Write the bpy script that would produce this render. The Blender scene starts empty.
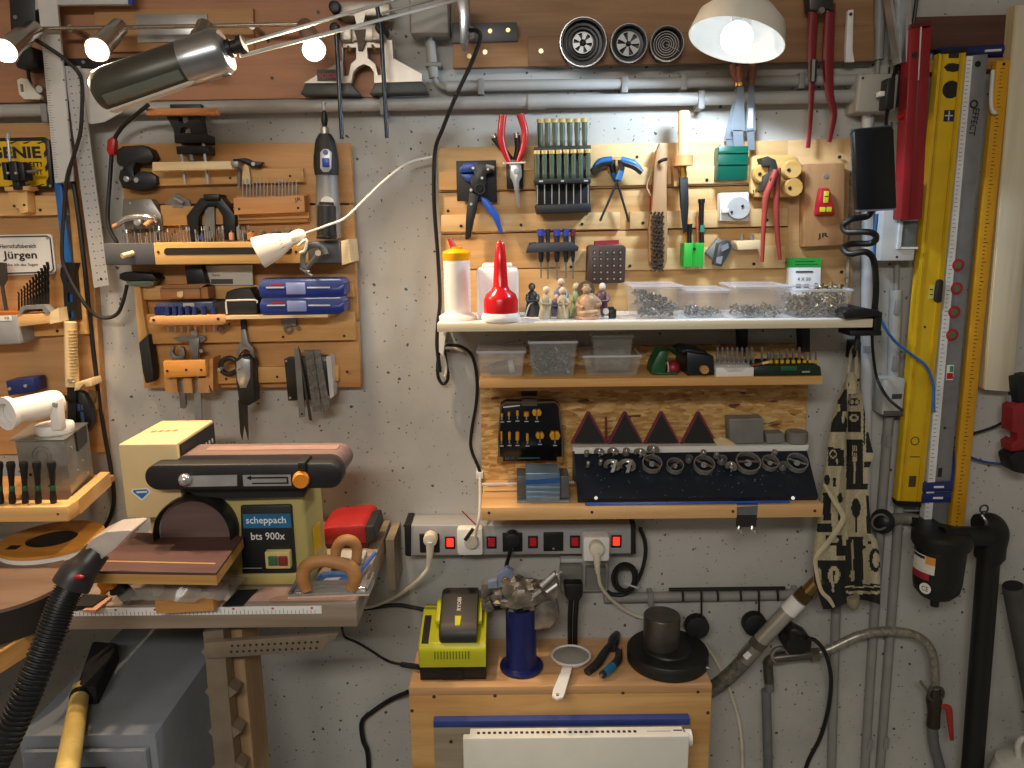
import bpy, bmesh, math, random
from mathutils import Vector, Matrix, noise as mnoise
from mathutils.geometry import tessellate_polygon
random.seed(7)
V = Vector
COL = bpy.context.scene.collection
# ---------------------------------------------------------------- camera
FPX, TILT, ROLL, DIST = 760.0, math.radians(11.5), math.radians(0.6), 1.564
CAM = V((0, -DIST, 1.35 + DIST * math.tan(TILT)))
_c, _s = math.cos(TILT), math.sin(TILT)
CF = V((0, _c, -_s)); _u0 = V((0, _s, _c)); _r0 = V((1, 0, 0))
CR = _r0 * math.cos(ROLL) - _u0 * math.sin(ROLL)
CU = _r0 * math.sin(ROLL) + _u0 * math.cos(ROLL)


def _ray(px, py):
    return CF * FPX + CR * (px - 512) + CU * (384 - py)


def P(px, py, d=0.0):
    """The place d metres in front of the back wall that the photograph shows at this pixel."""
    r = _ray(px, py)
    return CAM + r * ((-d - CAM.y) / r.y)


def PZ(px, py, z):
    """The place at height z that the photograph shows at this pixel."""
    r = _ray(px, py)
    return CAM + r * ((z - CAM.z) / r.z)


def mp(px, py, d):
    return (P(px + .5, py, d) - P(px - .5, py, d)).length


# ---------------------------------------------------------------- materials
def lin(h):
    out = []
    for i in (0, 2, 4):
        c = int(h[i:i + 2], 16) / 255
        out.append(c / 12.92 if c <= .04045 else ((c + .055) / 1.055) ** 2.4)
    return (*out, 1)


_MC = {}


def _new(name):
    m = bpy.data.materials.new(name); m.use_nodes = True
    nt = m.node_tree
    return m, nt, nt.nodes['Principled BSDF']


def N(nt, typ, **kw):
    n = nt.nodes.new(typ)
    for k, v in kw.items():
        if k in n.inputs:
            n.inputs[k].default_value = v
        else:
            setattr(n, k, v)
    return n


def coords(nt, scale=(1, 1, 1), rot=(0, 0, 0)):
    tc = N(nt, 'ShaderNodeTexCoord'); mpn = N(nt, 'ShaderNodeMapping')
    mpn.inputs['Scale'].default_value = scale; mpn.inputs['Rotation'].default_value = rot
    nt.links.new(tc.outputs['Object'], mpn.inputs['Vector'])
    return mpn.outputs['Vector']


def ramp(nt, fac, stops):
    r = N(nt, 'ShaderNodeValToRGB')
    e = r.color_ramp.elements
    while len(e) < len(stops):
        e.new(.5)
    for el, (p, c) in zip(e, stops):
        el.position = p; el.color = c
    nt.links.new(fac, r.inputs['Fac'])
    return r.outputs['Color']


def K(h, r=.5, m=0.0, n=.10, sc=25, emit=0, alpha=1.0, bump=0):
    """Paint, plastic, metal: a colour with a faint procedural mottling."""
    key = ('K', h, r, m, n, sc, emit, alpha, bump)
    if key in _MC:
        return _MC[key]
    mt, nt, b = _new('surface_' + h)
    c = lin(h)
    nz = N(nt, 'ShaderNodeTexNoise', Scale=sc, Detail=3.0)
    nt.links.new(coords(nt), nz.inputs['Vector'])
    lo = tuple(x * (1 - n * 1.5) for x in c[:3]) + (1,)
    hi = tuple(min(1, x * (1 + n)) for x in c[:3]) + (1,)
    col = ramp(nt, nz.outputs['Fac'], [(.3, lo), (.7, hi)])
    nt.links.new(col, b.inputs['Base Color'])
    b.inputs['Roughness'].default_value = r; b.inputs['Metallic'].default_value = m
    if emit:
        b.inputs['Emission Color'].default_value = c; b.inputs['Emission Strength'].default_value = emit
    if alpha < 1:
        b.inputs['Alpha'].default_value = alpha
    if bump:
        bp = N(nt, 'ShaderNodeBump', Strength=bump, Distance=.002)
        nt.links.new(nz.outputs['Fac'], bp.inputs['Height']); nt.links.new(bp.outputs['Normal'], b.inputs['Normal'])
    _MC[key] = mt
    return mt


def WD(light, dark, ax='x', sc=1.0, r=.55):
    """Wood with grain along an axis."""
    key = ('W', light, dark, ax, sc, r)
    if key in _MC:
        return _MC[key]
    mt, nt, b = _new('wood_' + light)
    s = {'x': (1.6, 22, 22), 'y': (22, 1.6, 22), 'z': (22, 22, 1.6)}[ax]
    vec = coords(nt, tuple(k * sc for k in s))
    oi = N(nt, 'ShaderNodeObjectInfo')
    ad = N(nt, 'ShaderNodeVectorMath', operation='ADD')
    nt.links.new(vec, ad.inputs[0])
    ml = N(nt, 'ShaderNodeMath', operation='MULTIPLY'); ml.inputs[1].default_value = 37.0
    nt.links.new(oi.outputs['Random'], ml.inputs[0]); nt.links.new(ml.outputs[0], ad.inputs[1])
    nz = N(nt, 'ShaderNodeTexNoise', Scale=1.3, Detail=5.0, Roughness=.6, Distortion=.6)
    nt.links.new(ad.outputs[0], nz.inputs['Vector'])
    col = ramp(nt, nz.outputs['Fac'], [(.32, lin(dark)), (.62, lin(light))])
    nt.links.new(col, b.inputs['Base Color'])
    b.inputs['Roughness'].default_value = r
    bp = N(nt, 'ShaderNodeBump', Strength=.15, Distance=.002)
    nt.links.new(nz.outputs['Fac'], bp.inputs['Height']); nt.links.new(bp.outputs['Normal'], b.inputs['Normal'])
    _MC[key] = mt
    return mt


def concrete(base='bab8b2', pits=True):
    key = ('C', base, pits)
    if key in _MC:
        return _MC[key]
    mt, nt, b = _new('concrete_' + base)
    v = coords(nt)
    n1 = N(nt, 'ShaderNodeTexNoise', Scale=2.2, Detail=6.0, Roughness=.62)
    nt.links.new(v, n1.inputs['Vector'])
    c = lin(base)
    col = ramp(nt, n1.outputs['Fac'], [(.28, tuple(x * .74 for x in c[:3]) + (1,)), (.5, c), (.75, tuple(min(1, x * 1.16) for x in c[:3]) + (1,))])
    if pits:
        def spots(scale, size, thr):
            vo = N(nt, 'ShaderNodeTexVoronoi', Scale=scale)
            nzd = N(nt, 'ShaderNodeTexNoise', Scale=scale * 3.0, Detail=1.0)
            nt.links.new(v, nzd.inputs['Vector'])
            mxv = N(nt, 'ShaderNodeMixRGB'); mxv.inputs[0].default_value = .007
            nt.links.new(v, mxv.inputs[1]); nt.links.new(nzd.outputs['Color'], mxv.inputs[2])
            nt.links.new(mxv.outputs[0], vo.inputs['Vector'])
            sp = N(nt, 'ShaderNodeSeparateColor'); nt.links.new(vo.outputs['Color'], sp.inputs[0])
            mr = N(nt, 'ShaderNodeMapRange'); mr.inputs[1].default_value = thr; mr.inputs[2].default_value = 1
            mr.inputs[3].default_value = 0; mr.inputs[4].default_value = size
            nt.links.new(sp.outputs[0], mr.inputs[0])
            lt = N(nt, 'ShaderNodeMath', operation='LESS_THAN')
            nt.links.new(vo.outputs['Distance'], lt.inputs[0]); nt.links.new(mr.outputs[0], lt.inputs[1])
            return lt.outputs[0]
        mx = N(nt, 'ShaderNodeMath', operation='MAXIMUM')
        nt.links.new(spots(48, .17, .25), mx.inputs[0]); nt.links.new(spots(105, .2, .3), mx.inputs[1])
        mm = N(nt, 'ShaderNodeMath', operation='MULTIPLY'); mm.inputs[1].default_value = .85
        nt.links.new(mx.outputs[0], mm.inputs[0])
        mc = N(nt, 'ShaderNodeMixRGB'); mc.inputs[2].default_value = (.02, .02, .02, 1)
        nt.links.new(mm.outputs[0], mc.inputs[0]); nt.links.new(col, mc.inputs[1]); col = mc.outputs[0]
    nt.links.new(col, b.inputs['Base Color'])
    b.inputs['Roughness'].default_value = .85
    bp = N(nt, 'ShaderNodeBump', Strength=.2, Distance=.004)
    nt.links.new(n1.outputs['Fac'], bp.inputs['Height']); nt.links.new(bp.outputs['Normal'], b.inputs['Normal'])
    _MC[key] = mt
    return mt


def osb():
    if 'osb' in _MC:
        return _MC['osb']
    mt, nt, b = _new('strand_board')
    cols = []
    for rot, sc in (((0, .6, 0), (45, 45, 170)), ((0, -.9, 0), (40, 40, 150)), ((0, 1.9, 0), (48, 40, 160))):
        vo = N(nt, 'ShaderNodeTexVoronoi', Scale=1.0)
        nt.links.new(coords(nt, sc, rot), vo.inputs['Vector'])
        sp = N(nt, 'ShaderNodeSeparateColor'); nt.links.new(vo.outputs['Color'], sp.inputs[0])
        cols.append(sp.outputs[0])
    pk = N(nt, 'ShaderNodeMath', operation='MINIMUM'); nt.links.new(cols[0], pk.inputs[0]); nt.links.new(cols[1], pk.inputs[1])
    av = N(nt, 'ShaderNodeMath', operation='MULTIPLY_ADD'); av.inputs[1].default_value = .35
    nt.links.new(cols[2], av.inputs[0]); nt.links.new(pk.outputs[0], av.inputs[2])
    col = ramp(nt, av.outputs[0], [(.04, lin('5b3a1e')), (.12, lin('a9783c')), (.45, lin('c89a58')), (.9, lin('e0bd80'))])
    nt.links.new(col, b.inputs['Base Color']); b.inputs['Roughness'].default_value = .6
    _MC['osb'] = mt
    return mt


# ---------------------------------------------------------------- mesh builder
def spline(pts, n=6):
    pts = [V(p) for p in pts]
    if len(pts) < 3:
        return pts
    out = []
    ext = [pts[0] * 2 - pts[1]] + pts + [pts[-1] * 2 - pts[-2]]
    for i in range(1, len(ext) - 2):
        a, b, c, d = ext[i - 1:i + 3]
        for k in range(n):
            t = k / n
            out.append(.5 * ((2 * b) + (c - a) * t + (2 * a - 5 * b + 4 * c - d) * t * t + (3 * b - a - 3 * c + d) * t ** 3))
    out.append(pts[-1])
    return out


class B:
    """Collects shapes, in world coordinates, into ONE mesh."""
    def __init__(s, m=None):
        s.bm = bmesh.new(); s.ms = []; s.i = 0
        if m: s.mat(m)

    def mat(s, m):
        if m not in s.ms: s.ms.append(m)
        s.i = s.ms.index(m)
        return s

    def _face(s, vs):
        try:
            f = s.bm.faces.new(vs); f.material_index = s.i; f.smooth = True
            return f
        except ValueError:
            return None

    def slab(s, pts, off, holes=(), bev=0, seg=2):
        """A prism: the outline pts (front) pushed back by off."""
        off = V(off); loops = [[V(p) for p in pts]] + [[V(p) for p in h] for h in holes]
        fr = [[s.bm.verts.new(p) for p in lp] for lp in loops]
        bk = [[s.bm.verts.new(p + off) for p in lp] for lp in loops]
        fs = []
        if holes:
            fv = sum(fr, []); bv = sum(bk, [])
            for t in tessellate_polygon(loops):
                fs.append(s._face([fv[k] for k in t])); fs.append(s._face([bv[k] for k in reversed(t)]))
        else:
            fs.append(s._face(fr[0])); fs.append(s._face(list(reversed(bk[0]))))
        front_edges = []
        for a, b in zip(fr, bk):
            n = len(a)
            for k in range(n):
                fs.append(s._face([a[(k + 1) % n], a[k], b[k], b[(k + 1) % n]]))
                e = s.bm.edges.get((a[k], a[(k + 1) % n]))
                if e: front_edges.append(e)
                if bev and not holes:
                    e = s.bm.edges.get((a[k], b[k]))
                    if e and n <= 8: front_edges.append(e)
        fs = [f for f in fs if f]
        bmesh.ops.recalc_face_normals(s.bm, faces=fs)
        if bev:
            bmesh.ops.bevel(s.bm, geom=front_edges, offset=bev, segments=seg, affect='EDGES', profile=.5, clamp_overlap=True)
        return s

    def poly(s, px, d0, d1, holes=(), bev=0, seg=2):
        """Prism of an outline read off the photograph at depth d1, running back to d0."""
        return s.slab([P(x, y, d1) for x, y in px], (0, d1 - d0, 0), [[P(x, y, d1) for x, y in h] for h in holes], bev, seg)

    def box(s, lo, hi, bev=0, seg=2):
        (x0, y0, z0), (x1, y1, z1) = lo, hi
        y0, y1 = min(y0, y1), max(y0, y1)
        pts = [(x0, y0, z0), (x1, y0, z0), (x1, y0, z1), (x0, y0, z1)]
        return s.slab(pts, (0, y1 - y0, 0), (), bev, seg)

    def bx(s, x0, y0, x1, y1, d0, d1, bev=0, seg=2):
        """Upright box whose front face (depth d1) covers these pixels."""
        cx, cy = (x0 + x1) / 2, (y0 + y1) / 2
        a, b = P(x0, cy, d1).x, P(x1, cy, d1).x
        t, u = P(cx, y0, d1).z, P(cx, y1, d1).z
        return s.box((a, -d1, u), (b, -d0, t), bev, seg)

    def tube(s, pts, r, seg=8, sm=6, rs=None, closed=False, flat=1.0, cap=True):
        """Round bar through world points; rs: a radius for each point."""
        pts = [V(p) for p in pts]
        if rs is None: rs = [r] * len(pts)
        if sm > 1 and len(pts) > 2:
            n0 = len(pts)
            rr = [V((q, 0, 0)) for q in rs]
            if closed:
                k = 2
                e = pts[-k:] + pts + pts[:k + 1]; er = rr[-k:] + rr + rr[:k + 1]
                pts = spline(e, sm)[k * sm:-(k * sm) - 1 + 0]; rs = [q.x for q in spline(er, sm)[k * sm:-(k * sm) - 1 + 0]]
            else:
                pts = spline(pts, sm); rs = [q.x for q in spline(rr, sm)]
        n = len(pts); rings = []; up = None
        for i in range(n):
            if closed: t = pts[(i + 1) % n] - pts[i - 1]
            else: t = pts[min(i + 1, n - 1)] - pts[max(i - 1, 0)]
            if t.length < 1e-9: t = V((0, 0, 1))
            t.normalize()
            if up is None:
                up = t.cross(V((0, 1, 0)))
                if up.length < .05: up = t.cross(V((1, 0, 0)))
            up = (up - t * up.dot(t))
            if up.length < 1e-6: up = t.orthogonal()
            up.normalize(); sd = t.cross(up)
            rings.append([s.bm.verts.new(pts[i] + (up * math.cos(2 * math.pi * k / seg) + sd * math.sin(2 * math.pi * k / seg) * flat) * max(rs[i], 1e-5)) for k in range(seg)])
        fs = []
        for i in range(n if closed else n - 1):
            a, b = rings[i], rings[(i + 1) % n]
            for k in range(seg):
                fs.append(s._face([a[k], a[(k + 1) % seg], b[(k + 1) % seg], b[k]]))
        if not closed and cap:
            fs.append(s._face(list(reversed(rings[0])))); fs.append(s._face(rings[-1]))
        bmesh.ops.recalc_face_normals(s.bm, faces=[f for f in fs if f])
        return s

    def tp(s, pts, rp, seg=8, sm=6, rs=None, closed=False, flat=1.0):
        """tube() through (px, py, depth) points; radius in pixels."""
        k = mp(*pts[len(pts) // 2])
        return s.tube([P(*p) for p in pts], rp * k, seg, sm, None if rs is None else [q * k for q in rs], closed, flat)

    def cyl(s, a, b, r, r2=None, seg=20):
        r2 = r if r2 is None else r2
        a, b = V(a), V(b)
        return s.lathe([(0, 0), (r, 0), (r2, (b - a).length), (0, (b - a).length)], a, b - a, seg)

    def lathe(s, prof, o, axis=(0, 0, 1), seg=24, sx=1.0):
        """Profile of (radius, height) turned about an axis from o."""
        o, ax = V(o), V(axis).normalized()
        u = ax.cross(V((0, 1, 0)))
        if u.length < .1: u = ax.cross(V((1, 0, 0)))
        u.normalize(); w = ax.cross(u)
        rings = []
        for r, h in prof:
            if r < 1e-7: rings.append([s.bm.verts.new(o + ax * h)])
            else: rings.append([s.bm.verts.new(o + ax * h + (u * math.cos(2 * math.pi * k / seg) + w * sx * math.sin(2 * math.pi * k / seg)) * r) for k in range(seg)])
        fs = []
        for a, b in zip(rings, rings[1:]):
            for k in range(seg):
                q = [a[k % len(a)], a[(k + 1) % len(a)], b[(k + 1) % len(b)], b[k % len(b)]]
                u_ = []
                for x in q:
                    if x not in u_: u_.append(x)
                if len(u_) >= 3: fs.append(s._face(u_))
        bmesh.ops.recalc_face_normals(s.bm, faces=[f for f in fs if f])
        return s

    def disc(s, px, py, d0, d1, rp, seg=24, bev=0):
        """Round disc facing the room, radius in pixels."""
        a, b = P(px, py, d1), P(px, py, d1); b = V((a.x, -d0, a.z)); r = rp * mp(px, py, d1)
        h = d1 - d0
        if bev:
            bev = min(bev, r * .9, h * .9)
            return s.lathe([(0, 0), (r, 0), (r, h - bev), (r - bev * .3, h - bev * .3), (r - bev, h), (0, h)], b, (0, -1, 0), seg)
        return s.cyl(b, a, r, seg=seg)

    def ring(s, px, py, d, rp, tp_, seg=24, th=6):
        c = P(px, py, d); r = rp * mp(px, py, d)
        return s.tube([c + V((math.cos(2 * math.pi * k / seg) * r, 0, math.sin(2 * math.pi * k / seg) * r)) for k in range(seg)], tp_ * mp(px, py, d), th, 1, None, True)

    def ball(s, c, r, sc=(1, 1, 1), seg=14, rot=None):
        n = seg // 2
        prof = [(max(0, math.sin(math.pi * k / n)) * 1.0 if 0 < k < n else 0, -math.cos(math.pi * k / n)) for k in range(n + 1)]
        k0 = len(s.bm.verts)
        s.lathe(prof, (0, 0, 0), (0, 0, 1), seg)
        s.bm.verts.ensure_lookup_table()
        for v in s.bm.verts[k0:]:
            q = V((v.co.x * r * sc[0], v.co.y * r * sc[1], v.co.z * r * sc[2]))
            if rot is not None: q = rot @ q
            v.co = q + V(c)
        return s

    def text(s, body, c, right, up, w=None, h=None, th=.0004, bold=0):
        """Lettering centred on c, w wide and h high, lying in the plane of right and up."""
        cu = bpy.data.curves.new('t', 'FONT'); cu.body = body; cu.resolution_u = 2; cu.offset = bold
        ob = bpy.data.objects.new('t', cu)
        me = bpy.data.meshes.new_from_object(ob)
        if len(me.vertices):
            xs = [v.co.x for v in me.vertices]; ys = [v.co.y for v in me.vertices]
            x0, x1, y0, y1 = min(xs), max(xs), min(ys), max(ys)
            kx = w / (x1 - x0) if w else None; ky = h / (y1 - y0) if h else None
            kx = kx or ky; ky = ky or kx
            r, u = V(right).normalized(), V(up).normalized(); nrm = r.cross(u)
            vs = [s.bm.verts.new(V(c) + r * (v.co.x - (x0 + x1) / 2) * kx + u * (v.co.y - (y0 + y1) / 2) * ky + nrm * th) for v in me.vertices]
            for p in me.polygons:
                f = s._face([vs[k] for k in p.vertices])
                if f: f.smooth = False
        bpy.data.objects.remove(ob); bpy.data.curves.remove(cu); bpy.data.meshes.remove(me)
        return s

    def tx(s, body, px, py, d, wp=None, hp=None, ang=0, th=.0004, bold=.012):
        """Lettering on a surface that faces the room."""
        k = mp(px, py, d); a = math.radians(ang)
        return s.text(body, P(px, py, d), (math.cos(a), 0, math.sin(a)), (-math.sin(a), 0, math.cos(a)), wp and wp * k, hp and hp * k, th, bold)

    def move(s, fn, k0=0):
        s.bm.verts.ensure_lookup_table()
        for v in s.bm.verts[k0:]: v.co = fn(v.co)
        return s

    def bounds(s):
        xs = [v.co for v in s.bm.verts]
        return V([min(c[i] for c in xs) for i in range(3)]), V([max(c[i] for c in xs) for i in range(3)])


def link_mesh(name, b, origin, parent=None):
    me = bpy.data.meshes.new(name)
    for v in b.bm.verts: v.co = v.co - origin
    b.bm.to_mesh(me); b.bm.free()
    for m in b.ms: me.materials.append(m)
    me.set_sharp_from_angle(angle=math.radians(38))
    o = bpy.data.objects.new(name, me); COL.objects.link(o)
    if parent: o.parent = parent
    else: o.location = origin
    return o


def T(name, label, cat, parts, group=None, kind=None):
    """One thing. parts: a B (one mesh) or a list of (part name, B[, sub-parts[, label]])."""
    if isinstance(parts, B):
        lo, hi = parts.bounds()
        o = link_mesh(name, parts, V(((lo.x + hi.x) / 2, (lo.y + hi.y) / 2, lo.z)))
    else:
        bs = [p[1].bounds() for p in parts]
        lo = V([min(b[0][i] for b in bs) for i in range(3)]); hi = V([max(b[1][i] for b in bs) for i in range(3)])
        org = V(((lo.x + hi.x) / 2, (lo.y + hi.y) / 2, lo.z))
        o = bpy.data.objects.new(name, None); COL.objects.link(o); o.location = org
        o.empty_display_size = .02
        for p in parts:
            c = link_mesh(p[0], p[1], org, o)
            for q in (p[2] if len(p) > 2 and p[2] else ()):
                g = link_mesh(q[0], q[1], org, c)
                if len(q) > 2: g['label'] = q[2]
            if len(p) > 3: c['label'] = p[3]
    o['label'] = label; o['category'] = cat
    if group: o['group'] = group
    if kind: o['kind'] = kind
    return o


def COPY(o, shift, label=None, rot=None):
    """A copy of a thing, its parts and their sub-parts, moved by shift."""
    def cp(x, parent):
        c = x.copy(); COL.objects.link(c)
        if parent: c.parent = parent
        for ch in list(x.children): cp(ch, c)
        return c
    r = cp(o, None)
    r.location = o.location + V(shift)
    if rot is not None: r.rotation_euler = rot
    if label: r['label'] = label
    return r


def STRUCT(name, b):
    lo, hi = b.bounds()
    o = link_mesh(name, b, V((0, 0, 0))); o['kind'] = 'structure'
    return o


def screws(lst, d, rp=2.0, m=None):
    out = []
    for x, y in lst:
        out.append(('screw', B(m or K('3a342e', .4, .6)).disc(x, y, d - .002, d + .0015, rp, 10)))
    return out


# palette
BLACK = K('121213', .45); BLK2 = K('1f1f20', .55); RUB = K('151515', .7)
STEEL = K('b4b4b4', .3, .6); STEEL2 = K('868583', .4, .55); DSTEEL = K('4b4a49', .42, .8); CHROME = K('d2d2d2', .2, .8)
WHITE = K('e9e7e2', .45, n=.03); OFFW = K('d9d4c8', .5, n=.05); GREY = K('9a9a98', .5); DGREY = K('55565a', .5); LGREY = K('bdbdba', .5, n=.05)
RED = K('b3161d', .35, n=.05); YEL = K('e0b400', .4, n=.05); BLUE = K('1f3f9c', .35, n=.05); GREEN = K('1c8f2e', .4, n=.05); ORANGE = K('e58a1c', .45, n=.05)
PINE = WD('e3b878', 'cf9a58'); PINEZ = WD('e3b878', 'cf9a58', 'z'); PINEY = WD('e3b878', 'cf9a58', 'y')
PALE = WD('e8d3a8', 'd3b585'); PALEZ = WD('e8d3a8', 'd3b585', 'z')
OAK = WD('c99a62', 'ae7d48'); OAKZ = WD('c99a62', 'ae7d48', 'z')
BROWN = WD('a97a56', '8d6042'); DBROWN = WD('5e4032', '3c2820')
BEECH = WD('d29a62', 'bb8450'); BEECHZ = WD('d29a62', 'bb8450', 'z')
CLEAR = K('e8eaee', .12, n=.02, alpha=.11)
# ================================================================ the room
H, XW, YF = 2.5, 1.75, -4.2
STRUCT('wall_back', B(concrete()).box((-XW, 0, 0), (XW, .12, H)))
STRUCT('wall_left', B(concrete('b0aca4')).box((-XW - .1, YF, 0), (-XW, .12, H)))
STRUCT('wall_right', B(concrete('b0aca4')).box((XW, YF, 0), (XW + .1, .12, H)))
STRUCT('floor', B(concrete('8b8883', False)).box((-XW - .1, YF, -.1), (XW + .1, .12, 0)))
STRUCT('ceiling', B(concrete('c8c6c0', False)).box((-XW - .1, YF, H), (XW + .1, .12, H + .1)))

cam = bpy.data.cameras.new('camera'); co = bpy.data.objects.new('camera', cam); COL.objects.link(co)
cam.sensor_width = 36; cam.lens = 36 * FPX / 1024; cam.clip_start = .02
co.matrix_world = Matrix(((CR.x, CU.x, -CF.x, CAM.x), (CR.y, CU.y, -CF.y, CAM.y), (CR.z, CU.z, -CF.z, CAM.z), (0, 0, 0, 1)))
sc = bpy.context.scene; sc.camera = co
sc.view_settings.view_transform = 'Standard'; sc.view_settings.look = 'None'
sc.view_settings.gamma = 1; sc.view_settings.use_curve_mapping = False; sc.view_settings.exposure = 0.0
w = bpy.data.worlds.new('world'); sc.world = w; w.use_nodes = True
w.node_tree.nodes['Background'].inputs['Color'].default_value = (.9, .95, 1, 1)
w.node_tree.nodes['Background'].inputs['Strength'].default_value = .085


def lamp(name, typ, loc, energy, color, size=.1, aim=None, **kw):
    l = bpy.data.lights.new(name, typ); l.energy = energy; l.color = color
    if typ == 'AREA':
        l.shape = 'RECTANGLE'; l.size = size[0]; l.size_y = size[1]
    else:
        l.shadow_soft_size = size
    for k, v in kw.items(): setattr(l, k, v)
    o = bpy.data.objects.new(name, l); COL.objects.link(o); o.location = loc
    if aim is not None: o.rotation_euler = (V(aim) - V(loc)).to_track_quat('-Z', 'Y').to_euler()
    return o


# the strip lights of the room, on the ceiling behind the photographer
lamp('ceiling_light', 'AREA', (-.45, -2.5, 2.44), 31, (1, .95, .87), (1.3, .25), aim=(-.55, -1.4, 0))
# ================================================================ pipes, boxes and boards fixed to the wall along the top
GP = K('a8a7a4', .45, n=.05)


def clips(pts, rp, m=None):
    out = []
    for x, y, d in pts:
        r = rp * mp(x, y, d); c = P(x, y, d)
        out.append(('pipe_clip', B(m or K('8c8b88', .5)).box((c.x - .006, -d - r * 1.25, c.z - r * 1.5), (c.x + .006, -.001, c.z + r * 1.3), .002)))
    return out


T('conduit_pipe', 'long grey conduit pipe running level below the brown boards, lower of the two', 'pipe',
  [('pipe', B(GP).tp([(-60, 112, .03), (862, 96, .03)], 6.3, 14)),
   ('coupling', B(GP).tp([(528, 102, .03), (546, 101.6, .03)], 7.4, 14))] + clips([(48, 113, .03), (384, 106, .03), (700, 100, .03)], 6.3))
T('conduit_pipe', 'shorter grey conduit pipe under the upper brown board, upper of the two', 'pipe',
  [('pipe', B(GP).tp([(447, 86.5, .028), (858, 80, .028)], 5.4, 14))] + clips([(481, 87, .028), (624, 85, .028), (683, 82, .028), (800, 81, .028)], 5.4))
T('conduit_pipe', 'short grey conduit dropping from the grey box and bending to the upper pipe', 'pipe',
  [('pipe', B(GP).tp([(429, 30, .025), (430, 44, .025)], 3), None),
   ('coupling', B(GP).tp([(430, 42, .025), (434, 78, .025)], 5, 12)),
   ('bend', B(GP).tp([(434, 77, .025), (437, 83, .026), (443, 87, .027), (450, 87.5, .028)], 2.6)),
   ('pipe_clip', B(K('8c8b88', .5)).bx(425, 62, 441, 66, 0, .036, .001))])
T('junction_box', 'square grey junction box at the very top between router base and lamp bracket', 'junction box',
  [('body', B(K('a3a29e', .5, n=.04)).bx(409, -12, 449, 34, 0, .05, .006)), ('lid', B(K('aaa9a5', .5, n=.04)).bx(410, -11, 448, 33, .05, .062, .004))])
# brown boards
T('brown_board', 'wide reddish brown board behind the spotlight rail', 'board',
  [('panel', B(WD('b07c58', '93634a')).poly([(-90, -30), (386, -30), (388, 97), (-90, 104)], 0, .018)),
   ('plank', B(WD('b98c5c', 'a17648')).poly([(94, 9), (253, 8), (254, 50), (96, 52)], .018, .028, bev=.001))] + screws([(268, 41), (272, 78), (318, 12)], .018, 1.6))
T('steel_plate', 'thin brushed steel plate on the brown board above the studio lamp', 'metal plate', B(STEEL).bx(136, 14, 208, 42, .029, .032, .001))
T('timber_board', 'brown timber board with round discs under the top edge', 'board',
  [('panel', B(WD('a77f58', '86603f')).poly([(454, -30), (874, -30), (873, 61), (454, 44)], 0, .018)),
   ('plank', B(WD('b28456', '8f6540')).poly([(453, 40), (528, 38), (528, 66), (453, 68)], .018, .034, bev=.001)),
   ('plank', B(WD('9c7654', '7d5a3e')).poly([(528, 36), (874, 26), (874, 61), (528, 66)], .018, .034, bev=.001))]
  + screws([(469, 56), (485, 52), (541, 51)], .034, 2.4, K('d8c9a0', .3, .8)))
T('slate_plate', 'dark grey metal plate with two brass screws carrying the lamp bracket', 'metal plate',
  [('plate', B(K('5b5d5e', .45, .3)).poly([(452, 23), (517, 22), (518, 41), (452, 43)], .034, .04, bev=.001))] + screws([(490, 31), (508, 30)], .04, 2.2, K('c9b37a', .3, .9)))


def wheel(px, py, rp, label, cap, kind):
    d = .035; k = mp(px, py, d); c = V((P(px, py, d).x, -.034, P(px, py, d).z)); r = rp * k
    rim = B(K('3a3b3c', .3, .7) if kind else K('1a1a1b', .3)).lathe([(r * .9, 0), (r, .004), (r, .022), (r * .95, .026), (r * .88, .026), (r * .84, .012), (0, .01)], c, (0, -1, 0), 40)
    lip = B(CHROME).tube([c + V((math.cos(a) * r * .985, -.025, math.sin(a) * r * .985)) for a in [2 * math.pi * q / 36 for q in range(36)]], .0016, 6, 1, None, True)
    parts = [('rim', rim), ('lip', lip)]
    if kind < 2:
        sp = B(K('b9bbbc', .3, .7)); q0 = r * (.42 if kind == 0 else .62)
        for a in range(6):
            t = a * math.pi / 3 + .3; u = V((math.cos(t), 0, math.sin(t))); w_ = V((-math.sin(t), 0, math.cos(t)))
            b0 = c + V((0, -.018, 0))
            sp.slab([b0 + u * r * .12 - w_ * r * .05, b0 + u * q0 - w_ * q0 * .3, b0 + u * q0 + w_ * q0 * .3, b0 + u * r * .12 + w_ * r * .05], (0, .004, 0))
        sp.tube([c + V((math.cos(a) * q0, -.017, math.sin(a) * q0)) for a in [2 * math.pi * q / 30 for q in range(30)]], r * .035, 6, 1, None, True)
        parts.append(('spoke', sp))
        parts.append(('hub', B(BLK2).lathe([(r * .14, 0), (r * .14, .02), (r * .06, .024), (0, .024)], c, (0, -1, 0), 18)))
        if kind == 0:
            g = B(K('5a5c5d', .3, .8))
            for f in (.55, .7): g.tube([c + V((math.cos(a) * r * f, -.0145, math.sin(a) * r * f)) for a in [2 * math.pi * q / 36 for q in range(36)]], .0012, 5, 1, None, True)
            parts.append(('ring', g))
    else:
        for f in (.2, .33, .46, .6, .74):
            parts.append(('ring', B(CHROME).tube([c + V((math.cos(a) * r * f, -.016, math.sin(a) * r * f)) for a in [2 * math.pi * q / 30 for q in range(30)]], .0013, 6, 1, None, True)))
        parts.append(('cross_wire', B(CHROME).tube([c + V((0, -.018, 0)), c + V((r * .8, -.018, -r * .4))], .0012, 6)))
    return T('round_disc', label, cap, parts)


wheel(582, 45, 23, 'largest of three round metal discs, black with a small spoked centre', 'disc', 0)
wheel(627, 46, 18, 'middle of the three round discs, silver six spoked wheel face', 'disc', 1)
wheel(664.5, 46.5, 16.5, 'smallest round disc with concentric wire rings beside the cool lamp', 'disc', 2)

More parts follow.
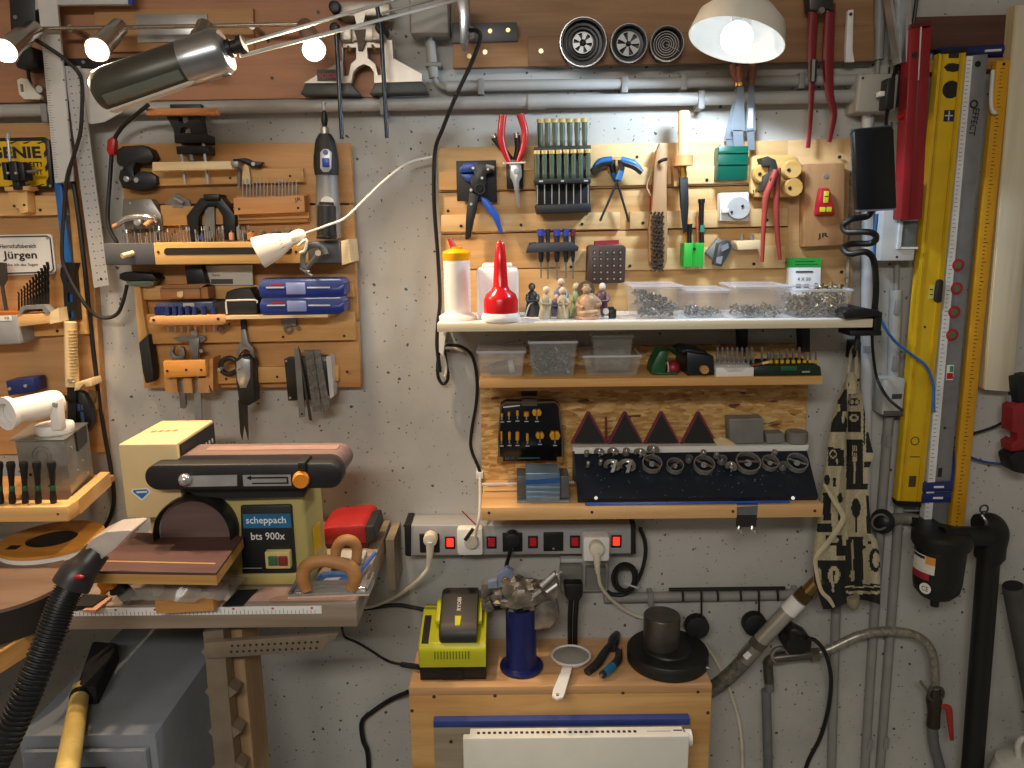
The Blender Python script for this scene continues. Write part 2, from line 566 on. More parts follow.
# ================================================================ spotlight rail
BS = K('b3aaa0', .25, .95)
HOT = K('ffe2b8', .3, emit=14)
parts = [('rail', B(BS).tp([(34, 29, .075), (312, 24, .075)], 2.1, 12)), ('rail_mount', B(BS).disc(252, 26, .018, .075, 3.4, 14)), ('rail_mount', B(BS).disc(70, 28, .018, .075, 3.4, 14))]
SPOTS = [((35, 28), (18, 45), (5, 51)), ((120, 26), (108, 38), (97, 50)), ((206, 24), (200, 40), (194, 54)), ((305, 26), (311, 42), (314, 50))]
for i, (a, b, c) in enumerate(SPOTS):
    dd = (.085, .12, .17)
    if i == 2: dd = (.085, .11, .12)
    A, Bp, Cp = P(*a, dd[0]), P(*b, dd[1]), P(*c, dd[2])
    ax = (Cp - A).normalized(); L = (Cp - A).length
    k = mp(*b, dd[1]); r = 10.5 * k
    body = B(BS).lathe([(0, 0), (r * .72, 0), (r * .82, r * .2), (r * .82, L * .35), (r * .95, L * .42), (r * .95, L * .78), (r * 1.18, L), (r * 1.05, L), (r * .8, L * .8), (0, L * .78)], A, ax, 24)
    lens = B(HOT if i != 2 else K('8a8378', .3)).lathe([(0, L * .80), (r * .7, L * .84), (r * 1.02, L * .99), (r * .75, L + .012), (0, L + .017)], A, ax, 20)
    arm = B(BS).tp([(a[0] + 2, 28 - i, .075), (a[0], a[1], .085)], 3.2, 10)
    parts.append(('spotlight', body, [('lens', lens), ('swivel', arm)]))
    if i != 2:
        lamp('spotlight_beam', 'SPOT', A + ax * (L + .03), 19 if i else 15, (1, .74, .48), .02, A + ax * 2, spot_size=3.1, spot_blend=.5)
T('spotlight_rail', 'brushed steel ceiling rail with four halogen spotlights, three of them lit', 'spotlight rail', parts)

# ================================================================ studio lamp with two long rods
OL = K('4c4a40', .38, .35, n=.05)
a, b = P(101, 92, .30), P(190, 62, .30)
ax = (b - a).normalized(); L = (b - a).length; k = mp(150, 75, .30); r = 21.5 * k
c2 = P(228, 48, .30); L2 = (c2 - a).length
rods = []
for p0, p1 in (((236, 46), (404, -3)), ((240, 56), (461, -1))):
    rods.append(('rod', B(K('d6d5d0', .3, .35)).tp([(p0[0], p0[1], .30), (p1[0], p1[1], .12)], 1.7, 10)))
dn = ax.cross(V((0, 1, 0))); dn = dn if dn.z < 0 else -dn
wedge = lambda t, u, v: a + ax * t + dn * u + V((0, -1, 0)) * v
T('studio_lamp', 'dark olive cylinder lamp with silver end on two long chrome rods', 'lamp', [
    ('lamp_body', B(OL).lathe([(0, -.004), (r * .75, -.004), (r * .93, .004), (r, .02), (r, L * .96), (r * .97, L * .97), (0, L * .97)], a, ax, 36), [
        ('lens_panel', B(K('6a6e63', .3, n=.04)).slab([wedge(L * .08, r * .82, r * .72), wedge(L * .93, r * .80, r * .74), wedge(L * .93, r * .42, r * .98), wedge(L * .08, r * .42, r * .98)], (0, .03, 0), bev=.002)),
        ('rim_strip', B(OFFW).slab([wedge(L * .04, r * 1.03, r * .40), wedge(L * 1.0, r * .99, r * .42), wedge(L * 1.0, r * .90, r * .5), wedge(L * .04, r * .95, r * .46)], (0, .02, 0)))]),
    ('end_cap', B(K('a5a7a9', .28, .85)).lathe([(0, L * .96), (r * 1.05, L * .96), (r * 1.05, L2 - .012), (r * .9, L2 - .003), (r * .5, L2), (0, L2)], a, ax, 36)),
    ('collar', B(BLACK).lathe([(0, L2), (r * .42, L2), (r * .42, L2 + .006), (r * .3, L2 + .006), (r * .3, L2 + .018), (r * .42, L2 + .018), (r * .42, L2 + .026), (0, L2 + .026)], a, ax, 20)),
    ('thumb_screw', B(STEEL2).lathe([(0, 0), (.006, 0), (.007, .012), (0, .012)], P(224, 68, .30), dn, 12)),
    *rods,
    ('spring', B(STEEL2).tp([(382, 13, .14), (448, -4, .12)], 1.2, 6)),
    ('bracket', B(K('b9bbbe', .25, .9)).poly([(455, -10), (468, -10), (470, 16), (466, 46), (460, 44), (459, 14)], .08, .13, bev=.003)),
    ('bracket_arm', B(STEEL).tp([(463, 26, .1), (470, 30, .06), (472, 30, .04)], 3.5, 10)),
    ('clamp_knob', B(CHROME).disc(470, 30, .06, .1, 4.2, 14, .003))])
T('black_cable', 'thin black cable hanging from the lamp bracket down to the white shelf end', 'cable',
  B(BLACK).tp([(468, 30, .1), (477, 31, .11), (480, 38, .11), (472, 62, .085), (456, 96, .07), (443, 128, .05), (435, 152, .035), (434, 200, .035), (438, 258, .035), (440, 300, .035), (438, 322, .04), (437, 345, .04), (440, 372, .04)], 2, 8))

# ================================================================ upside-down router base on two rods
DC = K('b9b1a6', .4, .55, n=.08); FT = K('3d423f', .5, n=.05)
plate = [(306, 81), (344, 59), (345, 28), (391, 28), (391, 56), (427, 76), (427, 83), (306, 84)]
arch = [(354, 84), (354, 72), (358, 66), (363, 63.5), (368, 63.5), (373, 66), (377, 72), (377, 84)]
T('plunge_router', 'silver plunge router base hung upside down with black feet and two dark rods', 'router', [
    ('base_casting', B(DC).slab([P(x, y, .05) for x, y in [(304, 83), (343, 60), (343, 40), (392, 40), (393, 58), (422, 74), (422, 83), (374, 83), (374, 72), (370, 66.5), (364, 64), (358, 66.5), (353, 72), (351, 83)]], (0, .018, 0),
       [[P(x, y, .05) for x, y in [(341.5, 47.5), (356, 47.5), (356.5, 59), (351, 64), (348.5, 76), (343.5, 76)]], [P(x, y, .05) for x, y in [(367, 47.5), (380.5, 47.5), (381, 75), (378, 75), (375, 64), (367.5, 58)]]]), [
        ('name_plate', B(K('55504c', .5)).bx(317, 69.5, 336, 81, .05, .0515)),
        ('lettering', B(K('e0453e', .5)).tx('BOSCH', 327.5, 75.5, .0516, 16, 4.6, 180))]),
    ('foot', B(FT).poly([(300, 94), (305, 83.5), (350, 83), (360, 94.5)], .03, .066, bev=.002)),
    ('foot', B(FT).poly([(369, 94), (376, 82.5), (422, 81), (428, 92)], .03, .066, bev=.002)),
    ('carriage', B(DC).bx(338, 1, 390, 16, .02, .062, .003).bx(345, 24, 384, 41, .02, .058, .003).bx(340, 26, 351, 40, .03, .068, .002).bx(372, 26, 384, 40, .03, .068, .002).poly([(354, 14), (366, 12), (363, 24), (357, 26)], .03, .064)),
    ('slot', B(K('5d4a3e', .6)).poly([(354, 30), (366, 29), (365, 42), (362, 50), (358, 50), (357, 40)], .05, .0592)),
    ('knob', B(BLACK).disc(334, 6, .02, .075, 6, 14, .003)), ('knob', B(BLACK).disc(334, 27, .02, .07, 5, 14, .003)), ('knob', B(BLACK).disc(380, 27, .03, .08, 5.5, 14, .003)),
    ('guide_rod', B(K('3c4148', .3, .8)).tp([(336, 28, .085), (342, 139, .085)], 2.2, 12)),
    ('guide_rod', B(K('3c4148', .3, .8)).tp([(377, 6, .092), (381, 28, .088), (387, 138, .085)], 2.2, 12, 1)),
    ('spring', B(K('c9a24e', .3, .9)).tp([(348, 46, .055), (350, 51, .056)], 1.3).tp([(372, 45, .055), (375, 50, .056)], 1.3))])

# ================================================================ cool white lamp
c = P(736, 41, .215); k = mp(738, 36, .215); r = 48 * k
axl = (V((-.26, -.17, -.95))).normalized()
LW = K('ddd9cd', .45, n=.03)
so = c - axl * r * .0
T('shade_lamp', 'round white lamp shade with a glaring cool white bulb over the putty knives', 'lamp', [
    ('lamp_shade', B(LW).lathe([(.02, -r * .88), (r * .30, -r * .84), (r * .62, -r * .70), (r * .9, -r * .42), (r, 0), (r * .985, 0), (r * .88, -r * .40), (r * .6, -r * .66), (r * .28, -r * .80), (.0, -r * .82)], so, axl, 48)),
    ('bulb', B(K('dcebff', .3, emit=8)).ball(so + axl * r * -.06, r * .33, (1, 1, 1), 20)),
    ('socket', B(K('cfcfca', .5)).lathe([(0, -r * .82), (r * .2, -r * .8), (r * .2, -r * .32), (0, -r * .32)], so, axl, 20)),
    ('stem', B(LW).lathe([(0, -r * 1.25), (r * .22, -r * 1.25), (r * .26, -r * .86), (0, -r * .8)], so, axl, 20)),
    ('lamp_arm', B(LW).tube([so - axl * r * 1.2, so - axl * r * 1.6 + V((.02, .02, .02)), V((so.x + .05, -.24, 2.2)), V((so.x + .08, -.12, H - .02))], .009, 10)),
    ('ceiling_base', B(LW).lathe([(0, 0), (.05, 0), (.05, .02), (0, .02)], (so.x + .08, -.12, H - .02), (0, 0, 1), 24))])
lamp('bulb_light', 'SPOT', so + axl * r * .36, 9, (.68, .84, 1), .03, so + axl * 2, spot_size=math.pi, spot_blend=.06)
# ================================================================ three putty knives in a green holder
GT = K('0c5443', .3, n=.05)
T('knife_holder', 'dark green plastic holder on the board below the lamp', 'holder', [
    ('front_plate', B(GT).bx(718, 146, 748, 180, .03, .06, .002)), ('peg', B(K('b8c8c0', .3)).bx(721, 143, 724, 147, .03, .05).bx(741, 143, 744, 147, .03, .05)),
    ('rib', B(K('0d5a46', .3)).bx(718, 151, 748, 153, .06, .063).bx(718, 163, 748, 164.5, .06, .063))])
for i, (pts, hx, lab, dd) in enumerate((
        ([(736, 86), (742, 86), (738, 140), (724, 140)], (738, 84, 733, 64), 'narrow tilted putty knife, leftmost of the three in the green holder', .036),
        ([(738, 86), (744, 86), (745, 131), (731, 131)], (741, 84, 740, 66), 'middle putty knife with broad pale blade in the green holder', .052),
        ([(749, 84), (754, 84), (756, 131), (745, 132)], (751, 82, 753, 64), 'putty knife with a white sticker, rightmost in the green holder', .044))):
    prt = [('blade', B(K('9aa2aa', .3, .55)).poly(pts + [], dd, dd + .002)), ('blade_tang', B(K('9aa2aa', .3, .55)).poly([(pts[3][0] + 2, pts[3][1] - 1), (pts[2][0] - 2, pts[2][1] - 1), (pts[2][0] - 1, 150), (pts[3][0] + 3, 150)], dd, dd + .002)),
           ('handle', B(WD('a46a50', '7c4a36', 'z')).tp([(hx[0], hx[1], dd + .001), ((hx[0] + hx[2]) / 2, (hx[1] + hx[3]) / 2, dd + .001), (hx[2], hx[3], dd + .001)], 4, 10, 4, [3, 4.6, 3.6])),
           ('ferrule', B(K('b08a4a', .3, .9)).tp([(hx[0], hx[1] + 2, dd + .001), (hx[0], hx[1] - 1, dd + .001)], 3.6, 10, 1))]
    if i == 2: prt.append(('sticker', B(WHITE).bx(748, 108, 753, 128, dd + .002, dd + .0025)))
    T('putty_knife', lab, 'putty knife', prt)

# ================================================================ long red pliers by the lamp
RD = K('77161f', .4, n=.06)
T('pipe_wrench', 'long red handled pipe wrench hanging at the top beside the cool lamp', 'wrench', [
    ('jaw', B(DSTEEL).poly([(808, -20), (834, -20), (834, 12), (826, 8), (818, 12), (810, 10)], .034, .06, bev=.003)),
    ('handle', B(RD).tp([(814, 4, .05), (812, 40, .05), (812, 74, .05), (811, 108, .05), (808, 148, .05)], 4, 8, 4, [5, 4.6, 3.4, 2.6, 2.4], False, .6)),
    ('handle', B(RD).tp([(830, 4, .05), (828, 60, .05), (830, 95, .05), (834, 115, .05), (829, 142, .05)], 4, 8, 4, [5.4, 5.8, 4.2, 3.4, 2.4], False, .6)),
    ('rivet', B(STEEL2).disc(822, 10, .055, .064, 3, 12)), ('adjusting_rod', B(DSTEEL).tp([(814, 60, .055), (813, 82, .055)], 3.4, 8))])
T('shelf_bracket', 'small white bracket on the brown board beside the red pipe wrench', 'bracket',
  [('plate', B(WHITE).poly([(848, 10), (854, 9), (853, 50), (855, 62), (846, 62), (846, 48)], .034, .042, bev=.002)), ('screw', B(DSTEEL).disc(851, 14, .042, .044, 1.6, 10))])
# ================================================================ left tool board
D0, D1, D2 = .008, .030, .046      # batten, board face, cleat face
LW1 = WD('c9965c', 'b07d45'); LW2 = WD('d6a768', 'bd8a4c')
bd = [('batten', B(LW1).poly([(130, 150), (140, 150), (152, 384), (144, 384)], 0, .012)), ('batten', B(LW1).poly([(338, 146), (347, 146), (356, 384), (350, 384)], 0, .012))]
rows = [(143, 204), (205, 262), (263, 321), (322, 388)]
for y0, y1 in rows:
    l0, l1 = 118 + .107 * (y0 - 143), 118 + .107 * (y1 - 143); r0, r1 = 350 + .045 * (y0 - 143), 350 + .045 * (y1 - 143)
    bd.append(('plank', B(LW1).poly([(l0, y0 + 1), (r0, y0), (r1, y1 - 1), (l1, y1)], .012, D1, bev=.001)))
for q in ([(152, 170), (303, 168), (304, 182), (153, 186)], [(160, 205), (308, 212), (308, 222), (162, 226)],
          [(142, 286), (352, 284), (353, 297), (143, 300)], [(146, 314), (354, 312), (355, 340), (148, 344)], [(212, 368), (338, 366), (338, 381), (213, 384)]):
    bd.append(('cleat', B(LW2).poly(q, D1, D2, bev=.001)))
bd += screws([(230, 178), (290, 176), (283, 337), (344, 336), (226, 379), (277, 377), (154, 375), (347, 372), (152, 272)], D2, 1.3)
T('tool_board', 'square tool board of wide light planks left of the scissors cable', 'tool board', bd)
D3 = D2

# --- black clamp jaws
bk = K('151516', .42, .1)
T('pipe_cutter', 'black open jawed pipe cutter high on the edge of the tool board', 'pipe cutter', [
    ('jaw', B(bk).poly([(116, 150), (122, 146), (142, 145), (150, 149), (154, 157), (150, 163), (143, 164), (136, 163), (133, 168), (134, 175), (138, 172), (143, 171), (149, 172), (156, 176), (157, 184), (150, 189), (138, 191), (122, 188), (118, 178), (120, 168), (116, 162)], D1, .058, bev=.003)),
    ('bolt', B(STEEL).disc(126, 179, .058, .068, 3, 12, .001)), ('bolt', B(STEEL).disc(136, 180, .058, .066, 2.4, 12)), ('bolt', B(STEEL2).disc(121, 168, .058, .064, 2, 12)),
    ('screw_pin', B(STEEL).tp([(115, 180, .05), (122, 179, .052)], 1.8, 8)),
    ('tip', B(RED).poly([(107, 140), (112, 136), (115, 140), (114, 154), (109, 156), (106, 150)], D1, .042, bev=.002), None, 'red plastic tip')])
# --- black drilling guide with wooden bars
T('drill_guide', 'black frame guide with two cut out arches above the pale wooden bar', 'drill guide', [
    ('frame', B(bk).slab([P(x, y, .06) for x, y in [(167, 114), (201, 114), (201, 120), (204, 136), (205, 142), (204, 143), (176, 143), (173, 128), (167, 118)]], (0, .022, 0),
       [[P(x, y, .06) for x, y in [(178, 116), (188, 116), (188, 121), (185, 123.5), (181, 123), (178, 120)]], [P(x, y, .06) for x, y in [(180, 133), (191, 133), (190, 129), (185, 126.5), (181, 128)]]])),
    ('back_bar', B(bk).bx(170, 104, 201, 114, .03, .056, .001)), ('crossbar', B(bk).bx(174, 134, 207, 143, .03, .07, .002)), ('crossbar', B(bk).bx(176, 146, 208, 154, .03, .066, .002)),
    ('guide_rod', B(STEEL).tp([(180, 140, .062), (185, 184, .062)], 1.5)), ('guide_rod', B(STEEL).tp([(203, 140, .062), (208, 184, .062)], 1.5)),
    ('screw_knob', B(STEEL2).tp([(191, 154, .055), (193, 161, .055)], 3.2, 12))])
T('wooden_strip', 'short orange brown wooden strip across the top of the black guide', 'wooden strip', B(WD('d08a52', 'b8743f')).bx(146, 108, 217, 115, .0705, .085, .0015))
T('wooden_bar', 'pale wooden bar laid across the guide rods on the tool board', 'wooden bar', [
    ('bar', B(PALE).poly([(152, 162), (230, 161), (231, 169), (152, 171)], .0685, .088, bev=.0015)), ('end_clip', B(STEEL2).bx(230, 161, 238, 167, .066, .084, .001))])
T('toggle_lever', 'small black toggle lever with a bolt at the end of the pale bar', 'lever', [
    ('lever', B(bk).poly([(232, 159), (246, 158), (252, 161), (263, 162), (258, 168), (250, 167), (244, 163), (233, 161)], D2, .06, bev=.0015)),
    ('bolt', B(STEEL2).tp([(239, 166, .055), (239, 187, .055)], 1.8)), ('pivot', B(STEEL).disc(253, 164, .058, .064, 2, 10)), ('wedge', B(PALE).poly([(243, 166), (248, 163), (251, 184), (242, 184)], D2, .056))])
# --- block with needles
T('pin_block', 'brown wooden block marked with two initials holding a row of fine bits', 'block', [
    ('block', B(BEECH).poly([(233, 198), (304, 195), (305, 212), (234, 215)], D2, .075, bev=.002)), ('backing', B(LW2).poly([(236, 196), (307, 194), (309, 218), (238, 220)], D2 - .01, D2 + .006)),
    ('lettering', B(K('4a1410', .6)).tx('JR', 298, 200, .0753, 7, 5, 8)), ('screw', B(BLACK).disc(239, 209, .075, .0758, 1.4, 8)), ('screw', B(BLACK).disc(298, 208, .075, .0758, 1.4, 8))])
pb = None
for i in range(16):
    x = 243 + i * 3.55 + random.uniform(-.5, .5); y = 180 + random.uniform(-2, 3)
    o = T('fine_drill_bit', 'fine steel bit standing upright in the block marked with initials', 'drill bit', B(STEEL).tp([(x, 197 - i * .1, .062), (x, y, .062)], .62, 6, 1, None), 'fine bits in the initialled block')
# --- rotary tool
gy = K('7d8083', .45, .1)
a, b = P(329, 238, .075), P(325, 134, .075); ax = (b - a); L = ax.length; k = mp(326, 190, .075)
T('rotary_tool', 'grey and black rotary tool standing upright in the shelf end', 'rotary tool', [
    ('lower_body', B(gy).lathe([(0, 0), (12 * k, 0), (12.5 * k, L * .3), (11 * k, L * .45), (10.5 * k, L * .62), (0, L * .63)], a, ax, 24)),
    ('grip', B(K('262626', .6)).lathe([(0, L * .6), (11.5 * k, L * .61), (12.5 * k, L * .70), (12 * k, L * .78), (9.5 * k, L * .94), (6 * k, L), (0, L)], a, ax, 24)),
    ('switch_plate', B(K('c9cacc', .35, .3)).poly([(320, 152), (323, 149), (328, 149), (331, 152), (331, 168), (328, 172), (323, 172), (320, 168)], .08, .0985, bev=.001)),
    ('switch', B(BLUE).bx(322, 158, 329, 167, .098, .102, .001)), ('badge', B(K('5a50a0', .3)).disc(325.5, 152.5, .0985, .0995, 2.6, 14)),
    ('collar', B(K('b5b0a8', .35, .6)).lathe([(0, L), (4.5 * k, L), (4.2 * k, L + 6 * k), (2.5 * k, L + 7 * k), (0, L + 7 * k)], a, ax, 16)),
    ('collet_nut', B(K('242425', .4, .4)).lathe([(0, L + 7 * k), (2.2 * k, L + 7 * k), (3.4 * k, L + 13 * k), (3 * k, L + 18 * k), (1.4 * k, L + 22 * k), (0, L + 22 * k)], a, ax, 12)),
    ('bit', B(STEEL).lathe([(0, L + 22 * k), (.9 * k, L + 22 * k), (.9 * k, L + 28 * k), (2.6 * k, L + 28 * k), (2.6 * k, L + 29.5 * k), (0, L + 29.5 * k)], a, ax, 12)),
    ('motor_label', B(K('b9bbbd', .4)).disc(327, 203, .075, .1005, 6.5, 20))])
a2 = P(327, 239, .118); b2 = P(326.5, 206, .118)
T('black_cup', 'black cylinder with fine ribs standing before the grey rotary tool', 'cup', B(BLACK).lathe([(0, 0), (10 * k, 0), (10.5 * k, .004), (9.3 * k, .006), (9 * k, (b2 - a2).length), (7 * k, (b2 - a2).length + .002), (7 * k, (b2 - a2).length + .007), (5.5 * k, (b2 - a2).length + .007), (5.5 * k, (b2 - a2).length), (0, (b2 - a2).length)], a2, b2 - a2, 24))
# --- doweling jig and small things
T('doweling_jig', 'grey trapezoid steel plate with chrome handle at the edge of the board', 'jig', [
    ('plate', B(K('88857f', .35, .7)).poly([(123, 199), (151, 199), (161, 215), (162, 228), (125, 230), (122, 215)], D1, .052, bev=.001)),
    ('handle', B(CHROME).tp([(116, 226, .07), (126, 219, .075), (140, 217, .078), (152, 218, .075), (156, 222, .07)], 3, 10, 6, [2, 3, 3.4, 3, 2])),
    ('boss', B(STEEL).disc(137, 222, .052, .082, 4, 16, .002)),
    ('dowel', B(BEECH).tp([(113, 227, .072), (121, 223, .07)], 2.4, 10)), ('dowel', B(BEECH).tp([(145, 226, .085), (155, 217, .07)], 2.6, 10)), ('screw', B(STEEL).disc(130, 203, .052, .053, 1.2, 8)), ('screw', B(STEEL).disc(147, 203, .052, .053, 1.2, 8))])
T('metal_disc', 'thin diamond shaped grey plate with two short pins beside the jig', 'plate', [
    ('plate', B(K('8a847a', .4, .6)).poly([(165, 204), (176, 193), (189, 200), (192, 210), (180, 219), (168, 214)], D1, .036)),
    ('pin', B(STEEL).tp([(174, 198, .045), (183, 203, .045)], 1.7, 8)), ('pin', B(STEEL).tp([(173, 206, .045), (183, 207, .045)], 1.7, 8))])
T('arch_clamp', 'black horseshoe shaped clamp standing behind the row of bits', 'clamp', [
    ('arch', B(bk).slab([P(x, y, .062) for x, y in [(189, 242), (186, 216), (200, 198), (216, 196), (222, 198), (235, 215), (235, 240), (224, 240), (222, 216), (216, 206), (207, 206), (199, 216), (198, 240)]], (0, .028, 0), (), .002)),
    ('blade', B(STEEL2).poly([(205, 207), (214, 207), (215, 238), (204, 238)], .045, .055)), ('cap', B(BLACK).bx(203, 194, 219, 200, D1, .07, .002))])
# --- bit shelf
zs = P(230, 242, .105).z; x0 = P(104, 252, .105).x; x1 = P(341, 252, .105).x; zb = P(230, 264, .105).z
xb0 = P(154, 252, .105).x; xb1 = P(308, 252, .105).x
SHF = WD('dcb272', 'c8984f')
T('bit_shelf', 'narrow wooden shelf with a long slot carrying rows of small bits', 'shelf', [
    ('front', B(SHF).box((xb0, -.105, zb), (xb1, -D1, zs), .0015)),
    ('end_block', B(K('4b4c50', .55)).box((x0, -.105, zb), (xb0, -D1, zs), .002), None, 'dark grey end block'),
    ('end_block', B(K('5a5b5e', .55)).box((xb1, -.105, zb), (x1, -D1, zs), .002), None, 'dark grey end block'),
    ('end_cap', B(PALE).poly([(341, 241), (349, 239), (351, 262), (342, 265)], D1, .108)),
    ('slot', B(K('1c1712', .8)).slab([P(x, y, .1056) for x, y in [(164, 250), (166, 248), (290, 247), (292, 249), (292, 252), (290, 254), (166, 255), (164, 253)]], (0, .0006, 0))),
    ('dowel', B(PALE).tp([(122, 256, .125), (133, 253, .105)], 2.6, 10)), ('screw', B(DSTEEL).disc(158, 252, .105, .1058, 1.4, 8)), ('screw', B(DSTEEL).disc(296, 252, .105, .1058, 1.4, 8))])
pal = [('small steel bit standing in the bit shelf', STEEL), ('small steel bit standing in the bit shelf', STEEL2)]
for i in range(44):
    x = 124 + i * 3.0 + random.uniform(-.8, .8); dd = random.choice([.055, .07, .085, .096]); h = random.uniform(9, 17)
    base = V((P(x, 240, dd).x, -dd, zs)); hh = h * mp(x, 235, dd); rr = random.uniform(.8, 1.2) * .001
    prof = [(0, 0), (rr, 0), (rr, hh * .7), (rr * random.choice([.6, 1.6, 2.1]), hh * .75), (rr * random.choice([.5, 1.5, 1.0]), hh), (0, hh)]
    T('rotary_bit', 'small shiny steel bit standing in the bit shelf among its like', 'rotary bit', [('shank', B(random.choice([STEEL, STEEL2, CHROME])).lathe(prof[:3] + [(0, hh * .7)], base, (0, 0, 1), 8)), ('tip', B(random.choice([STEEL, DSTEEL, CHROME])).lathe([(0, hh * .69)] + prof[3:], base, (0, 0, 1), 8))], 'small bits standing in the bit shelf')
for x, w_, h, mcol, lab in ((201, 4.6, 6, K('2c3ea0', .4), 'tiny blue grinding wheel standing in the bit shelf'), (222, 6.5, 8, K('4a3630', .6), 'dark brown sanding drum between blue and pink wheels on the bit shelf'), (231, 5, 8, K('d59a78', .5), 'pinkish small grinding wheel upright in the bit shelf'),
                            (243, 8, 7, K('4a4a4c', .7), 'dark grey grinding stone in the bit shelf'), (251, 9, 8, K('c4894e', .6), 'orange brown sanding drum in the bit shelf'), (262, 7, 9, K('6a5a50', .7), 'grey brown grinding stone beside the white lampshade'), (276, 10, 9, K('53504e', .7), 'large dark felt wheel behind the white lampshade'),
                            (288, 9, 11, K('6b6560', .7), 'grey polishing wheel nearest the black cup'), (239, 5, 14, K('77797a', .5), 'tall grey cylinder stone at the back of the bit shelf'), (157, 4, 9, BLACK, 'black collet pair piece standing in the bit shelf')):
    base = V((P(x, 240, .085).x, -.08, zs)); k = mp(x, 238, .08)
    T('grinding_wheel', lab, 'grinding wheel', [('arbor', B(STEEL).lathe([(0, 0), (.0012, 0), (.0012, h * k + .006), (0, h * k + .006)], base, (0, 0, 1), 8)), ('wheel', B(mcol).lathe([(0, .004), (w_ * k * .5, .004), (w_ * k * .5, h * k), (w_ * k * .4, h * k + .002), (0, h * k + .002)], base, (0, 0, 1), 16))])
# --- white lampshade hanging on its cable, G-clamp
a, b = P(258, 253, .155), P(301, 235, .14); ax = b - a; L = ax.length; k = mp(275, 245, .15)
shade = B(K('efe4d2', .45, n=.02)).lathe([(15.5 * k, 0), (16 * k, .001), (13.5 * k, L * .35), (7.5 * k, L * .72), (6 * k, L * .78), (6.5 * k, L * .84), (6.5 * k, L), (4 * k, L + 4 * k), (0, L + 5 * k), (0, L + 2 * k), (5.5 * k, L * .8), (12.5 * k, L * .35), (15 * k, .001)], a, ax, 32)
ribs = B(K('8d8170', .6))
sdv = ax.normalized().cross(V((0, -1, 0))).normalized()
if sdv.z < 0: sdv = -sdv
for q in (-.5, -.15, .2, .5):
    off0, off1 = sdv * q * 15 * k, sdv * q * 8.6 * k
    t0, t1 = .30, .62
    def pt(t, rr): return a + ax * t + sdv * q * rr + V((0, -1, 0)) * rr * math.sqrt(1 - q * q)
    ribs.tube([pt(t0, 13.95 * k), pt(t1, 9.6 * k)], .0009, 6)
tip = b + ax.normalized() * 5 * k
T('white_lampshade', 'white slotted plastic lampshade hanging over the bit shelf on its cord', 'lampshade', [('shade', shade, [('slot', ribs)]),
  ('bulb', B(K('c9c2b0', .4)).ball(a + ax * .2, 6 * k)), ('hook', B(OFFW).tp([(298, 246, .15), (306, 240, .15), (305, 250, .15), (300, 253, .15)], 1.6, 8))])
T('lamp_cable', 'white cord looping from the board edge cable to the hanging white lampshade', 'cord',
  B(OFFW).tube([tip, P(326, 226, .14), P(345, 218, .12), P(364, 200, .1), P(385, 180, .08), P(408, 163, .05), P(432, 157, .037)], .0022, 8))
T('c_clamp', 'grey cast C shaped clamp hanging in front of the shelf end', 'clamp', [
    ('frame', B(K('84888a', .4, .5)).tp([(303, 268, .13), (303, 256, .13), (307, 248, .13), (315, 245, .13), (323, 247, .13), (326, 254, .13)], 2.8, 8, 5)),
    ('screw', B(STEEL2).tp([(318, 254, .13), (306, 269, .13), (309, 272, .13)], 2.4, 8, 1)), ('handle', B(STEEL2).tp([(300, 268, .13), (312, 276, .13)], 1.6)),
    ('pad', B(K('c9b9a0', .4, .4)).disc(318, 253, .112, .137, 3, 12))])

# --- row under the shelf
T('hammer', 'hammer with light wooden handle and black grip hanging head up', 'hammer', [
    ('head', B(K('2a2a2b', .4, .5)).poly([(119, 274), (124, 272), (140, 273), (152, 274), (157, 279), (153, 281), (136, 280), (124, 281), (119, 279)], D1, .068, bev=.002)),
    ('cheek', B(K('7f8a7c', .35, .6)).poly([(125, 281), (155, 281), (152, 286), (146, 287), (128, 286)], .034, .06, bev=.001)),
    ('handle', B(WD('d2a868', 'ba8a4a', 'z')).poly([(133, 286), (140, 286), (146, 330), (148, 335), (138, 344), (136, 320)], .038, .056, bev=.003)),
    ('grip', B(K('171717', .6)).poly([(138, 343), (148, 334), (153, 370), (153, 382), (145, 384), (142, 372)], .036, .062, bev=.004))])
zc = P(185, 299, .09).z
T('wooden_box', 'small hinged wooden box with a brass clasp below the bit shelf', 'box', [
    ('box_body', B(WD('9a6a40', '7c5230')).bx(160, 288.5, 200, 299, D2, .09, .001)), ('lid', B(WD('a87648', '8a5c36')).poly([(160, 288.5), (163, 285), (206, 284), (200, 288)], .06, .089).bx(200, 287, 208, 298.5, D2, .085)), ('clasp', B(K('cdb48a', .4, .4)).poly([(177, 292), (183, 291), (183, 296), (180, 298), (177, 296)], .09, .0925))])
T('info_card', 'pale printed card leaning on the board behind the blue boxes', 'card', [
    ('card', B(K('cfc9bb', .6, n=.03)).poly([(201, 266), (252, 265), (253, 285), (206, 285)], D2, .05)), ('print', B(K('4c4a46', .6)).tx('Sets', 216, 275, .0502, 8, 2.4).bx(211, 279, 233, 284, .05, .0503))])
T('black_box', 'black tilted box standing between wooden box and pale card', 'box', B(BLACK).poly([(184, 266), (201, 265), (207, 285), (187, 286)], D2, .07, bev=.002))
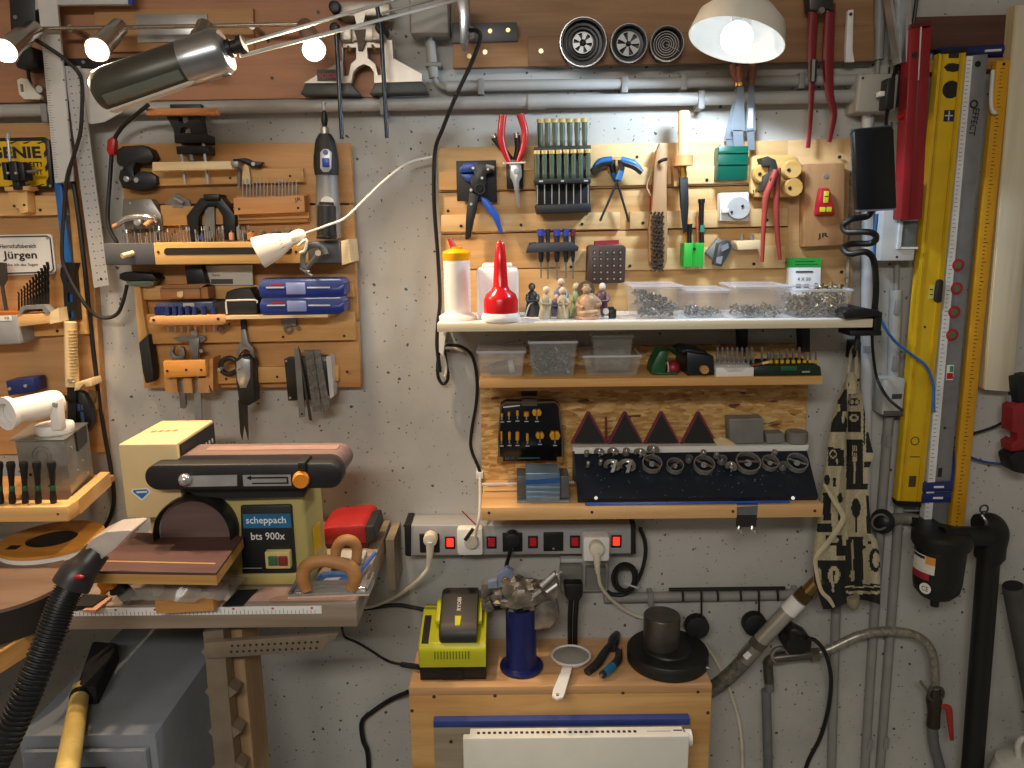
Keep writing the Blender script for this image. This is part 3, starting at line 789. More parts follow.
# lower rail with blue boxes
zr = P(230, 316, .10).z
T('wooden_rail', 'rounded wooden rail holding blue handled bits under the wooden box', 'rail', [('bar', B(BEECH).poly([(150, 317), (222, 315), (226, 318), (226, 323), (222, 325), (151, 326), (148, 322)], D2, .10, bev=.003)), ('screw', B(DSTEEL).disc(153.5, 320, .1, .1008, 1.5, 8)), ('screw', B(DSTEEL).disc(218, 319, .1, .1008, 1.5, 8)),
   ('shelf_strip', B(PALE).poly([(226, 316), (328, 314.5), (328, 317), (226, 319.5)], D2, .10))])
T('hinge_fitting', 'steel hinge plate under the rail beside the wrench', 'hinge', B(STEEL2).bx(217, 319, 228, 326, D2, .055).ring(221, 329, .055, 3.2, 1.1, 14))
T('hinge_fitting', 'steel hinge plate with round eye under the blue boxes', 'hinge', B(STEEL2).bx(281, 318, 296, 326, D2, .055).ring(288, 329, .055, 3.6, 1.2, 14).ring(298, 328, .055, 1.9, .6, 12))
for i, x in enumerate((168, 175, 181, 188, 195, 204, 214)):
    T('blue_handled_bit', 'short bit with dark blue grip seated in the rounded wooden rail', 'bit', [('grip', B(K('22336f', .4)).tp([(x, 315.5, .085), (x - .3, 307 - i % 2, .085)], 2.6, 8, 1)), ('shank', B(STEEL).tp([(x, 325, .085), (x + .5, 331, .085)], .9, 6, 1).tp([(x + .5, 331, .085), (x - .8, 331.5, .085)], .8, 6, 1))], 'blue grip bits in the wooden rail')
cb = K('20317e', .25, n=.05)
T('bit_case', 'flat clear and blue case lying on the wooden rail', 'case', [('tray', B(cb).bx(154, 307, 182, 315.5, D2, .075, .002)), ('lid', B(K('7f8db8', .2, alpha=.55)).poly([(155, 303), (212, 301), (214, 306), (210, 311), (155, 312)], D2, .072, bev=.002)), ('label', B(OFFW).bx(183, 303, 194, 306.5, .072, .0725))])


def blue_case(x0, y0, x1, y1, label, shift):
    h = y1 - y0
    return T('blue_case', label, 'case', [
        ('body', B(cb).poly([(x0, y0 + h * .45), (x1, y0 + h * .42), (x1 + 6, y0 + h * .25), (x1 + 6, y1 - 3), (x1, y1), (x0 + 2, y1)], D2, .10, bev=.002)),
        ('lid', B(K('55629c', .15, n=.03)).poly([(x0, y0 + h * .45), (x0 + 3, y0), (x1 + 3, y0 - 1), (x1 + 6, y0 + h * .25), (x1, y0 + h * .43)], D2, .097, bev=.002)),
        ('catch', B(K('8a96c8', .2)).bx(x0 + 28, y0 + h * .2, x0 + 47, y1 - 3, .10, .104, .001)),
        ('seam', B(K('c9cfe4', .3)).bx(x0 + 8, y0 + h * .42, x0 + 26, y0 + h * .50, .10, .1012).bx(x0 + 49, y0 + h * .42, x1 - 8, y0 + h * .5, .10, .1012)),
        ('red_bit', B(RED).bx(x0 + 12, y0 + h * .28, x0 + 24, y0 + h * .36, .098, .1005))])


blue_case(258, 279, 338, 297.5, 'upper of two dark blue tool cases stacked on the rail', 0)
blue_case(259, 297.5, 338, 314.5, 'lower of two dark blue tool cases stacked on the rail', 0)
T('black_pouch', 'black rubbery pouch with a pale wire handle beside the blue cases', 'pouch', [('pouch', B(BLK2).poly([(208, 312), (214, 302), (224, 300), (226, 292), (234, 289), (250, 288), (253, 293), (257, 300), (257, 314), (208, 315)], D2, .085, bev=.004)),
   ('wire', B(OFFW).tp([(227, 314, .09), (226, 302, .09), (230, 300.5, .09), (255, 300, .09), (257, 303, .09)], .9, 6, 2))])
# --- wood holder with caliper and spanner
OH = WD('d99a4a', 'c07f34')
T('tool_holder', 'bright orange brown wooden holder block low on the tool board', 'holder', [('face', B(OH).poly([(163, 361), (205, 360), (206, 376), (164, 378)], .07, .088, bev=.001)), ('side', B(OAK).poly([(206, 360), (213, 358), (213, 392), (206, 378)], D1, .07)),
   ('slat', B(OAKZ).bx(165, 378, 177, 393, D1, .07)), ('slat', B(OAKZ).bx(183, 378, 192, 393, D1, .07)), ('slat', B(OAKZ).bx(198, 378, 209, 393, D1, .07))] + screws([(167, 371), (186, 370), (201, 370)], .088, 1.2))
T('open_spanner', 'open ended steel spanner standing in the orange brown holder', 'spanner', [('shaft', B(STEEL2).poly([(176, 360), (180, 360), (186, 405), (184, 409), (180, 408)], .05, .058, bev=.001)),
   ('jaw', B(STEEL2).poly([(172, 360), (169, 354), (171, 347), (174, 347), (172.5, 352), (175, 356), (179, 356), (181, 352), (180, 347), (183, 348), (185, 354), (183, 360), (180, 362), (176, 362)], .05, .06, bev=.001))])
T('vernier_caliper', 'steel vernier caliper hanging through the orange brown holder', 'caliper', [('beam', B(STEEL).poly([(191, 331), (197, 331), (202, 420), (195, 421)], .046, .053)),
   ('slider', B(STEEL2).poly([(188, 339), (199, 338), (198, 359), (192, 360)], .053, .06, bev=.001)), ('jaw', B(STEEL2).poly([(172, 338), (190, 336), (204, 336), (206, 339), (202, 342), (190, 341), (180, 342)], .05, .056)), ('thumb_wheel', B(STEEL).disc(201, 351, .052, .06, 2, 10))])
# --- scissors
T('marking_gauge', 'grey forked gauge hanging on a black hook above the scissors', 'gauge', [('fork', B(K('8d8d8f', .35, .5)).poly([(241, 330), (245, 329), (248, 343), (253, 348), (254, 358), (251, 356), (249, 350), (244, 349), (240, 354), (238, 358), (236, 354), (238, 346), (241, 341)], .05, .06, bev=.001)), ('stem', B(BLACK).poly([(240, 313), (245, 313), (246, 331), (241, 331)], .05, .058))])
T('scissors', 'black handled scissors with long grey blades pointing down', 'scissors', [
    ('blade', B(DSTEEL).poly([(238, 400), (243, 403), (244, 424), (242, 440), (240, 432)], .055, .059)), ('blade', B(DSTEEL).poly([(242, 402), (247, 400), (248, 432), (248, 440), (244, 424)], .06, .064)),
    ('handle', B(K('1c1c1c', .5)).poly([(234, 360), (240, 356), (249, 356), (253, 362), (254, 385), (255, 402), (248, 406), (239, 404), (236, 385)], .044, .075, bev=.004)),
    ('handle_loop', B(K('1c1c1c', .5)).tp([(238, 362, .06), (230, 358, .06), (222, 362, .06), (222, 371, .06), (230, 374, .06), (238, 370, .06)], 2.6, 8, 5)),
    ('chrome_plate', B(STEEL).poly([(236, 362), (242, 358), (250, 360), (250, 378), (246, 388), (240, 388), (237, 380)], .075, .078, bev=.001)),
    ('pin', B(CHROME).tp([(219, 370, .09), (226, 366, .06)], 1.6)), ('pin', B(CHROME).tp([(237, 370, .09), (244, 365, .07)], 1.6))])
# --- magnet plate with files
T('magnet_plate', 'black square magnetic plate with chrome corner screws low on the board', 'magnet holder', [('plate', B(K('1d1d1e', .35)).poly([(284, 359), (326, 357), (330, 399), (288, 401)], D1, .06, bev=.001)), ('edge_strip', B(LGREY).poly([(326, 357), (331, 356), (334, 396), (330, 399)], D1, .062))] + screws([(286, 361), (290, 398), (325, 360), (328, 397)], .06, 1.4, CHROME))
for pts, lab, mm in (([(294, 349), (300, 349), (305, 417), (299, 418)], 'narrow steel strip with a hole on the black magnet plate', STEEL2), ([(298, 346), (300, 352), (312, 421), (309, 420)], 'thin dark pointed blade on the magnet plate', DSTEEL),
                     ([(304, 350), (313, 350), (322, 412), (313, 412)], 'mottled grey file beside the thin dark blade', K('6d6a64', .5, .5, .3, 150)), ([(313, 350), (320, 350), (330, 408), (323, 411)], 'grey file nearest the pale edge of the magnet plate', K('787570', .5, .5, .3, 150))):
    d0 = .06 if 'thin' not in lab else .064
    T('flat_file', lab, 'file', [('strip', B(mm).poly(pts, d0, d0 + .003)), ('tang_hole', B(BLACK).disc((pts[2][0] + pts[3][0]) / 2, pts[2][1] - 3, d0 + .003, d0 + .0033, 1.1, 8))] if 'hole' in lab else B(mm).poly(pts, d0, d0 + .003))
# ================================================================ panel at the picture's left edge
PLY = WD('c79a68', 'b08350'); PB = .02; PF = .036
T('plywood_board', 'tall plywood tool panel carrying the yellow and white signs', 'tool panel', [
    ('panel', B(PLY).poly([(-110, 124), (52, 123), (72, 150), (88, 184), (101, 385), (106, 452), (-110, 456)], 0, PB)),
    ('cleat', B(PINE).poly([(-60, 192), (57, 196), (68, 215), (-60, 217)], PB, PF, bev=.001)), ('cleat', B(PINE).poly([(24, 320), (80, 318), (87, 334), (26, 337)], PB, PF, bev=.001)),
    ('edge_strip', B(LW2).poly([(68, 190), (76, 190), (88, 334), (80, 334)], PB, .034)), ('cleat', B(LW1).poly([(-60, 398), (96, 392), (97, 410), (-60, 416)], PB, .03)), *screws([(40, 210), (57, 331)], PF, 1.5)])
YS = K('e3b71c', .35, n=.06)
sg = B(K('1c1a17', .4)).poly([(-60, 139), (44, 137), (49, 140), (53, 186), (50, 189), (-60, 190)], PF, .040, bev=.001)
face = B(YS).poly([(-60, 142), (41, 141), (45, 144), (49, 183), (46, 186), (-60, 187)], .040, .0406)
hz = B(K('1c1a17', .4))
for y0 in (150, 164, 178): hz.poly([(43.5 + (y0 - 150) * .09, y0 + 3), (46.5 + (y0 - 150) * .09, y0 - 2), (47.5 + (y0 - 150) * .09, y0 + 4), (44.5 + (y0 - 150) * .09, y0 + 8)], .0406, .041)
for x0 in (8, 22, 36): hz.poly([(x0, 143), (x0 + 6, 141.5), (x0 + 9, 141.5), (x0 + 3, 144)], .0406, .041).poly([(x0, 186), (x0 + 6, 184), (x0 + 9, 184), (x0 + 3, 186.5)], .0406, .041)
let = B(K('1c1a17', .4)).tx('GENIE', 15, 152.5, .041, 52, 11.5, 0, .0004, .035).tx('BEI DER ARBEIT!', 12, 164.5, .041, 60, 5, 0, .0004, .03).tx('NICHT', 32, 172.5, .041, 22, 5.5)
T('warning_sign', 'yellow tin sign with black hazard border and black capital letters', 'sign', [('plate', sg), ('face', face, [('hazard_stripe', hz)]), ('lettering', let), ('corner_hole', B(STEEL).disc(50, 186, .040, .0412, 1.3, 10))])
wr = B(WHITE).poly([(-60, 236), (49, 234), (52, 236), (56, 270), (54, 274), (-60, 278)], .021, .024, bev=.0006)
rim = B(K('3a3836', .5)).tp([(-60, 238, .0245), (47, 236, .0245), (50, 238, .0245), (53.5, 269, .0245), (51, 272, .0245), (-60, 275.5, .0245)], .7, 6, 1)
T('name_sign', 'white name sign with rounded corner and thin dark rim', 'sign', [('plate', wr), ('rim_line', rim),
  ('lettering', B(K('26241f', .5)).tx('Herrschaftsbereich', 18, 246, .0245, 36, 4.2).tx('Jürgen', 20, 256, .0245, 34, 10, 0, .0004, .018).tx('hier habe ich das Sagen', 17, 265, .0245, 42, 3.4)), ('screw', B(STEEL).disc(47, 238, .024, .0255, 1.4, 10)), ('screw', B(STEEL).disc(53, 273, .024, .0255, 1.4, 10))])
T('depth_stop', 'black clamp block with a steel rod in front of the yellow sign', 'clamp', [
    ('block', B(bk).bx(2, 162, 7, 180, .06, .085, .002).bx(9, 161, 17, 181, .06, .09, .002).bx(17, 162, 24, 180, .06, .085, .002).bx(12, 178, 19, 190, .06, .08, .002)),
    ('rod', B(STEEL).tp([(8, 138, .07), (10, 162, .07)], 1.4)), ('side_rod', B(STEEL2).tp([(22, 172, .075), (38, 171, .075)], 1.6)), ('screw', B(STEEL).disc(7.5, 173, .085, .092, 1.3, 10)), ('screw', B(STEEL).disc(15.5, 173, .09, .094, 1.3, 10)), ('tip', B(CHROME).tp([(8, 140, .07), (8, 133, .07)], 2))])
T('wooden_bracket', 'small notched wooden bracket below the yellow sign', 'bracket', [('block', B(PINEZ).poly([(7, 189), (26, 188), (28, 212), (20, 214), (18, 208), (12, 209)], PF, .062, bev=.001).poly([(4, 187), (28, 186), (28, 190), (5, 191)], PF, .07)), ('screw', B(DSTEEL).disc(14, 206, .062, .063, 1.5, 8)), ('screw', B(DSTEEL).disc(24, 205, .062, .063, 1.3, 8))])
# drills in a holder
T('drill_holder', 'light wooden drill holder with a grey arched clip on the panel', 'holder', [('block', B(PINE).poly([(15, 315), (50, 313), (50, 323), (17, 327)], PB, .08, bev=.001)), ('side', B(PALE).poly([(50, 312), (58, 308), (60, 322), (50, 324)], PB, .08)),
   ('clip', B(K('8a8b8e', .4, .3)).slab([P(x, y, .0815) for x, y in [(17, 314), (22, 306), (44, 305), (50, 312), (46, 314), (42, 309), (25, 309.5), (21, 314)]], (0, .02, 0)))])
for i in range(11):
    x = 18 + i * 2.9; h = 12 + i * 3.0; x1 = x + (i - 5) * -.2 + 1
    T('twist_drill', 'dark twist drill standing in the wooden drill holder', 'drill bit', [('shank', B(K('37342f', .35, .7)).tp([(x + 1, 311, .06), (x + .8, 306 - h * .3, .06)], .9 + i * .07, 8, 1)), ('flute', B(K('24211e', .35, .7)).tp([(x + .8, 306 - h * .3, .06)] + [(x + .8 + (.35 if q % 2 else -.35), 306 - h * .3 - q * h * .7 / 8, .06) for q in range(1, 8)] + [(x, 304 - h, .06)], .8 + i * .08, 6, 2))], 'twist drills in the wooden holder')
T('spade_bit', 'flat spade bit standing above the grey bit box at the picture edge', 'drill bit', [('blade', B(K('4e4844', .4, .6)).poly([(-3, 262), (6, 263), (7, 280), (3, 287), (1, 287), (-3, 280)], .05, .053)), ('shaft', B(K('4e4844', .4, .6)).tp([(2, 285, .0515), (7, 314, .0515)], 1.8))])
T('grey_bit_box', 'small grey plastic box with a white number label at the edge', 'box', [('shell', B(K('8e9094', .5)).poly([(-40, 316), (16, 315), (20, 344), (-40, 347)], PB, .085, bev=.003)), ('lid', B(K('b5652a', .5)).poly([(-40, 313), (15, 312), (16, 316), (-40, 317)], PB, .083)), ('label', B(WHITE).poly([(0, 316), (11, 315.5), (12, 320.5), (0, 321)], .085, .0855)), ('lettering', B(BLACK).tx('10', 7, 318, .0857, 4, 2.8))])
# rulers and bar
AL = K('d7d6d4', .35, .35, n=.03)
def ruler_marks(b, p0, p1, side, n, d, L=3):
    for i in range(n):
        t = (i + .5) / n; x = p0[0] + (p1[0] - p0[0]) * t; y = p0[1] + (p1[1] - p0[1]) * t
        b.poly([(x, y), (x + side * (L if i % 5 else L * 1.7), y - .1), (x + side * (L if i % 5 else L * 1.7), y + .3), (x, y + .35)], d, d + .0002)
    return b
rm = ruler_marks(B(K('5f6066', .5)), (41, 30), (55, 178), 1, 60, .0605)
hl = B(K('3c3c3e', .6))
for i in range(7): hl.disc(59 + i * 2.3, 40 + i * 20, .0605, .0608, .9, 8)
T('aluminium_ruler', 'broad white aluminium ruler hanging at a slant, smooth face', 'ruler', [('blade', B(AL).poly([(36, -20), (55, -20), (73, 181), (55, 183)], .055, .0605)), ('scale_marking', rm), ('hole', hl)])
hl = B(K('3a3a3c', .6))
for i in range(30):
    t = i / 29; x = 69 + 29 * t; y = 72 + 208 * t
    hl.disc(x, y, .052, .0523, .75, 6).disc(x + 8, y - 1, .052, .0523, .75, 6)
    if i % 2: hl.disc(x + 4, y, .052, .0523, .5, 6)
T('perforated_ruler', 'perforated pale grey steel square reaching lowest beside the plywood panel', 'ruler', [('blade', B(K('bab9b8', .4, .3, n=.03)).poly([(64, 66), (80, 66), (109, 285), (94, 288)], .049, .052)), ('hole', hl), ('hole', B(BLACK).disc(101, 279, .052, .0524, 1.4, 10)),
   ('crosspiece', B(K('c9c7c4', .4, .3, n=.03)).poly([(76, 68), (106, 70), (122, 112), (104, 122), (92, 124), (84, 122)], .045, .0485))])
T('black_bar', 'black flat steel bar fixed level behind the slanted rulers', 'bar', [('bar', B(bk).poly([(40, 59), (152, 57), (152, 66), (40, 68)], .018, .028)), ('bolt', B(STEEL).disc(83, 62, .028, .031, 1.6, 10))])
T('blue_bar', 'long blue bar in a black banded sleeve hanging beside the panel edge', 'bar', [('bar', B(K('2068b8', .4)).poly([(54, 183), (61, 183), (77, 318), (69, 320)], .036, .044, bev=.001)), ('sleeve', B(bk).slab([P(x, y, .05) for x, y in [(61, 262), (76, 263), (74, 272), (78, 320), (65, 322), (63, 285), (60, 275)]], (0, .02, 0), [[P(x, y, .05) for x, y in [(66, 275), (70, 275), (71, 283), (67, 283)]], [P(x, y, .05) for x, y in [(67.5, 293), (72, 293), (72.8, 302), (68.2, 302)]], [P(x, y, .05) for x, y in [(69, 311), (73.5, 311), (74.3, 318), (69.6, 318)]]])), ('bolt', B(STEEL).disc(59, 266, .04, .055, 2.4, 12))])
T('white_hook', 'white plastic cable hook under the leftmost lit spotlight', 'hook', [('hook', B(OFFW).slab([P(x, y, .05) for x, y in [(17, 80), (21, 78), (27, 79), (30, 84), (36, 92), (41, 96), (40, 99), (24, 99), (19, 94)]], (0, .012, 0), [[P(x, y, .05) for x, y in [(20, 84), (23, 84), (24, 92), (21, 92)]]])), ('wheel', B(CHROME).disc(39, 89, .03, .05, 3.4, 14))])
T('power_adapter', 'black plug adapter hanging behind the leftmost spotlight', 'adapter', [('housing', B(BLACK).bx(14, 46, 34, 68, .02, .07, .005)), ('lead', B(BLACK).tp([(28, 66, .05), (29, 78, .045), (34, 92, .04), (42, 100, .04)], 1.7))])
T('black_case', 'tall black case standing behind the leftmost spotlight at the top', 'case', [('case_body', B(K('1f2022', .5)).poly([(7, -25), (34, -25), (36, 28), (10, 32)], .02, .06, bev=.004)), ('lock', B(STEEL2).disc(15, 17, .06, .063, 2, 10))])
T('white_profile', 'long white flat profile along the very top edge', 'profile', [('strip', B(LGREY).poly([(35, -14), (128, -14), (128, 4), (48, 5), (35, 10)], .05, .06, bev=.001)), ('end_cap', B(BLUE).poly([(128, -14), (132, -14), (132, 4), (128, 4)], .05, .06))])
T('black_cable', 'black cable running from the spotlight rail down along both slanted rulers', 'cable', B(K('1f1b19', .5)).tp([(36, 40, .09), (52, 50, .085), (66, 60, .08), (78, 72, .075), (82, 84, .07), (82, 110, .07), (80, 134, .07), (73, 158, .068), (67, 178, .066), (64, 210, .065), (62, 255, .065), (68, 275, .065), (82, 300, .065), (94, 314, .06), (106, 318, .055), (117, 314, .05), (123, 302, .05), (127, 285, .05)], 1.9, 8))
T('black_cable', 'black cable rising from the clamp jaws behind the studio lamp', 'cable', B(K('1f1b19', .5)).tp([(148, 105, .1), (132, 118, .06), (120, 130, .04), (113, 145, .035), (110, 180, .035), (108, 222, .045), (117, 243, .055)], 2, 8))
T('black_cable', 'thick black cable running down the edge of the plywood panel to the bench', 'cable', B(K('191817', .5)).tp([(60, 64, .04), (70, 160, .04), (77, 205, .042), (85, 270, .04), (90, 320, .025), (97, 380, .02), (104, 430, .018), (111, 470, .018), (114, 500, .018), (109, 520, .02), (100, 533, .03)], 2.2, 8))
# pull saw with wrapped handle
parts = [('handle', B(K('dfc594', .6)).tp([(70.5, 322, .06), (71, 350, .06), (72.5, 386, .06)], 6.2, 14, 4, [5.8, 6, 6.4]))]
wr = B(K('cbb07c', .65))
for i in range(17): wr.tp([(70.6 + .1 * i - 6.3, 330 + i * 3.2, .06), (70.6 + .1 * i, 330.6 + i * 3.2, .0735), (70.6 + .1 * i + 6.3, 330 + i * 3.2, .06)], .6, 5, 3)
parts[0] = (parts[0][0], parts[0][1], [('wrapping', wr)])
T('pull_saw', 'pull saw with pale rattan wrapped handle hanging blade down', 'saw', parts + [('blade', B(BLACK).poly([(67, 386), (76, 386), (76, 430), (68, 432)], .052, .056)), ('bolt', B(STEEL).disc(69, 381, .07, .076, 2.2, 12))])
T('saw_hook', 'small pale wooden hook piece beside the rattan saw handle', 'hook', B(PALE).poly([(75, 383), (90, 379), (92, 386), (86, 387), (84, 384), (78, 390), (74, 391)], .03, .07, bev=.001))
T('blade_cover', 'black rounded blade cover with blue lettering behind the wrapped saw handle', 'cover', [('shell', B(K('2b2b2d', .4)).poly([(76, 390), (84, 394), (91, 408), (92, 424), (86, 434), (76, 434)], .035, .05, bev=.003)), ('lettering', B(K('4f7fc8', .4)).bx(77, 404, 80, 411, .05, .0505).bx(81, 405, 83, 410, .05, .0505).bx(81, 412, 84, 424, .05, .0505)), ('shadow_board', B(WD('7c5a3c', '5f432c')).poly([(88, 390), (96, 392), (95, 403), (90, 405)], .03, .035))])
# white cylinder lamp with bracket
a, b = P(9, 413, .235), P(58, 402, .15); ax = b - a; L = ax.length; k = mp(30, 408, .16)
T('cylinder_lamp', 'white cylindrical spot lamp lying on a bracket above the metal box', 'lamp', [
    ('housing', B(WHITE).lathe([(0, .003), (12.5 * k, .003), (12.6 * k, L * .02), (13 * k, L * .9), (12 * k, L), (0, L)], a, ax, 32)), ('rim', B(WHITE).lathe([(10 * k, -4 * k), (16 * k, -4 * k), (16 * k, 1 * k), (10 * k, 1 * k), (10 * k, -4 * k)], a, ax, 32)),
    ('bracket', B(WHITE).poly([(49, 403), (57, 400), (60, 430), (51, 430)], .165, .185, bev=.001)), ('bolt', B(STEEL).disc(54, 405, .185, .19, 2.4, 12)), ('lead', B(BLACK).tp([(57, 396, .15), (64, 396, .12), (70, 402, .06)], 2))])
T('blue_clip', 'dark blue plastic clip with two screws above the white cylinder lamp', 'clip', [('clip', B(K('1c2c66', .35)).poly([(5, 381), (33, 378), (35, 392), (8, 396)], .03, .07, bev=.003)), ('screw', B(STEEL).disc(9, 389, .07, .072, 1.6, 10)), ('screw', B(STEEL).disc(25, 386, .07, .072, 1.6, 10))])
# galvanised box and tray
zt = PZ(70, 508, 1.14)
GV = K('94918b', .38, .6, n=.22, sc=14)
dF = .20
ztr = P(40, 506, dF + .03).z                      # top of tray edge
x0, x1 = P(18, 460, dF).x, P(67, 460, dF).x; ztop = P(40, 441, dF).z; zbot = P(40, 503, dF).z
dB = .075; sk = P(93, 470, dB).x - x1
bx8 = lambda x, y, z: V((x, -y, z))
gb = B(GV).slab([bx8(x0, dF, zbot), bx8(x1, dF, zbot), bx8(x1, dF, ztop), bx8(x0, dF, ztop)], (sk, dF - dB, 0), (), .001)
cx, cz = (x0 + x1) / 2, (zbot + ztop) / 2
k = mp(40, 470, dF)
T('metal_box', 'galvanised square metal box with knockouts standing on the wooden tray', 'box', [('box_body', gb),
    ('knockout', B(STEEL2).tube([V((cx + math.cos(a_) * 9.5 * k, -dF - .0005, ztop - 15 * k + math.sin(a_) * 9 * k)) for a_ in [2 * math.pi * q / 24 for q in range(24)]], .0008, 6, 1, None, True)), ('knockout', B(STEEL2).tube([V((cx + math.cos(a_) * 6 * k, -dF - .0005, ztop - 16 * k + math.sin(a_) * 6 * k)) for a_ in [2 * math.pi * q / 20 for q in range(20)]], .0006, 6, 1, None, True)),
    ('lid_plate', B(GV).slab([bx8(x0 - .01, dF + .004, ztop + .001), bx8(x1 + .002, dF + .004, ztop + .001), bx8(x1 + sk + .002, dB, ztop + .001), bx8(x0 + sk - .02, dB, ztop + .001)], (0, 0, .002))),
    *[('rivet', B(CHROME).cyl((x1 + sk * t, -dF + (dF - dB) * t - .0, z), (x1 + sk * t + .002, -dF + (dF - dB) * t, z), .0022, seg=10)) for t, z in ((.2, ztop - .02), (.5, ztop - .03), (.75, ztop - .02), (.35, zbot + .05), (.6, zbot + .06), (.7, zbot + .03))],
    *[('hole', B(BLACK).cyl((cx + u * k, -dF - .0006, zbot + v * k), (cx + u * k, -dF, zbot + v * k), .003, seg=10)) for u, v in ((4, 18), (-14, 30), (8, 30))],
    ('latch', B(DSTEEL).slab([bx8(x1 + sk * .45 + .002, .15, ztop + .003), bx8(x1 + sk * .8 + .003, .1, ztop + .003), bx8(x1 + sk * .85 + .003, .1, ztop - .03), bx8(x1 + sk * .5 + .003, .15, ztop - .035)], (.004, 0, 0)))])
T('tape_roll', 'white reel of tape lying on top of the galvanised box', 'tape roll', [('roll', B(WHITE).lathe([(.010, .003), (17 * k, .003), (18 * k, .006), (18 * k, .018), (17 * k, .021), (.010, .021), (.010, .003)], (cx + sk * .45 + .012, -dF + .05, ztop), (0, 0, 1), 32)), ('core', B(K('e7d8c8', .5)).lathe([(0, .004), (.0098, .004), (.0098, .018), (0, .018)], (cx + sk * .45 + .012, -dF + .05, ztop), (0, 0, 1), 24))])
zt1 = zbot - .001
xr = P(72, 515, .25).x
T('wooden_tray', 'light wooden tray edge holding screwdrivers under the metal box', 'tray', [
    ('front_rail', B(PINE).box((-1.5, -.262, P(40, 522, .262).z), (xr, -.225, P(40, 507, .262).z), .002)),
    ('side_rail', B(PINEY).slab([bx8(xr, .2245, P(40, 522, .262).z), bx8(xr, .2245, P(40, 507, .262).z), bx8(P(112, 488, .06).x, .06, P(40, 507, .262).z), bx8(P(112, 488, .06).x, .06, P(40, 522, .262).z)], (-.02, .0, 0))),
    ('tray_floor', B(OAK).slab([bx8(-1.5, .24, zt1), bx8(xr - .015, .24, zt1), bx8(P(108, 488, .06).x, .03, zt1), bx8(-1.5, .03, zt1)], (0, 0, -.012))), ('screw', B(DSTEEL).cyl((P(58, 514, .262).x, -.2632, P(58, 514, .262).z), (P(58, 514, .262).x, -.262, P(58, 514, .262).z), .002, seg=8))])
ztr = P(40, 507, .262).z
for i, (x, lab) in enumerate(((-1, 'black screwdriver at the picture edge in front of the metal box'), (11, 'black and green screwdriver, second from the picture edge before the metal box'), (24, 'black screwdriver, third along the tray edge'), (37, 'black screwdriver, fourth along the tray edge'), (52, 'black screwdriver nearest the tray corner'))):
    a, b = P(x + 2, 506, .243), P(x, 465, .243); ax = b - a; L = ax.length; k = mp(x, 490, .243)
    a = V((a.x, a.y, ztr + .001))
    T('screwdriver', lab, 'screwdriver', [('handle', B(K('171818', .45)).lathe([(0, 0), (3 * k, 0), (3.4 * k, L * .12), (2.2 * k, L * .35), (2.4 * k, L * .45), (3.3 * k, L * .8), (4.2 * k, L * .92), (3.6 * k, L), (0, L)], a, ax, 14)), ('collar', B(K('1d5c3a', .4)).lathe([(2.25 * k, L * .3), (2.7 * k, L * .31), (2.6 * k, L * .42), (2.3 * k, L * .43)], a, ax, 14)),
      ('shank', B(STEEL).tube([a + V((0, .001, -.03)), a + V((0, .001, 0))], .0018, 8, 1))], 'screwdrivers along the wooden tray')
# ---- discs below and corner table
zd = 1.035
def flat_disc(cx, cy, z, r, t, m, m2, name, lab, cat, hole=0, extra=None):
    c = PZ(cx, cy, z)
    p = [('disc_face', B(m).lathe([(hole, 0), (r, 0), (r, t * .5), (r - .001, t * .5), (hole, t * .5), (hole, 0)], c - V((0, 0, t * .5)), (0, 0, 1), 48)), ('edge', B(m2).lathe([(hole, 0), (r * 1.0, 0), (r * 1.0, t * .5), (hole, t * .5), (hole, 0)], c - V((0, 0, t)), (0, 0, 1), 48))]
    return T(name, lab, cat, p + (extra or []))
# ================================================================ corner table and its things
ZT = 1.012
CT = WD('8a6a4a', '6a4e36', 'y')
e1, e0 = PZ(112, 583, ZT), PZ(0, 652, ZT)
dirv = (e0 - e1).normalized()
e2 = e1 + dirv * .75; e3 = V((-1.6, e2.y, ZT)); e4 = V((-1.6, -.07, ZT)); e5 = V((e1.x, -.07, ZT))
T('corner_table', 'dark corner worktop with a pale chipboard edge, cut off by the picture', 'table', [
    ('top', B(WD('5a4434', '3f2f24')).slab([e1, e2, e3, e4, e5], (0, 0, -.02))), ('edge_band', B(WD('c49a5e', 'a87e46', 'y')).slab([e1 + V((.001, -.001, .0)), e2 + V((.001, -.001, .0)), e2 + V((.001, -.001, -.034)), e1 + V((.001, -.001, -.034))], (-.006, .004, 0))),
    *[('leg', B(PINEZ).box((x, y - .05, 0), (x + .05, y, ZT - .02), .002)) for x, y in ((-1.55, -.12), (-1.55, -.6))]])
c = PZ(52, 538, ZT + .075)
r1 = abs(PZ(101, 538, ZT + .075).x - PZ(8, 538, ZT + .075).x) / 2
T('ring_disc', 'orange yellow ring shaped disc with a white rim stacked above the brown one', 'disc', [('face', B(WD('c98f3e', 'b87c2c')).lathe([(.045, 0), (r1, 0), (r1, .006), (.045, .006), (.045, 0)], c - V((0, 0, .006)), (0, 0, 1), 48)), ('rim', B(WHITE).lathe([(.03, 0), (r1 * .985, 0), (r1 * .985, .011), (.03, .011), (.03, 0)], c - V((0, 0, .0175)), (0, 0, 1), 48)), ('hub', B(BLACK).lathe([(0, 0), (.05, 0), (.05, .008), (0, .008)], c - V((0, 0, .012)), (0, 0, 1), 28)), ('base', B(K('242220', .6)).lathe([(0, 0), (r1 * .8, 0), (r1 * .8, .056), (0, .056)], c - V((0, 0, .0745)), (0, 0, 1), 32)),
   ('patch', B(BLACK).box((c.x - r1 * .62, c.y - r1 * .58, c.z), (c.x - r1 * .40, c.y - r1 * .38, c.z + .0006)))])
c2 = PZ(-2, 584, ZT + .06)
r2 = PZ(62, 584, ZT + .06).x - c2.x
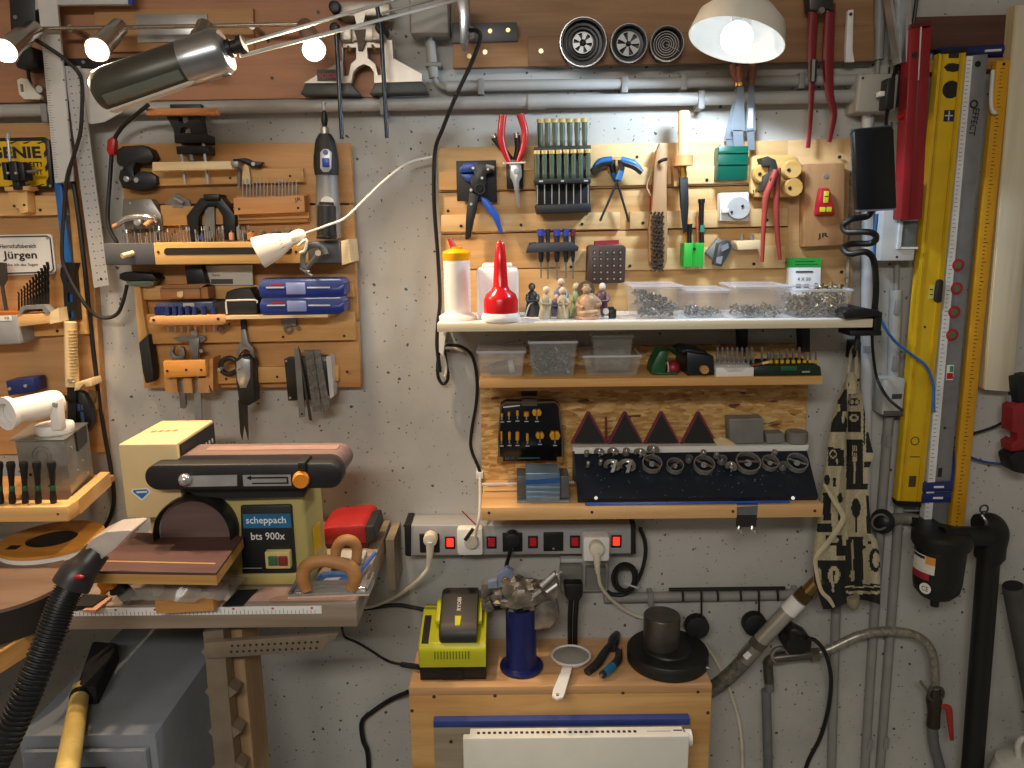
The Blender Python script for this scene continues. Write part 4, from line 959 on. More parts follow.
T('sanding_plate', 'round brown topped plate with thick dark edge on the corner table', 'plate', [('top_face', B(WD('7d6554', '665041')).lathe([(0, 0), (r2, 0), (r2, .006), (0, .006)], c2 - V((0, 0, .006)), (0, 0, 1), 48)), ('rim', B(K('1d1a18', .6)).lathe([(0, 0), (r2 * 1.0, 0), (r2 * 1.0, .053), (0, .053)], c2 - V((0, 0, .0595)), (0, 0, 1), 48))])
c3 = PZ(-3, 614, ZT + .03)
T('blue_tape_roll', 'small roll of blue tape on the corner table at the picture edge', 'tape roll', [('roll', B(K('2f7fc4', .4)).lathe([(.012, 0), (.022, 0), (.022, .022), (.012, .022), (.012, 0)], (c3.x, c3.y, ZT + .001), (0, 0, 1), 28)), ('core', B(OFFW).lathe([(.010, 0), (.012, 0), (.012, .02), (.010, .02), (.010, 0)], (c3.x, c3.y, ZT + .001), (0, 0, 1), 24))])

# ================================================================ workbench plank
ZB = 1.055
f0, f1 = PZ(60, 607, ZB), PZ(362, 602, ZB)
yF = (f0.y + f1.y) / 2; xL, xR = P(61, 625, -yF).x, P(357, 618, -yF).x
BT = WD('a08e7e', '80705f'); zB0 = P(200, 628, -yF).z
xRb = xR
tm = B(WHITE).box((xL + .01, yF - .0015, ZB - .018), (P(322, 612, -yF).x, yF - .0001, ZB - .004))
mk = B(K('44444a', .5)); xt = P(322, 612, -yF).x; n = 64
for i in range(n):
    x = xL + .015 + (xt - xL - .02) * i / n
    mk.box((x, yF - .0018, ZB - .0175), (x + .0006, yF - .0015, ZB - (.011 if i % 5 else .008)))
rd = B(RED)
for i in range(2, n, 10):
    x = xL + .015 + (xt - xL - .02) * i / n
    rd.box((x, yF - .0018, ZB - .009), (x + .004, yF - .0015, ZB - .006))
LEGX = P(234, 700, .35).x
T('workbench', 'narrow wooden workbench plank carrying the belt sander', 'workbench', [
    ('top', B(BT).slab([V((xL, yF, ZB)), V((xR, yF, ZB)), V((xRb, -.012, ZB)), V((xL, -.012, ZB))], (0, 0, zB0 - ZB), (), .001)),
    ('tape_scale', tm, [('scale_marking', mk), ('red_marking', rd)]),
    ('bare_patch', B(K('d8a890', .6)).slab([V((P(240, 600, -yF).x, yF + .01, ZB + .0004)), V((xR - .005, yF + .01, ZB + .0004)), V((xR + .0, yF + .06, ZB + .0004)), V((P(254, 590, -yF).x, yF + .06, ZB + .0004))], (0, 0, -.0003))),
    ('leg', B(WD('a88c68', '8c7050', 'z')).box((LEGX - .025, -.35, 0), (LEGX + .025, -.27, zB0), .002)), ('leg', B(WD('a88c68', '8c7050', 'z')).box((xL + .05, -.055, 0), (xL + .1, -.01, zB0), .002))])
dL = .385
HB = K('8d7f6d', .45, .45, n=.12)
sp = B(HB).poly([(203, 632), (223, 630), (229, 700), (236, 775), (216, 775), (209, 700)], dL - .03, dL)
tri = []
for y in (652, 692, 732, 768):
    o = (y - 652) * .09
    tri += [('tooth', B(HB).poly([(206 + o, y - 6), (201 + o, y), (207 + o, y + 6)], dL - .028, dL - .001)), ('tooth', B(HB).poly([(224 + o, y - 6), (234 + o, y), (226 + o, y + 6)], dL - .028, dL - .001))]
hls = B(K('2a2622', .7))
for i in range(15):
    hls.disc(232 + i * 6.1, 646 - i * .28, dL + .012, dL + .0125, 1.4, 8).disc(231 + i * 6.1, 652 - i * .28, dL + .012, dL + .0125, 1.4, 8)
T('notched_rail', 'upright notched steel rail leaning against the bench leg', 'rail', [('post', sp), *tri])
T('perforated_rail', 'level perforated metal arm with rounded tip under the workbench', 'rail', [('arm', B(HB).poly([(204, 643), (338, 634.5), (334, 640), (326, 644), (324, 651), (222, 658), (206, 659)], dL + .001, dL + .012, bev=.001)), ('hole', hls)])

# ================================================================ belt and disc sander
CRM = K('e0c490', .45, n=.03); OLV = K('b5a766', .45, n=.04); SB = K('1c1c1d', .45)
dS = .33; dK = .10
zS = ZB + .002
# cream housing (belt guard): a deep box
xa, xb = P(122, 480, dS).x, P(180, 480, dS).x
zt_, zb_ = P(150, 444, dS).z, P(150, 518, dS).z
yb = -.17
guard = B(CRM).slab([V((xa, -dS, zb_)), V((xb, -dS, zb_)), V((xb, -dS, zt_)), V((xa, -dS, zt_))], (0, dS + yb, 0), (), .003)
px = mp(200, 500, dS)
beltr = B(SB)
x0, x1 = P(144, 477, dS + .03).x, P(342, 477, dS + .03).x; zc_ = P(240, 477, dS + .03).z; rr = 13 * px
def stadium(x0, x1, z, r, y, n=12):
    return [V((x1 + math.sin(a) * r, y, z + math.cos(a) * r)) for a in [math.pi * q / n for q in range(n + 1)]] + [V((x0 - math.sin(a) * r, y, z - math.cos(a) * r)) for a in [math.pi * q / n for q in range(n + 1)]]
arm = B(SB).slab(stadium(x0 + rr, x1 - rr, zc_, rr, -dS - .03), (0, .03, 0), (), .004)
# sanding belt loop: top surface tilts towards the viewer, 0.10 m wide
belt = B(WD('7f6860', '65524b')).slab(stadium(x0 + .06, x1 - .002 - rr, zc_ + .006, rr * 1.02, -dS + .002), (0, .068, 0))
seam = B(K('98776c', .7)).box((x0 + .08, -dS + .03, zc_ + .006 + rr * 1.02), (x1 - .02, -dS + .055, zc_ + .0066 + rr * 1.02))
dc = P(194, 534, dS + .01); rD = 35.5 * mp(200, 527, dS + .01)
bz0, bz1 = zS, P(250, 493, dS).z
bx0, bx1 = P(150, 560, dS).x, P(318, 560, dS - .04).x
body = B(OLV).slab([V((P(203, 560, dS).x, -dS + .02, bz0)), V((P(306, 560, dS).x, -dS + .02, bz0)), V((P(300, 495, dS).x, -dS + .02, bz1)), V((P(203, 495, dS).x, -dS + .02, bz1))], (0.008, .085, 0), (), .008, 3)
foot = B(OLV).box((P(112 + 40, 580, dS).x, -dS + .01, zS), (P(309, 580, dS).x, -.2, zS + .022), .004)
back = B(OLV).box((P(134, 540, dS).x, -dS + .06, zS), (P(210, 540, dS).x, -.19, zb_ + .02), .004)
pn = -dS + .02 - .001
pnl = B(SB).slab([P(x, y, dS - .013) for x, y in [(240, 506), (291, 505), (296, 574), (242, 577)]], (0, .006, 0), (), .003)
dP = dS - .013
yk = .40
tbl = [PZ(84, 571, ZB + .10), PZ(216, 573, ZB + .10), PZ(243, 536, ZB + .10), PZ(122, 532, ZB + .10)]
TB = WD('5a3a34', '452b28')
parts = [
    ('guard', guard, [('vent', B(SB).slab([V((xb + .0005, -dS + .01, zt_ - .004)), V((xb + .0005, -.175, zt_ - .004)), V((xb + .0005, -.175, zt_ - .05)), V((xb + .0005, -dS + .01, zt_ - .05))], (.003, 0, 0))),
                      *[('vent_slot', B(LGREY).box((xb + .0035, -dS + .025 + i * .014, zt_ - .038), (xb + .0045, -dS + .03 + i * .014, zt_ - .030))) for i in range(9)],
                      *[('guard_print', B(K('c9785c', .6)).box(((xa + xb) / 2 - .03 + q * .012, -.255 + q * .002, zt_ + .0001), ((xa + xb) / 2 - .022 + q * .012, -.243 + q * .002, zt_ + .0005))) for q in range(4)],
                      ('sticker', B(WHITE).poly([(132, 489), (147, 488), (151, 492), (142, 501), (131, 492)], dS, dS + .0006)), ('sticker_field', B(K('2f6fb4', .4)).poly([(133.5, 490), (146.5, 489.3), (149, 492), (142, 499), (133, 492)], dS + .0006, dS + .0009)), ('sticker_bar', B(WHITE).poly([(136, 491.5), (147, 491), (147, 492.6), (137, 493.2)], dS + .0009, dS + .0012))]),
    ('belt_arm', arm, [('silver_strip', B(K('b9b9b8', .3, .5)).poly([(181, 478), (183, 476), (237, 475), (237, 486), (184, 487), (181, 484)], dS + .03, dS + .0315)), ('lever_knob', B(CHROME).ball(P(185, 480, dS + .035), .011)), ('silver_strip', B(K('b9b9b8', .3, .5)).bx(243, 475, 291, 486, dS + .03, dS + .0315)),
                       ('arrow_marking', B(BLACK).bx(250, 477, 287, 478.6, dS + .0315, dS + .032).bx(252, 482.6, 287, 484, dS + .0315, dS + .032).bx(286.5, 477, 288.3, 484, dS + .0315, dS + .032).poly([(246, 478), (251, 475.6), (251, 480.4)], dS + .0315, dS + .032))]),
    ('sanding_belt', belt, [('seam_stripe', seam)]),
    ('tension_knob', B(ORANGE).lathe([(0, 0), (.006, 0), (.0135, .004)] + [(.0135 - (.0012 if q % 2 else 0), .004 + q * .0016) for q in range(8)] + [(.012, .018), (0, .018)], P(301, 478, dS + .03), (.25, -1, 0), 20)),
    ('drive_cap', B(SB).poly([(297, 463), (305, 462), (306, 471), (298, 471)], dS, dS + .04, bev=.002)),
    ('motor_body', body), ('foot', foot), ('rear_body', back),
    ('under_arm', B(SB).slab([P(x, y, dS) for x, y in [(180, 489), (308, 488), (304, 497), (225, 499), (196, 495)]], (0, .08, 0))),
    ('disc_guard', B(SB).lathe([(rD * 1.02, 0), (rD * 1.11, 0), (rD * 1.11, .035), (rD * 1.08, .04), (rD * 1.04, .036), (rD * 1.02, 0)], dc + V((0, .03, 0)), (0, -1, 0), 48).lathe([(0, 0), (rD * 1.08, 0), (rD * 1.08, .004), (0, .004)], dc + V((0, .028, 0)), (0, -1, 0), 48)),
    ('sanding_disc', B(WD('6b5450', '5a4541')).lathe([(0, 0), (rD, 0), (rD, .006), (0, .006)], dc + V((0, .012, 0)), (0, -1, 0), 48), [('disc_rim', B(STEEL).tube([dc + V((math.cos(a) * rD * 1.0, .006, math.sin(a) * rD * 1.0)) for a in [2 * math.pi * q / 48 for q in range(48)]], .0014, 6, 1, None, True))]),
    ('control_panel', pnl, [('brand_plate', B(K('246a96', .4)).bx(243, 514, 291, 528, dP, dP + .001)), ('lettering', B(K('e8f0f4', .4)).tx('scheppach', 266, 521, dP + .0012, 40, 9.5)), ('lettering', B(K('dcdcd8', .4)).tx('bts 900x', 268, 536, dP + .0004, 34, 8)),
                            ('switch_frame', B(K('d9c27c', .4)).bx(265, 552, 290, 569, dP, dP + .012, .002)), ('switch', B(K('3c6a44', .4)).bx(268, 557, 277, 566, dP + .012, dP + .016, .001)), ('switch', B(K('8a2f2a', .4)).bx(278, 557, 287, 566, dP + .012, dP + .016, .001)), ('thin_line', B(LGREY).bx(243, 568, 262, 568.5, dP, dP + .0006))]),
    ('work_table', B(TB).slab(tbl, (0, 0, -.004)), [('table_edge', B(WD('c99a58', 'a87c40')).slab([p + V((0, 0, -.0042)) for p in tbl], (0, 0, -.016))), ('score_line', B(K('a8804a', .6)).slab([tbl[0] + (tbl[3] - tbl[0]) * .22 + V((.004, 0, .0003)), tbl[1] + (tbl[2] - tbl[1]) * .22 + V((-.012, 0, .0003)), tbl[1] + (tbl[2] - tbl[1]) * .25 + V((-.012, 0, .0003)), tbl[0] + (tbl[3] - tbl[0]) * .25 + V((.004, 0, .0003))], (0, 0, -.0002)))]),
    ('table_bracket', B(SB).box((P(105, 590, .42).x, -.41, ZB + .03), (P(113, 590, .42).x, -.30, ZB + .082), .003).tube([V((P(118, 590, .40).x, -.40, ZB + .05)), V((P(130, 600, .40).x, -.40, ZB + .02))], .012, 10, 1)),
    ('table_support', B(K('c9b878', .5)).box((P(130, 570, .42).x, -.40, ZB + .066), (P(200, 575, .42).x, -.34, ZB + .078)).box((P(150, 570, .36).x, -.36, ZB + .004), (P(162, 570, .36).x, -.31, ZB + .07))),
    ('lock_lever', B(ORANGE).slab([P(x, y, .425) for x, y in [(95, 585), (100, 581), (112, 582), (113, 590), (104, 592), (104, 597), (99, 597), (100, 591)]], (0, .02, 0), (), .003)),
    ('side_marking', B(YEL).slab([V((P(306, 560, dS).x + .0022, -.285, zS + .09)), V((P(306, 560, dS).x + .0052, -.25, zS + .09)), V((P(306, 560, dS).x + .0052, -.25, zS + .04)), V((P(306, 560, dS).x + .0022, -.285, zS + .04))], (.001, 0, 0)))]
T('belt_sander', 'cream and olive bench belt and disc sander with dark plywood table', 'belt sander', parts)

# ---- things on the bench
def wire_handle(x, y, d, w, h, rp):
    return [(x - w, y, d), (x - w * .98, y - h * .55, d), (x - w * .55, y - h * .95, d), (x, y - h, d), (x + w * .55, y - h * .95, d), (x + w * .98, y - h * .55, d), (x + w, y, d)]
pz = ZB
s0, s1, s2, s3 = PZ(288, 599, pz), PZ(369, 596, pz), PZ(375, 583, pz), PZ(297, 585, pz)
T('hand_sander', 'varnished wooden looped hand sander on a metal plate at the bench end', 'hand sander', [
    ('sole', B(K('cbb9a0', .6)).slab([p + V((0, 0, .004)) for p in (s0, s1, s2, s3)], (0, 0, -.0035))), ('frame', B(STEEL).slab([p + V((0, 0, .008)) for p in (s0, s1, s2, s3)], (0, 0, -.003), (), .001)),
    ('clamp_wire', B(CHROME).tube([s0 + V((.01, .01, .01)), (s0 + s1) / 2 + V((0, .012, .016)), s1 + V((-.01, .01, .01))], .0014, 6)), ('clamp_bar', B(STEEL2).tube([s1 + V((-.004, 0, .012)), s2 + V((-.002, 0, .018))], .003, 8, 1)), ('clamp_bar', B(STEEL2).tube([s0 + V((.004, 0, .010)), s3 + V((.004, 0, .014))], .003, 8, 1)),
    ('handle', B(WD('c08a55', 'a8723e')).tp([(307, 590, .36), (303, 576, .36), (308, 565, .36), (322, 561, .36), (338, 563, .36), (351, 568, .36), (355, 578, .36), (351, 589, .36)], 6.5, 12, 6, [6, 7, 7, 6.4, 6.4, 7, 7, 6]))])
q = PZ(346, 563, pz + .0)
T('hand_sander', 'second wooden looped handle standing behind the metal plate sander', 'hand sander', [('sole', B(K('a7a49c', .5)).box((q.x - .03, q.y - .01, pz + .0005), (q.x + .035, q.y + .03, pz + .012), .002)),
    ('handle', B(WD('c08a55', 'a8723e')).tp([(336, 566, .25), (336, 551, .25), (342, 541, .25), (352, 541, .245), (357, 549, .24), (356, 562, .24)], 5.4, 12, 6, [4.8, 5.4, 5.6, 5.6, 5.4, 4.8]))])
q = PZ(340, 545, pz)
T('red_box', 'red plastic tool case lying at the back of the bench', 'case', [('shell', B(K('a3201f', .4)).slab([P(x, y, .16) for x, y in [(318, 533), (326, 528), (362, 524), (368, 528), (368, 544), (322, 546)]], (0, .11, 0), (), .004)), ('cap', B(DSTEEL).poly([(364, 527), (374, 525), (377, 538), (366, 545)], .08, .165, bev=.003)), ('bottom_shell', B(K('5d1716', .5)).box((P(320, 548, .16).x, -.16, pz + .001), (P(368, 548, .16).x, -.06, P(340, 544, .16).z)))])
b0, b1 = PZ(352, 583, pz + .012), PZ(375, 553, pz + .012)
T('blue_strip', 'blue metal strip lying on the bench behind the hand sander', 'strip', B(K('2a62b4', .35)).tube([b0, b1], .0035, 8, 1))
T('blue_packet', 'blue printed sandpaper packet lying under the looped handles', 'packet', [('packet', B(K('3d6fa8', .5, n=.25, sc=60)).slab([PZ(312, 586, pz + .002), PZ(345, 584, pz + .002), PZ(352, 570, pz + .002), PZ(322, 572, pz + .002)], (0, 0, -.0015))), ('print', B(OFFW).slab([PZ(322, 581, pz + .0024), PZ(338, 580, pz + .0024), PZ(341, 577, pz + .0024), PZ(326, 578, pz + .0024)], (0, 0, -.0003)))])
# wooden block and plastic bag below the table
w0 = [PZ(156, 614, pz), PZ(214, 611, pz), PZ(230, 594, pz), PZ(172, 596, pz)]
T('wooden_block', 'orange brown wooden block under the sander table in crumpled film', 'block', B(WD('c28c4c', 'a67238')).slab([p + V((0, 0, .024)) for p in w0], (0, 0, -.0235), (), .001))
bag = B(K('b7b4ae', .15, alpha=.42, n=.2))
random.seed(5)
cc = PZ(182, 604, pz) + V((0, 0, .03))
nu, nv = 26, 14
gr = []
for j in range(nv):
    row = []
    for i in range(nu):
        u = i / (nu - 1) * 2 - 1; v = j / (nv - 1) * 2 - 1
        h = .034 * max(0, 1 - abs(u) ** 2.5) * max(0, 1 - abs(v) ** 2.5)
        nz = mnoise.noise(V((u * 3.1, v * 2.7, 3))) * .012 + mnoise.noise(V((u * 8, v * 7, 1))) * .006
        row.append(bag.bm.verts.new(cc + V((u * .095, v * .045, max(-.004, h + nz * (1 - abs(u) ** 4) - .002)))))
    gr.append(row)
for j in range(nv - 1):
    for i in range(nu - 1): bag._face([gr[j][i], gr[j][i + 1], gr[j + 1][i + 1], gr[j + 1][i]])
T('plastic_bag', 'crumpled clear plastic bag over the wooden block on the bench', 'plastic bag', bag)
T('black_mat', 'flat black strip of rubber lying on the bench beside the wooden block', 'mat', B(K('171717', .6)).slab([PZ(222, 606, pz + .002), PZ(243, 605, pz + .002), PZ(258, 589, pz + .002), PZ(238, 590, pz + .002)], (0, 0, -.0015)))
# bench bits at left
T('black_tool_foot', 'flat black steel foot lying on the bench left of the orange lever', 'plate', B(K('141414', .5)).slab([PZ(70, 606, pz + .008), PZ(92, 606, pz + .008), PZ(108, 595, pz + .008), PZ(84, 594, pz + .008)], (0, 0, -.0075)))
T('pink_stick', 'pale pinkish wooden stick lying on the bench under the orange lever', 'stick', B(WD('dba584', 'c98f6c', 'y')).slab([PZ(82, 610, pz + .005), PZ(96, 610, pz + .005), PZ(112, 597, pz + .005), PZ(103, 598, pz + .005)], (0, 0, -.0045)))
T('plank_offcut', 'grey wooden offcut standing against the wall at the bench end', 'board', B(WD('9c8e78', '80725e', 'z')).box((xR + .003, -.10, P(380, 590, .10).z), (xR + .02, -.002, P(380, 540, .10).z)))
# ---- vacuum hose
hp = [P(-24, 800, .62), P(8, 735, .60), P(30, 686, .58), P(50, 636, .55), P(62, 604, .53), P(74, 581, .51)]
L_ = spline(hp, 40); rr_ = []
base_r = 13.2 * mp(40, 660, .56)
hose = B(K('1b1b1c', .42)).tube(L_, base_r, 16, 1, [base_r * (1.08 if (i // 2) % 2 else .92) for i in range(len(L_))])
ad = P(98, 556, .48)
T('vacuum_hose', 'ribbed black vacuum hose rising to the sander table with a clear nozzle', 'hose', [('hose', hose),
    ('adaptor', B(K('2a2526', .4)).tube([P(71, 586, .512), P(78, 574, .505), P(88, 563, .495), P(98, 551, .485)], .02, 16, 5, [.0275, .026, .021, .019]), [('red_mark', B(RED).ball(P(79, 577, .535), .005, (1.6, .6, .7)))]),
    ('nozzle', B(K('c6bcb4', .3, n=.06, alpha=.75)).slab([P(x, y, .50) for x, y in [(83, 552), (90, 540), (106, 532), (130, 530), (132, 532), (116, 548), (101, 560), (97, 556)]], (0, .05, 0), (), .006))])
# ---- grey steel cabinet
GC = K('7f848a', .5, 0, n=.05)
zc0 = P(90, 735, .45).z
fx0, fx1 = P(19, 745, .45).x, P(156, 742, .45).x
bx1_ = P(207, 700, .14).x
T('steel_cabinet', 'low grey steel cabinet with a drawer under the workbench', 'cabinet', [
    ('body', B(GC).box((fx0, -.45, .02), (fx1, -.08, zc0), .003)), ('plinth', B(BLACK).box((fx0 + .02, -.43, 0), (fx1 - .02, -.1, .02))),
    ('drawer', B(K('797e84', .5)).box((fx0 + .012, -.462, zc0 - .20), (fx1 - .012, -.451, zc0 - .022), .002), [('handle', B(K('3c3e42', .4, .4)).box((P(80, 764, .462).x, -.48, zc0 - .062), (P(106, 764, .462).x, -.4625, zc0 - .05), .002))]),
    ('drawer', B(K('797e84', .5)).box((fx0 + .012, -.462, .04), (fx1 - .012, -.451, zc0 - .21), .002))])
pa, pb_ = PZ(81, 688, zc0 + .02), PZ(62, 800, zc0 + .02)
T('hand_brush', 'yellow wooden handled brush with black bristles lying on the steel cabinet', 'brush', [
    ('handle', B(WD('dcc074', 'cbab58', 'z')).tube([pa, (pa + pb_) / 2, pb_], .016, 14, 5, [.0145, .0165, .018])), ('band', B(BLACK).tube([pa + (pb_ - pa) * .07, pa + (pb_ - pa) * .12], .0158, 14, 1)),
    ('bristle_head', B(K('161515', .8)).slab([PZ(x, y, zc0 + .035) for x, y in [(76, 686), (96, 687), (112, 654), (118, 642), (92, 640), (84, 662)]], (0, 0, -.034), (), .006))])
# ================================================================ right tool board
RB, RF, RC = .0, .024, .040
RW = WD('e0b87e', 'c6965a'); RW2 = WD('e4c48e', 'cda268'); RW3 = WD('d8b07c', 'c39a66')
bd = []
for (y0, y1, tone) in ((147, 192, RW2), (192, 234, RW), (234, 270, RW), (270, 318, RW)):
    bd.append(('plank', B(tone).poly([(437 + (y0 - 147) * .04, y0 + 1), (788, y0 - 7 + 0), (788, y1 - 8), (437 + (y1 - 147) * .04, y1)], .0, RF, bev=.001)))
bd.append(('panel', B(RW3).poly([(788, 140), (855, 138), (852, 311), (788, 311)], 0, RF, bev=.001)))
bd += [('cleat', B(RW).poly([(439, 172), (535, 170), (535, 189), (439, 190)], RF, RF + .010, bev=.001)), ('cleat', B(RW2).poly([(590, 168), (790, 164), (790, 182), (590, 186)], RF, RF + .010, bev=.001)),
       ('cleat', B(RW2).poly([(441, 215), (620, 212), (620, 229), (441, 232)], RF, RF + .010, bev=.001)), ('cleat', B(RW2).poly([(630, 212), (788, 208), (788, 226), (630, 229)], RF, RF + .010, bev=.001)),
       ('cleat', B(RW2).poly([(560, 250), (785, 246), (785, 268), (560, 271)], RF, RF + .010, bev=.001))]
bd += screws([(461, 226), (521, 225), (582, 224), (643, 223), (707, 180), (637, 157), (840, 157), (571, 267), (630, 266), (754, 264), (448, 211), (767, 220), (842, 272)], RF + .010, 1.6)
T('tool_board', 'wide honey coloured plank tool board above the long white shelf', 'tool board', bd)
RS = RF + .0105

# wire stripper
T('backing_plate', 'square black plate behind the blue and black wire stripper', 'plate', B(K('27282b', .5)).poly([(456, 161), (496, 160), (497, 202), (457, 201)], RS, .042, bev=.001))
T('wire_stripper', 'blue and black wire stripping pliers hanging on a square black plate', 'pliers', [
    ('head', B(K('1f2023', .4)).poly([(472, 166), (480, 162), (488, 164), (494, 167), (494, 171), (486, 174), (486, 184), (480, 194), (472, 192), (470, 180), (474, 174)], .046, .07, bev=.002)),
    ('upper_jaw', B(K('25408f', .35)).poly([(459, 169), (464, 163), (478, 162), (482, 167), (474, 172), (460, 173)], .045, .066, bev=.002)), ('lower_jaw', B(K('25408f', .35)).poly([(460, 174), (474, 174), (473, 184), (466, 181)], .045, .066, bev=.002)),
    ('black_handle', B(K('19191a', .45)).poly([(470, 186), (480, 190), (475, 215), (470, 239), (465, 240), (466, 215)], .046, .062, bev=.003)), ('blue_handle', B(K('2350b4', .35)).poly([(480, 196), (488, 199), (498, 213), (503, 232), (500, 234), (493, 218), (483, 206)], .046, .06, bev=.003)),
    ('adjuster', B(STEEL).tp([(486, 166, .072), (494, 168, .072)], 1.8, 8)), *[('rivet', B(STEEL).disc(x, y, .07, .073, 1.4, 10)) for x, y in ((473, 168), (482, 178), (471, 190), (471, 204), (488, 169))], ('dial', B(BLACK).tube([P(480, 189, .071) + V((math.cos(q / 3) * .009, 0, math.sin(q / 3) * .009)) for q in range(19)], .0015, 6, 1, None, True))])
# two pliers in a clip
T('pliers_holder', 'black clip with a white front wire holding two pairs of pliers', 'holder', [('back', B(BLACK).poly([(506, 164), (524, 163), (523, 189), (507, 189)], RS, .05, bev=.001)), ('wire', B(OFFW).tp([(503, 163, .045), (504, 163.5, .075), (525, 162.5, .075), (525, 162, .045)], .9, 6, 1))])
T('long_nose_pliers', 'red handled long nose pliers hanging point down beside the wire stripper', 'pliers', [
    ('handle', B(RED).tp([(509, 162, .063), (504, 150, .063), (501, 136, .063), (503, 115, .063)], 3.6, 10, 5, [2.4, 3.2, 3.8, 4])), ('handle', B(RED).tp([(518, 162, .063), (523, 148, .063), (525, 132, .063), (520, 114, .063)], 3.4, 10, 5, [2.4, 3, 3.6, 3.8])),
    ('jaw', B(STEEL).poly([(510, 162), (521, 163), (522, 176), (519, 182), (520, 207), (518, 208), (513, 183), (510, 176)], .056, .068, bev=.002)), ('pivot', B(CHROME).disc(516, 171, .068, .072, 2.6, 12))])
T('side_cutters', 'black handled cutters with bright ends hanging behind the red pliers', 'pliers', [
    ('handle', B(K('232324', .5)).tp([(512, 160, .05), (502, 148, .05), (494, 137, .05)], 3.2, 10, 5, [2.4, 3.2, 3.6])), ('handle', B(K('232324', .5)).tp([(515, 160, .05), (518, 148, .05), (517, 136, .05)], 3.2, 10, 5, [2.4, 3.2, 3.4])),
    ('handle_end', B(CHROME).tp([(495, 138, .05), (493, 135, .05)], 3.7, 10, 1)), ('handle_end', B(CHROME).tp([(517, 138, .05), (516.5, 133, .05)], 3.5, 10, 1)), ('jaw', B(STEEL2).poly([(509, 160), (517, 160), (518, 178), (514, 184), (510, 178)], .045, .0545, bev=.001))])
# rack of fine screwdrivers
RK = K('191c1f', .5)
T('screwdriver_rack', 'black plastic rack holding two rows of green handled screwdrivers', 'rack', [
    ('back', B(RK).poly([(535, 150), (590, 148), (590, 212), (537, 213)], RS, .04, bev=.001)), ('upper_ledge', B(RK).poly([(534, 147), (591, 145), (591, 152), (534, 154)], .04, .068, bev=.001)), ('lower_ledge', B(RK).poly([(534, 179), (591, 178), (591, 183), (535, 184)], .04, .082, bev=.001)),
    ('foot_tray', B(RK).poly([(535, 205), (591, 203), (591, 212), (537, 214)], .04, .082, bev=.002)), ('lettering', B(K('b9c2b0', .5)).bx(539, 180.5, 543, 182, .082, .0824).bx(561, 180.3, 564, 181.6, .082, .0824).bx(584, 180, 588, 181.4, .082, .0824))])
def fine_driver(x, y0, y1, y2, d, group, lab):
    k = mp(x, y1, d); top, bot = P(x, y0, d), P(x + .3, y1, d); ax = bot - top; L = ax.length
    parts = [('handle', B(K('3a4c3a', .5)).lathe([(0, 3.2 * k), (2.6 * k, 3.2 * k), (2.9 * k, L * .35), (2.3 * k, L * .7), (2.7 * k, L * .75), (2.2 * k, L * .95), (1.2 * k, L), (0, L)], top, ax, 12)), ('cap', B(K('b9a25c', .4)).lathe([(0, 0), (3.1 * k, 0), (3.4 * k, .6 * k), (3.4 * k, 3.8 * k), (0, 3.8 * k)], top, ax, 14))]
    if y2: parts.append(('shank', B(STEEL).tube([bot, P(x + .4, y2, d)], .0011, 6, 1)))
    return T('fine_screwdriver', lab, 'screwdriver', parts, group)
for i in range(7): fine_driver(540 + i * 7.4, 119 - i * .1, 148, None, .055, 'rear row of green screwdrivers', 'green fine screwdriver in the rear upper row of the black rack')
for i in range(8): fine_driver(537 + i * 7.25, 150.5 - i * .2, 181, 204, .074, 'front row of green screwdrivers', 'green fine screwdriver in the front lower row of the black rack')
# T handle hex keys
T('key_holder', 'small wooden plate behind the two blue hex keys', 'plate', B(OAK).poly([(606, 160), (612, 157), (622, 157), (627, 161), (624, 172), (609, 172)], RS, .05, bev=.001))
for hx, lab, d in (([(592, 172), (600, 162), (612, 160), (613, 170), (617, 181)], 'blue and black hex key with handle nearest the screwdriver rack', .056), ([(642, 172), (634, 164), (621, 160), (621, 168), (618, 180)], 'blue and black hex key with handle nearest the wire brush', .068)):
    tp_ = (629, 222) if hx[0][0] < 610 else (600, 221)
    T('hex_key', lab, 'hex key', [('handle', B(K('2668a6', .4)).tp([(hx[0][0], hx[0][1], d), (hx[1][0], hx[1][1], d), (hx[2][0], hx[2][1], d)], 3.4, 10, 5, [2.4, 3.6, 3.8]), [('grip', B(K('1d1f22', .5)).tp([(hx[0][0], hx[0][1] + .6, d + .001), (hx[1][0], hx[1][1] + 2.4, d + .001), (hx[2][0], hx[2][1] + 2, d + .001)], 3.2, 8, 4))]),
       ('grip_stem', B(K('1d1f22', .5)).tp([(hx[2][0], hx[2][1], d), (hx[3][0], hx[3][1], d), (hx[4][0], hx[4][1], d)], 3.2, 10, 4, [3.6, 3, 2.4])), ('collar', B(K('2668a6', .4)).tp([(hx[3][0], hx[3][1] + 3, d), (hx[4][0], hx[4][1], d)], 3.3, 10, 1)), ('rod', B(K('3b3c40', .35, .6)).tp([(hx[4][0], hx[4][1], d), (tp_[0], tp_[1], d)], 1.2, 8, 1))])
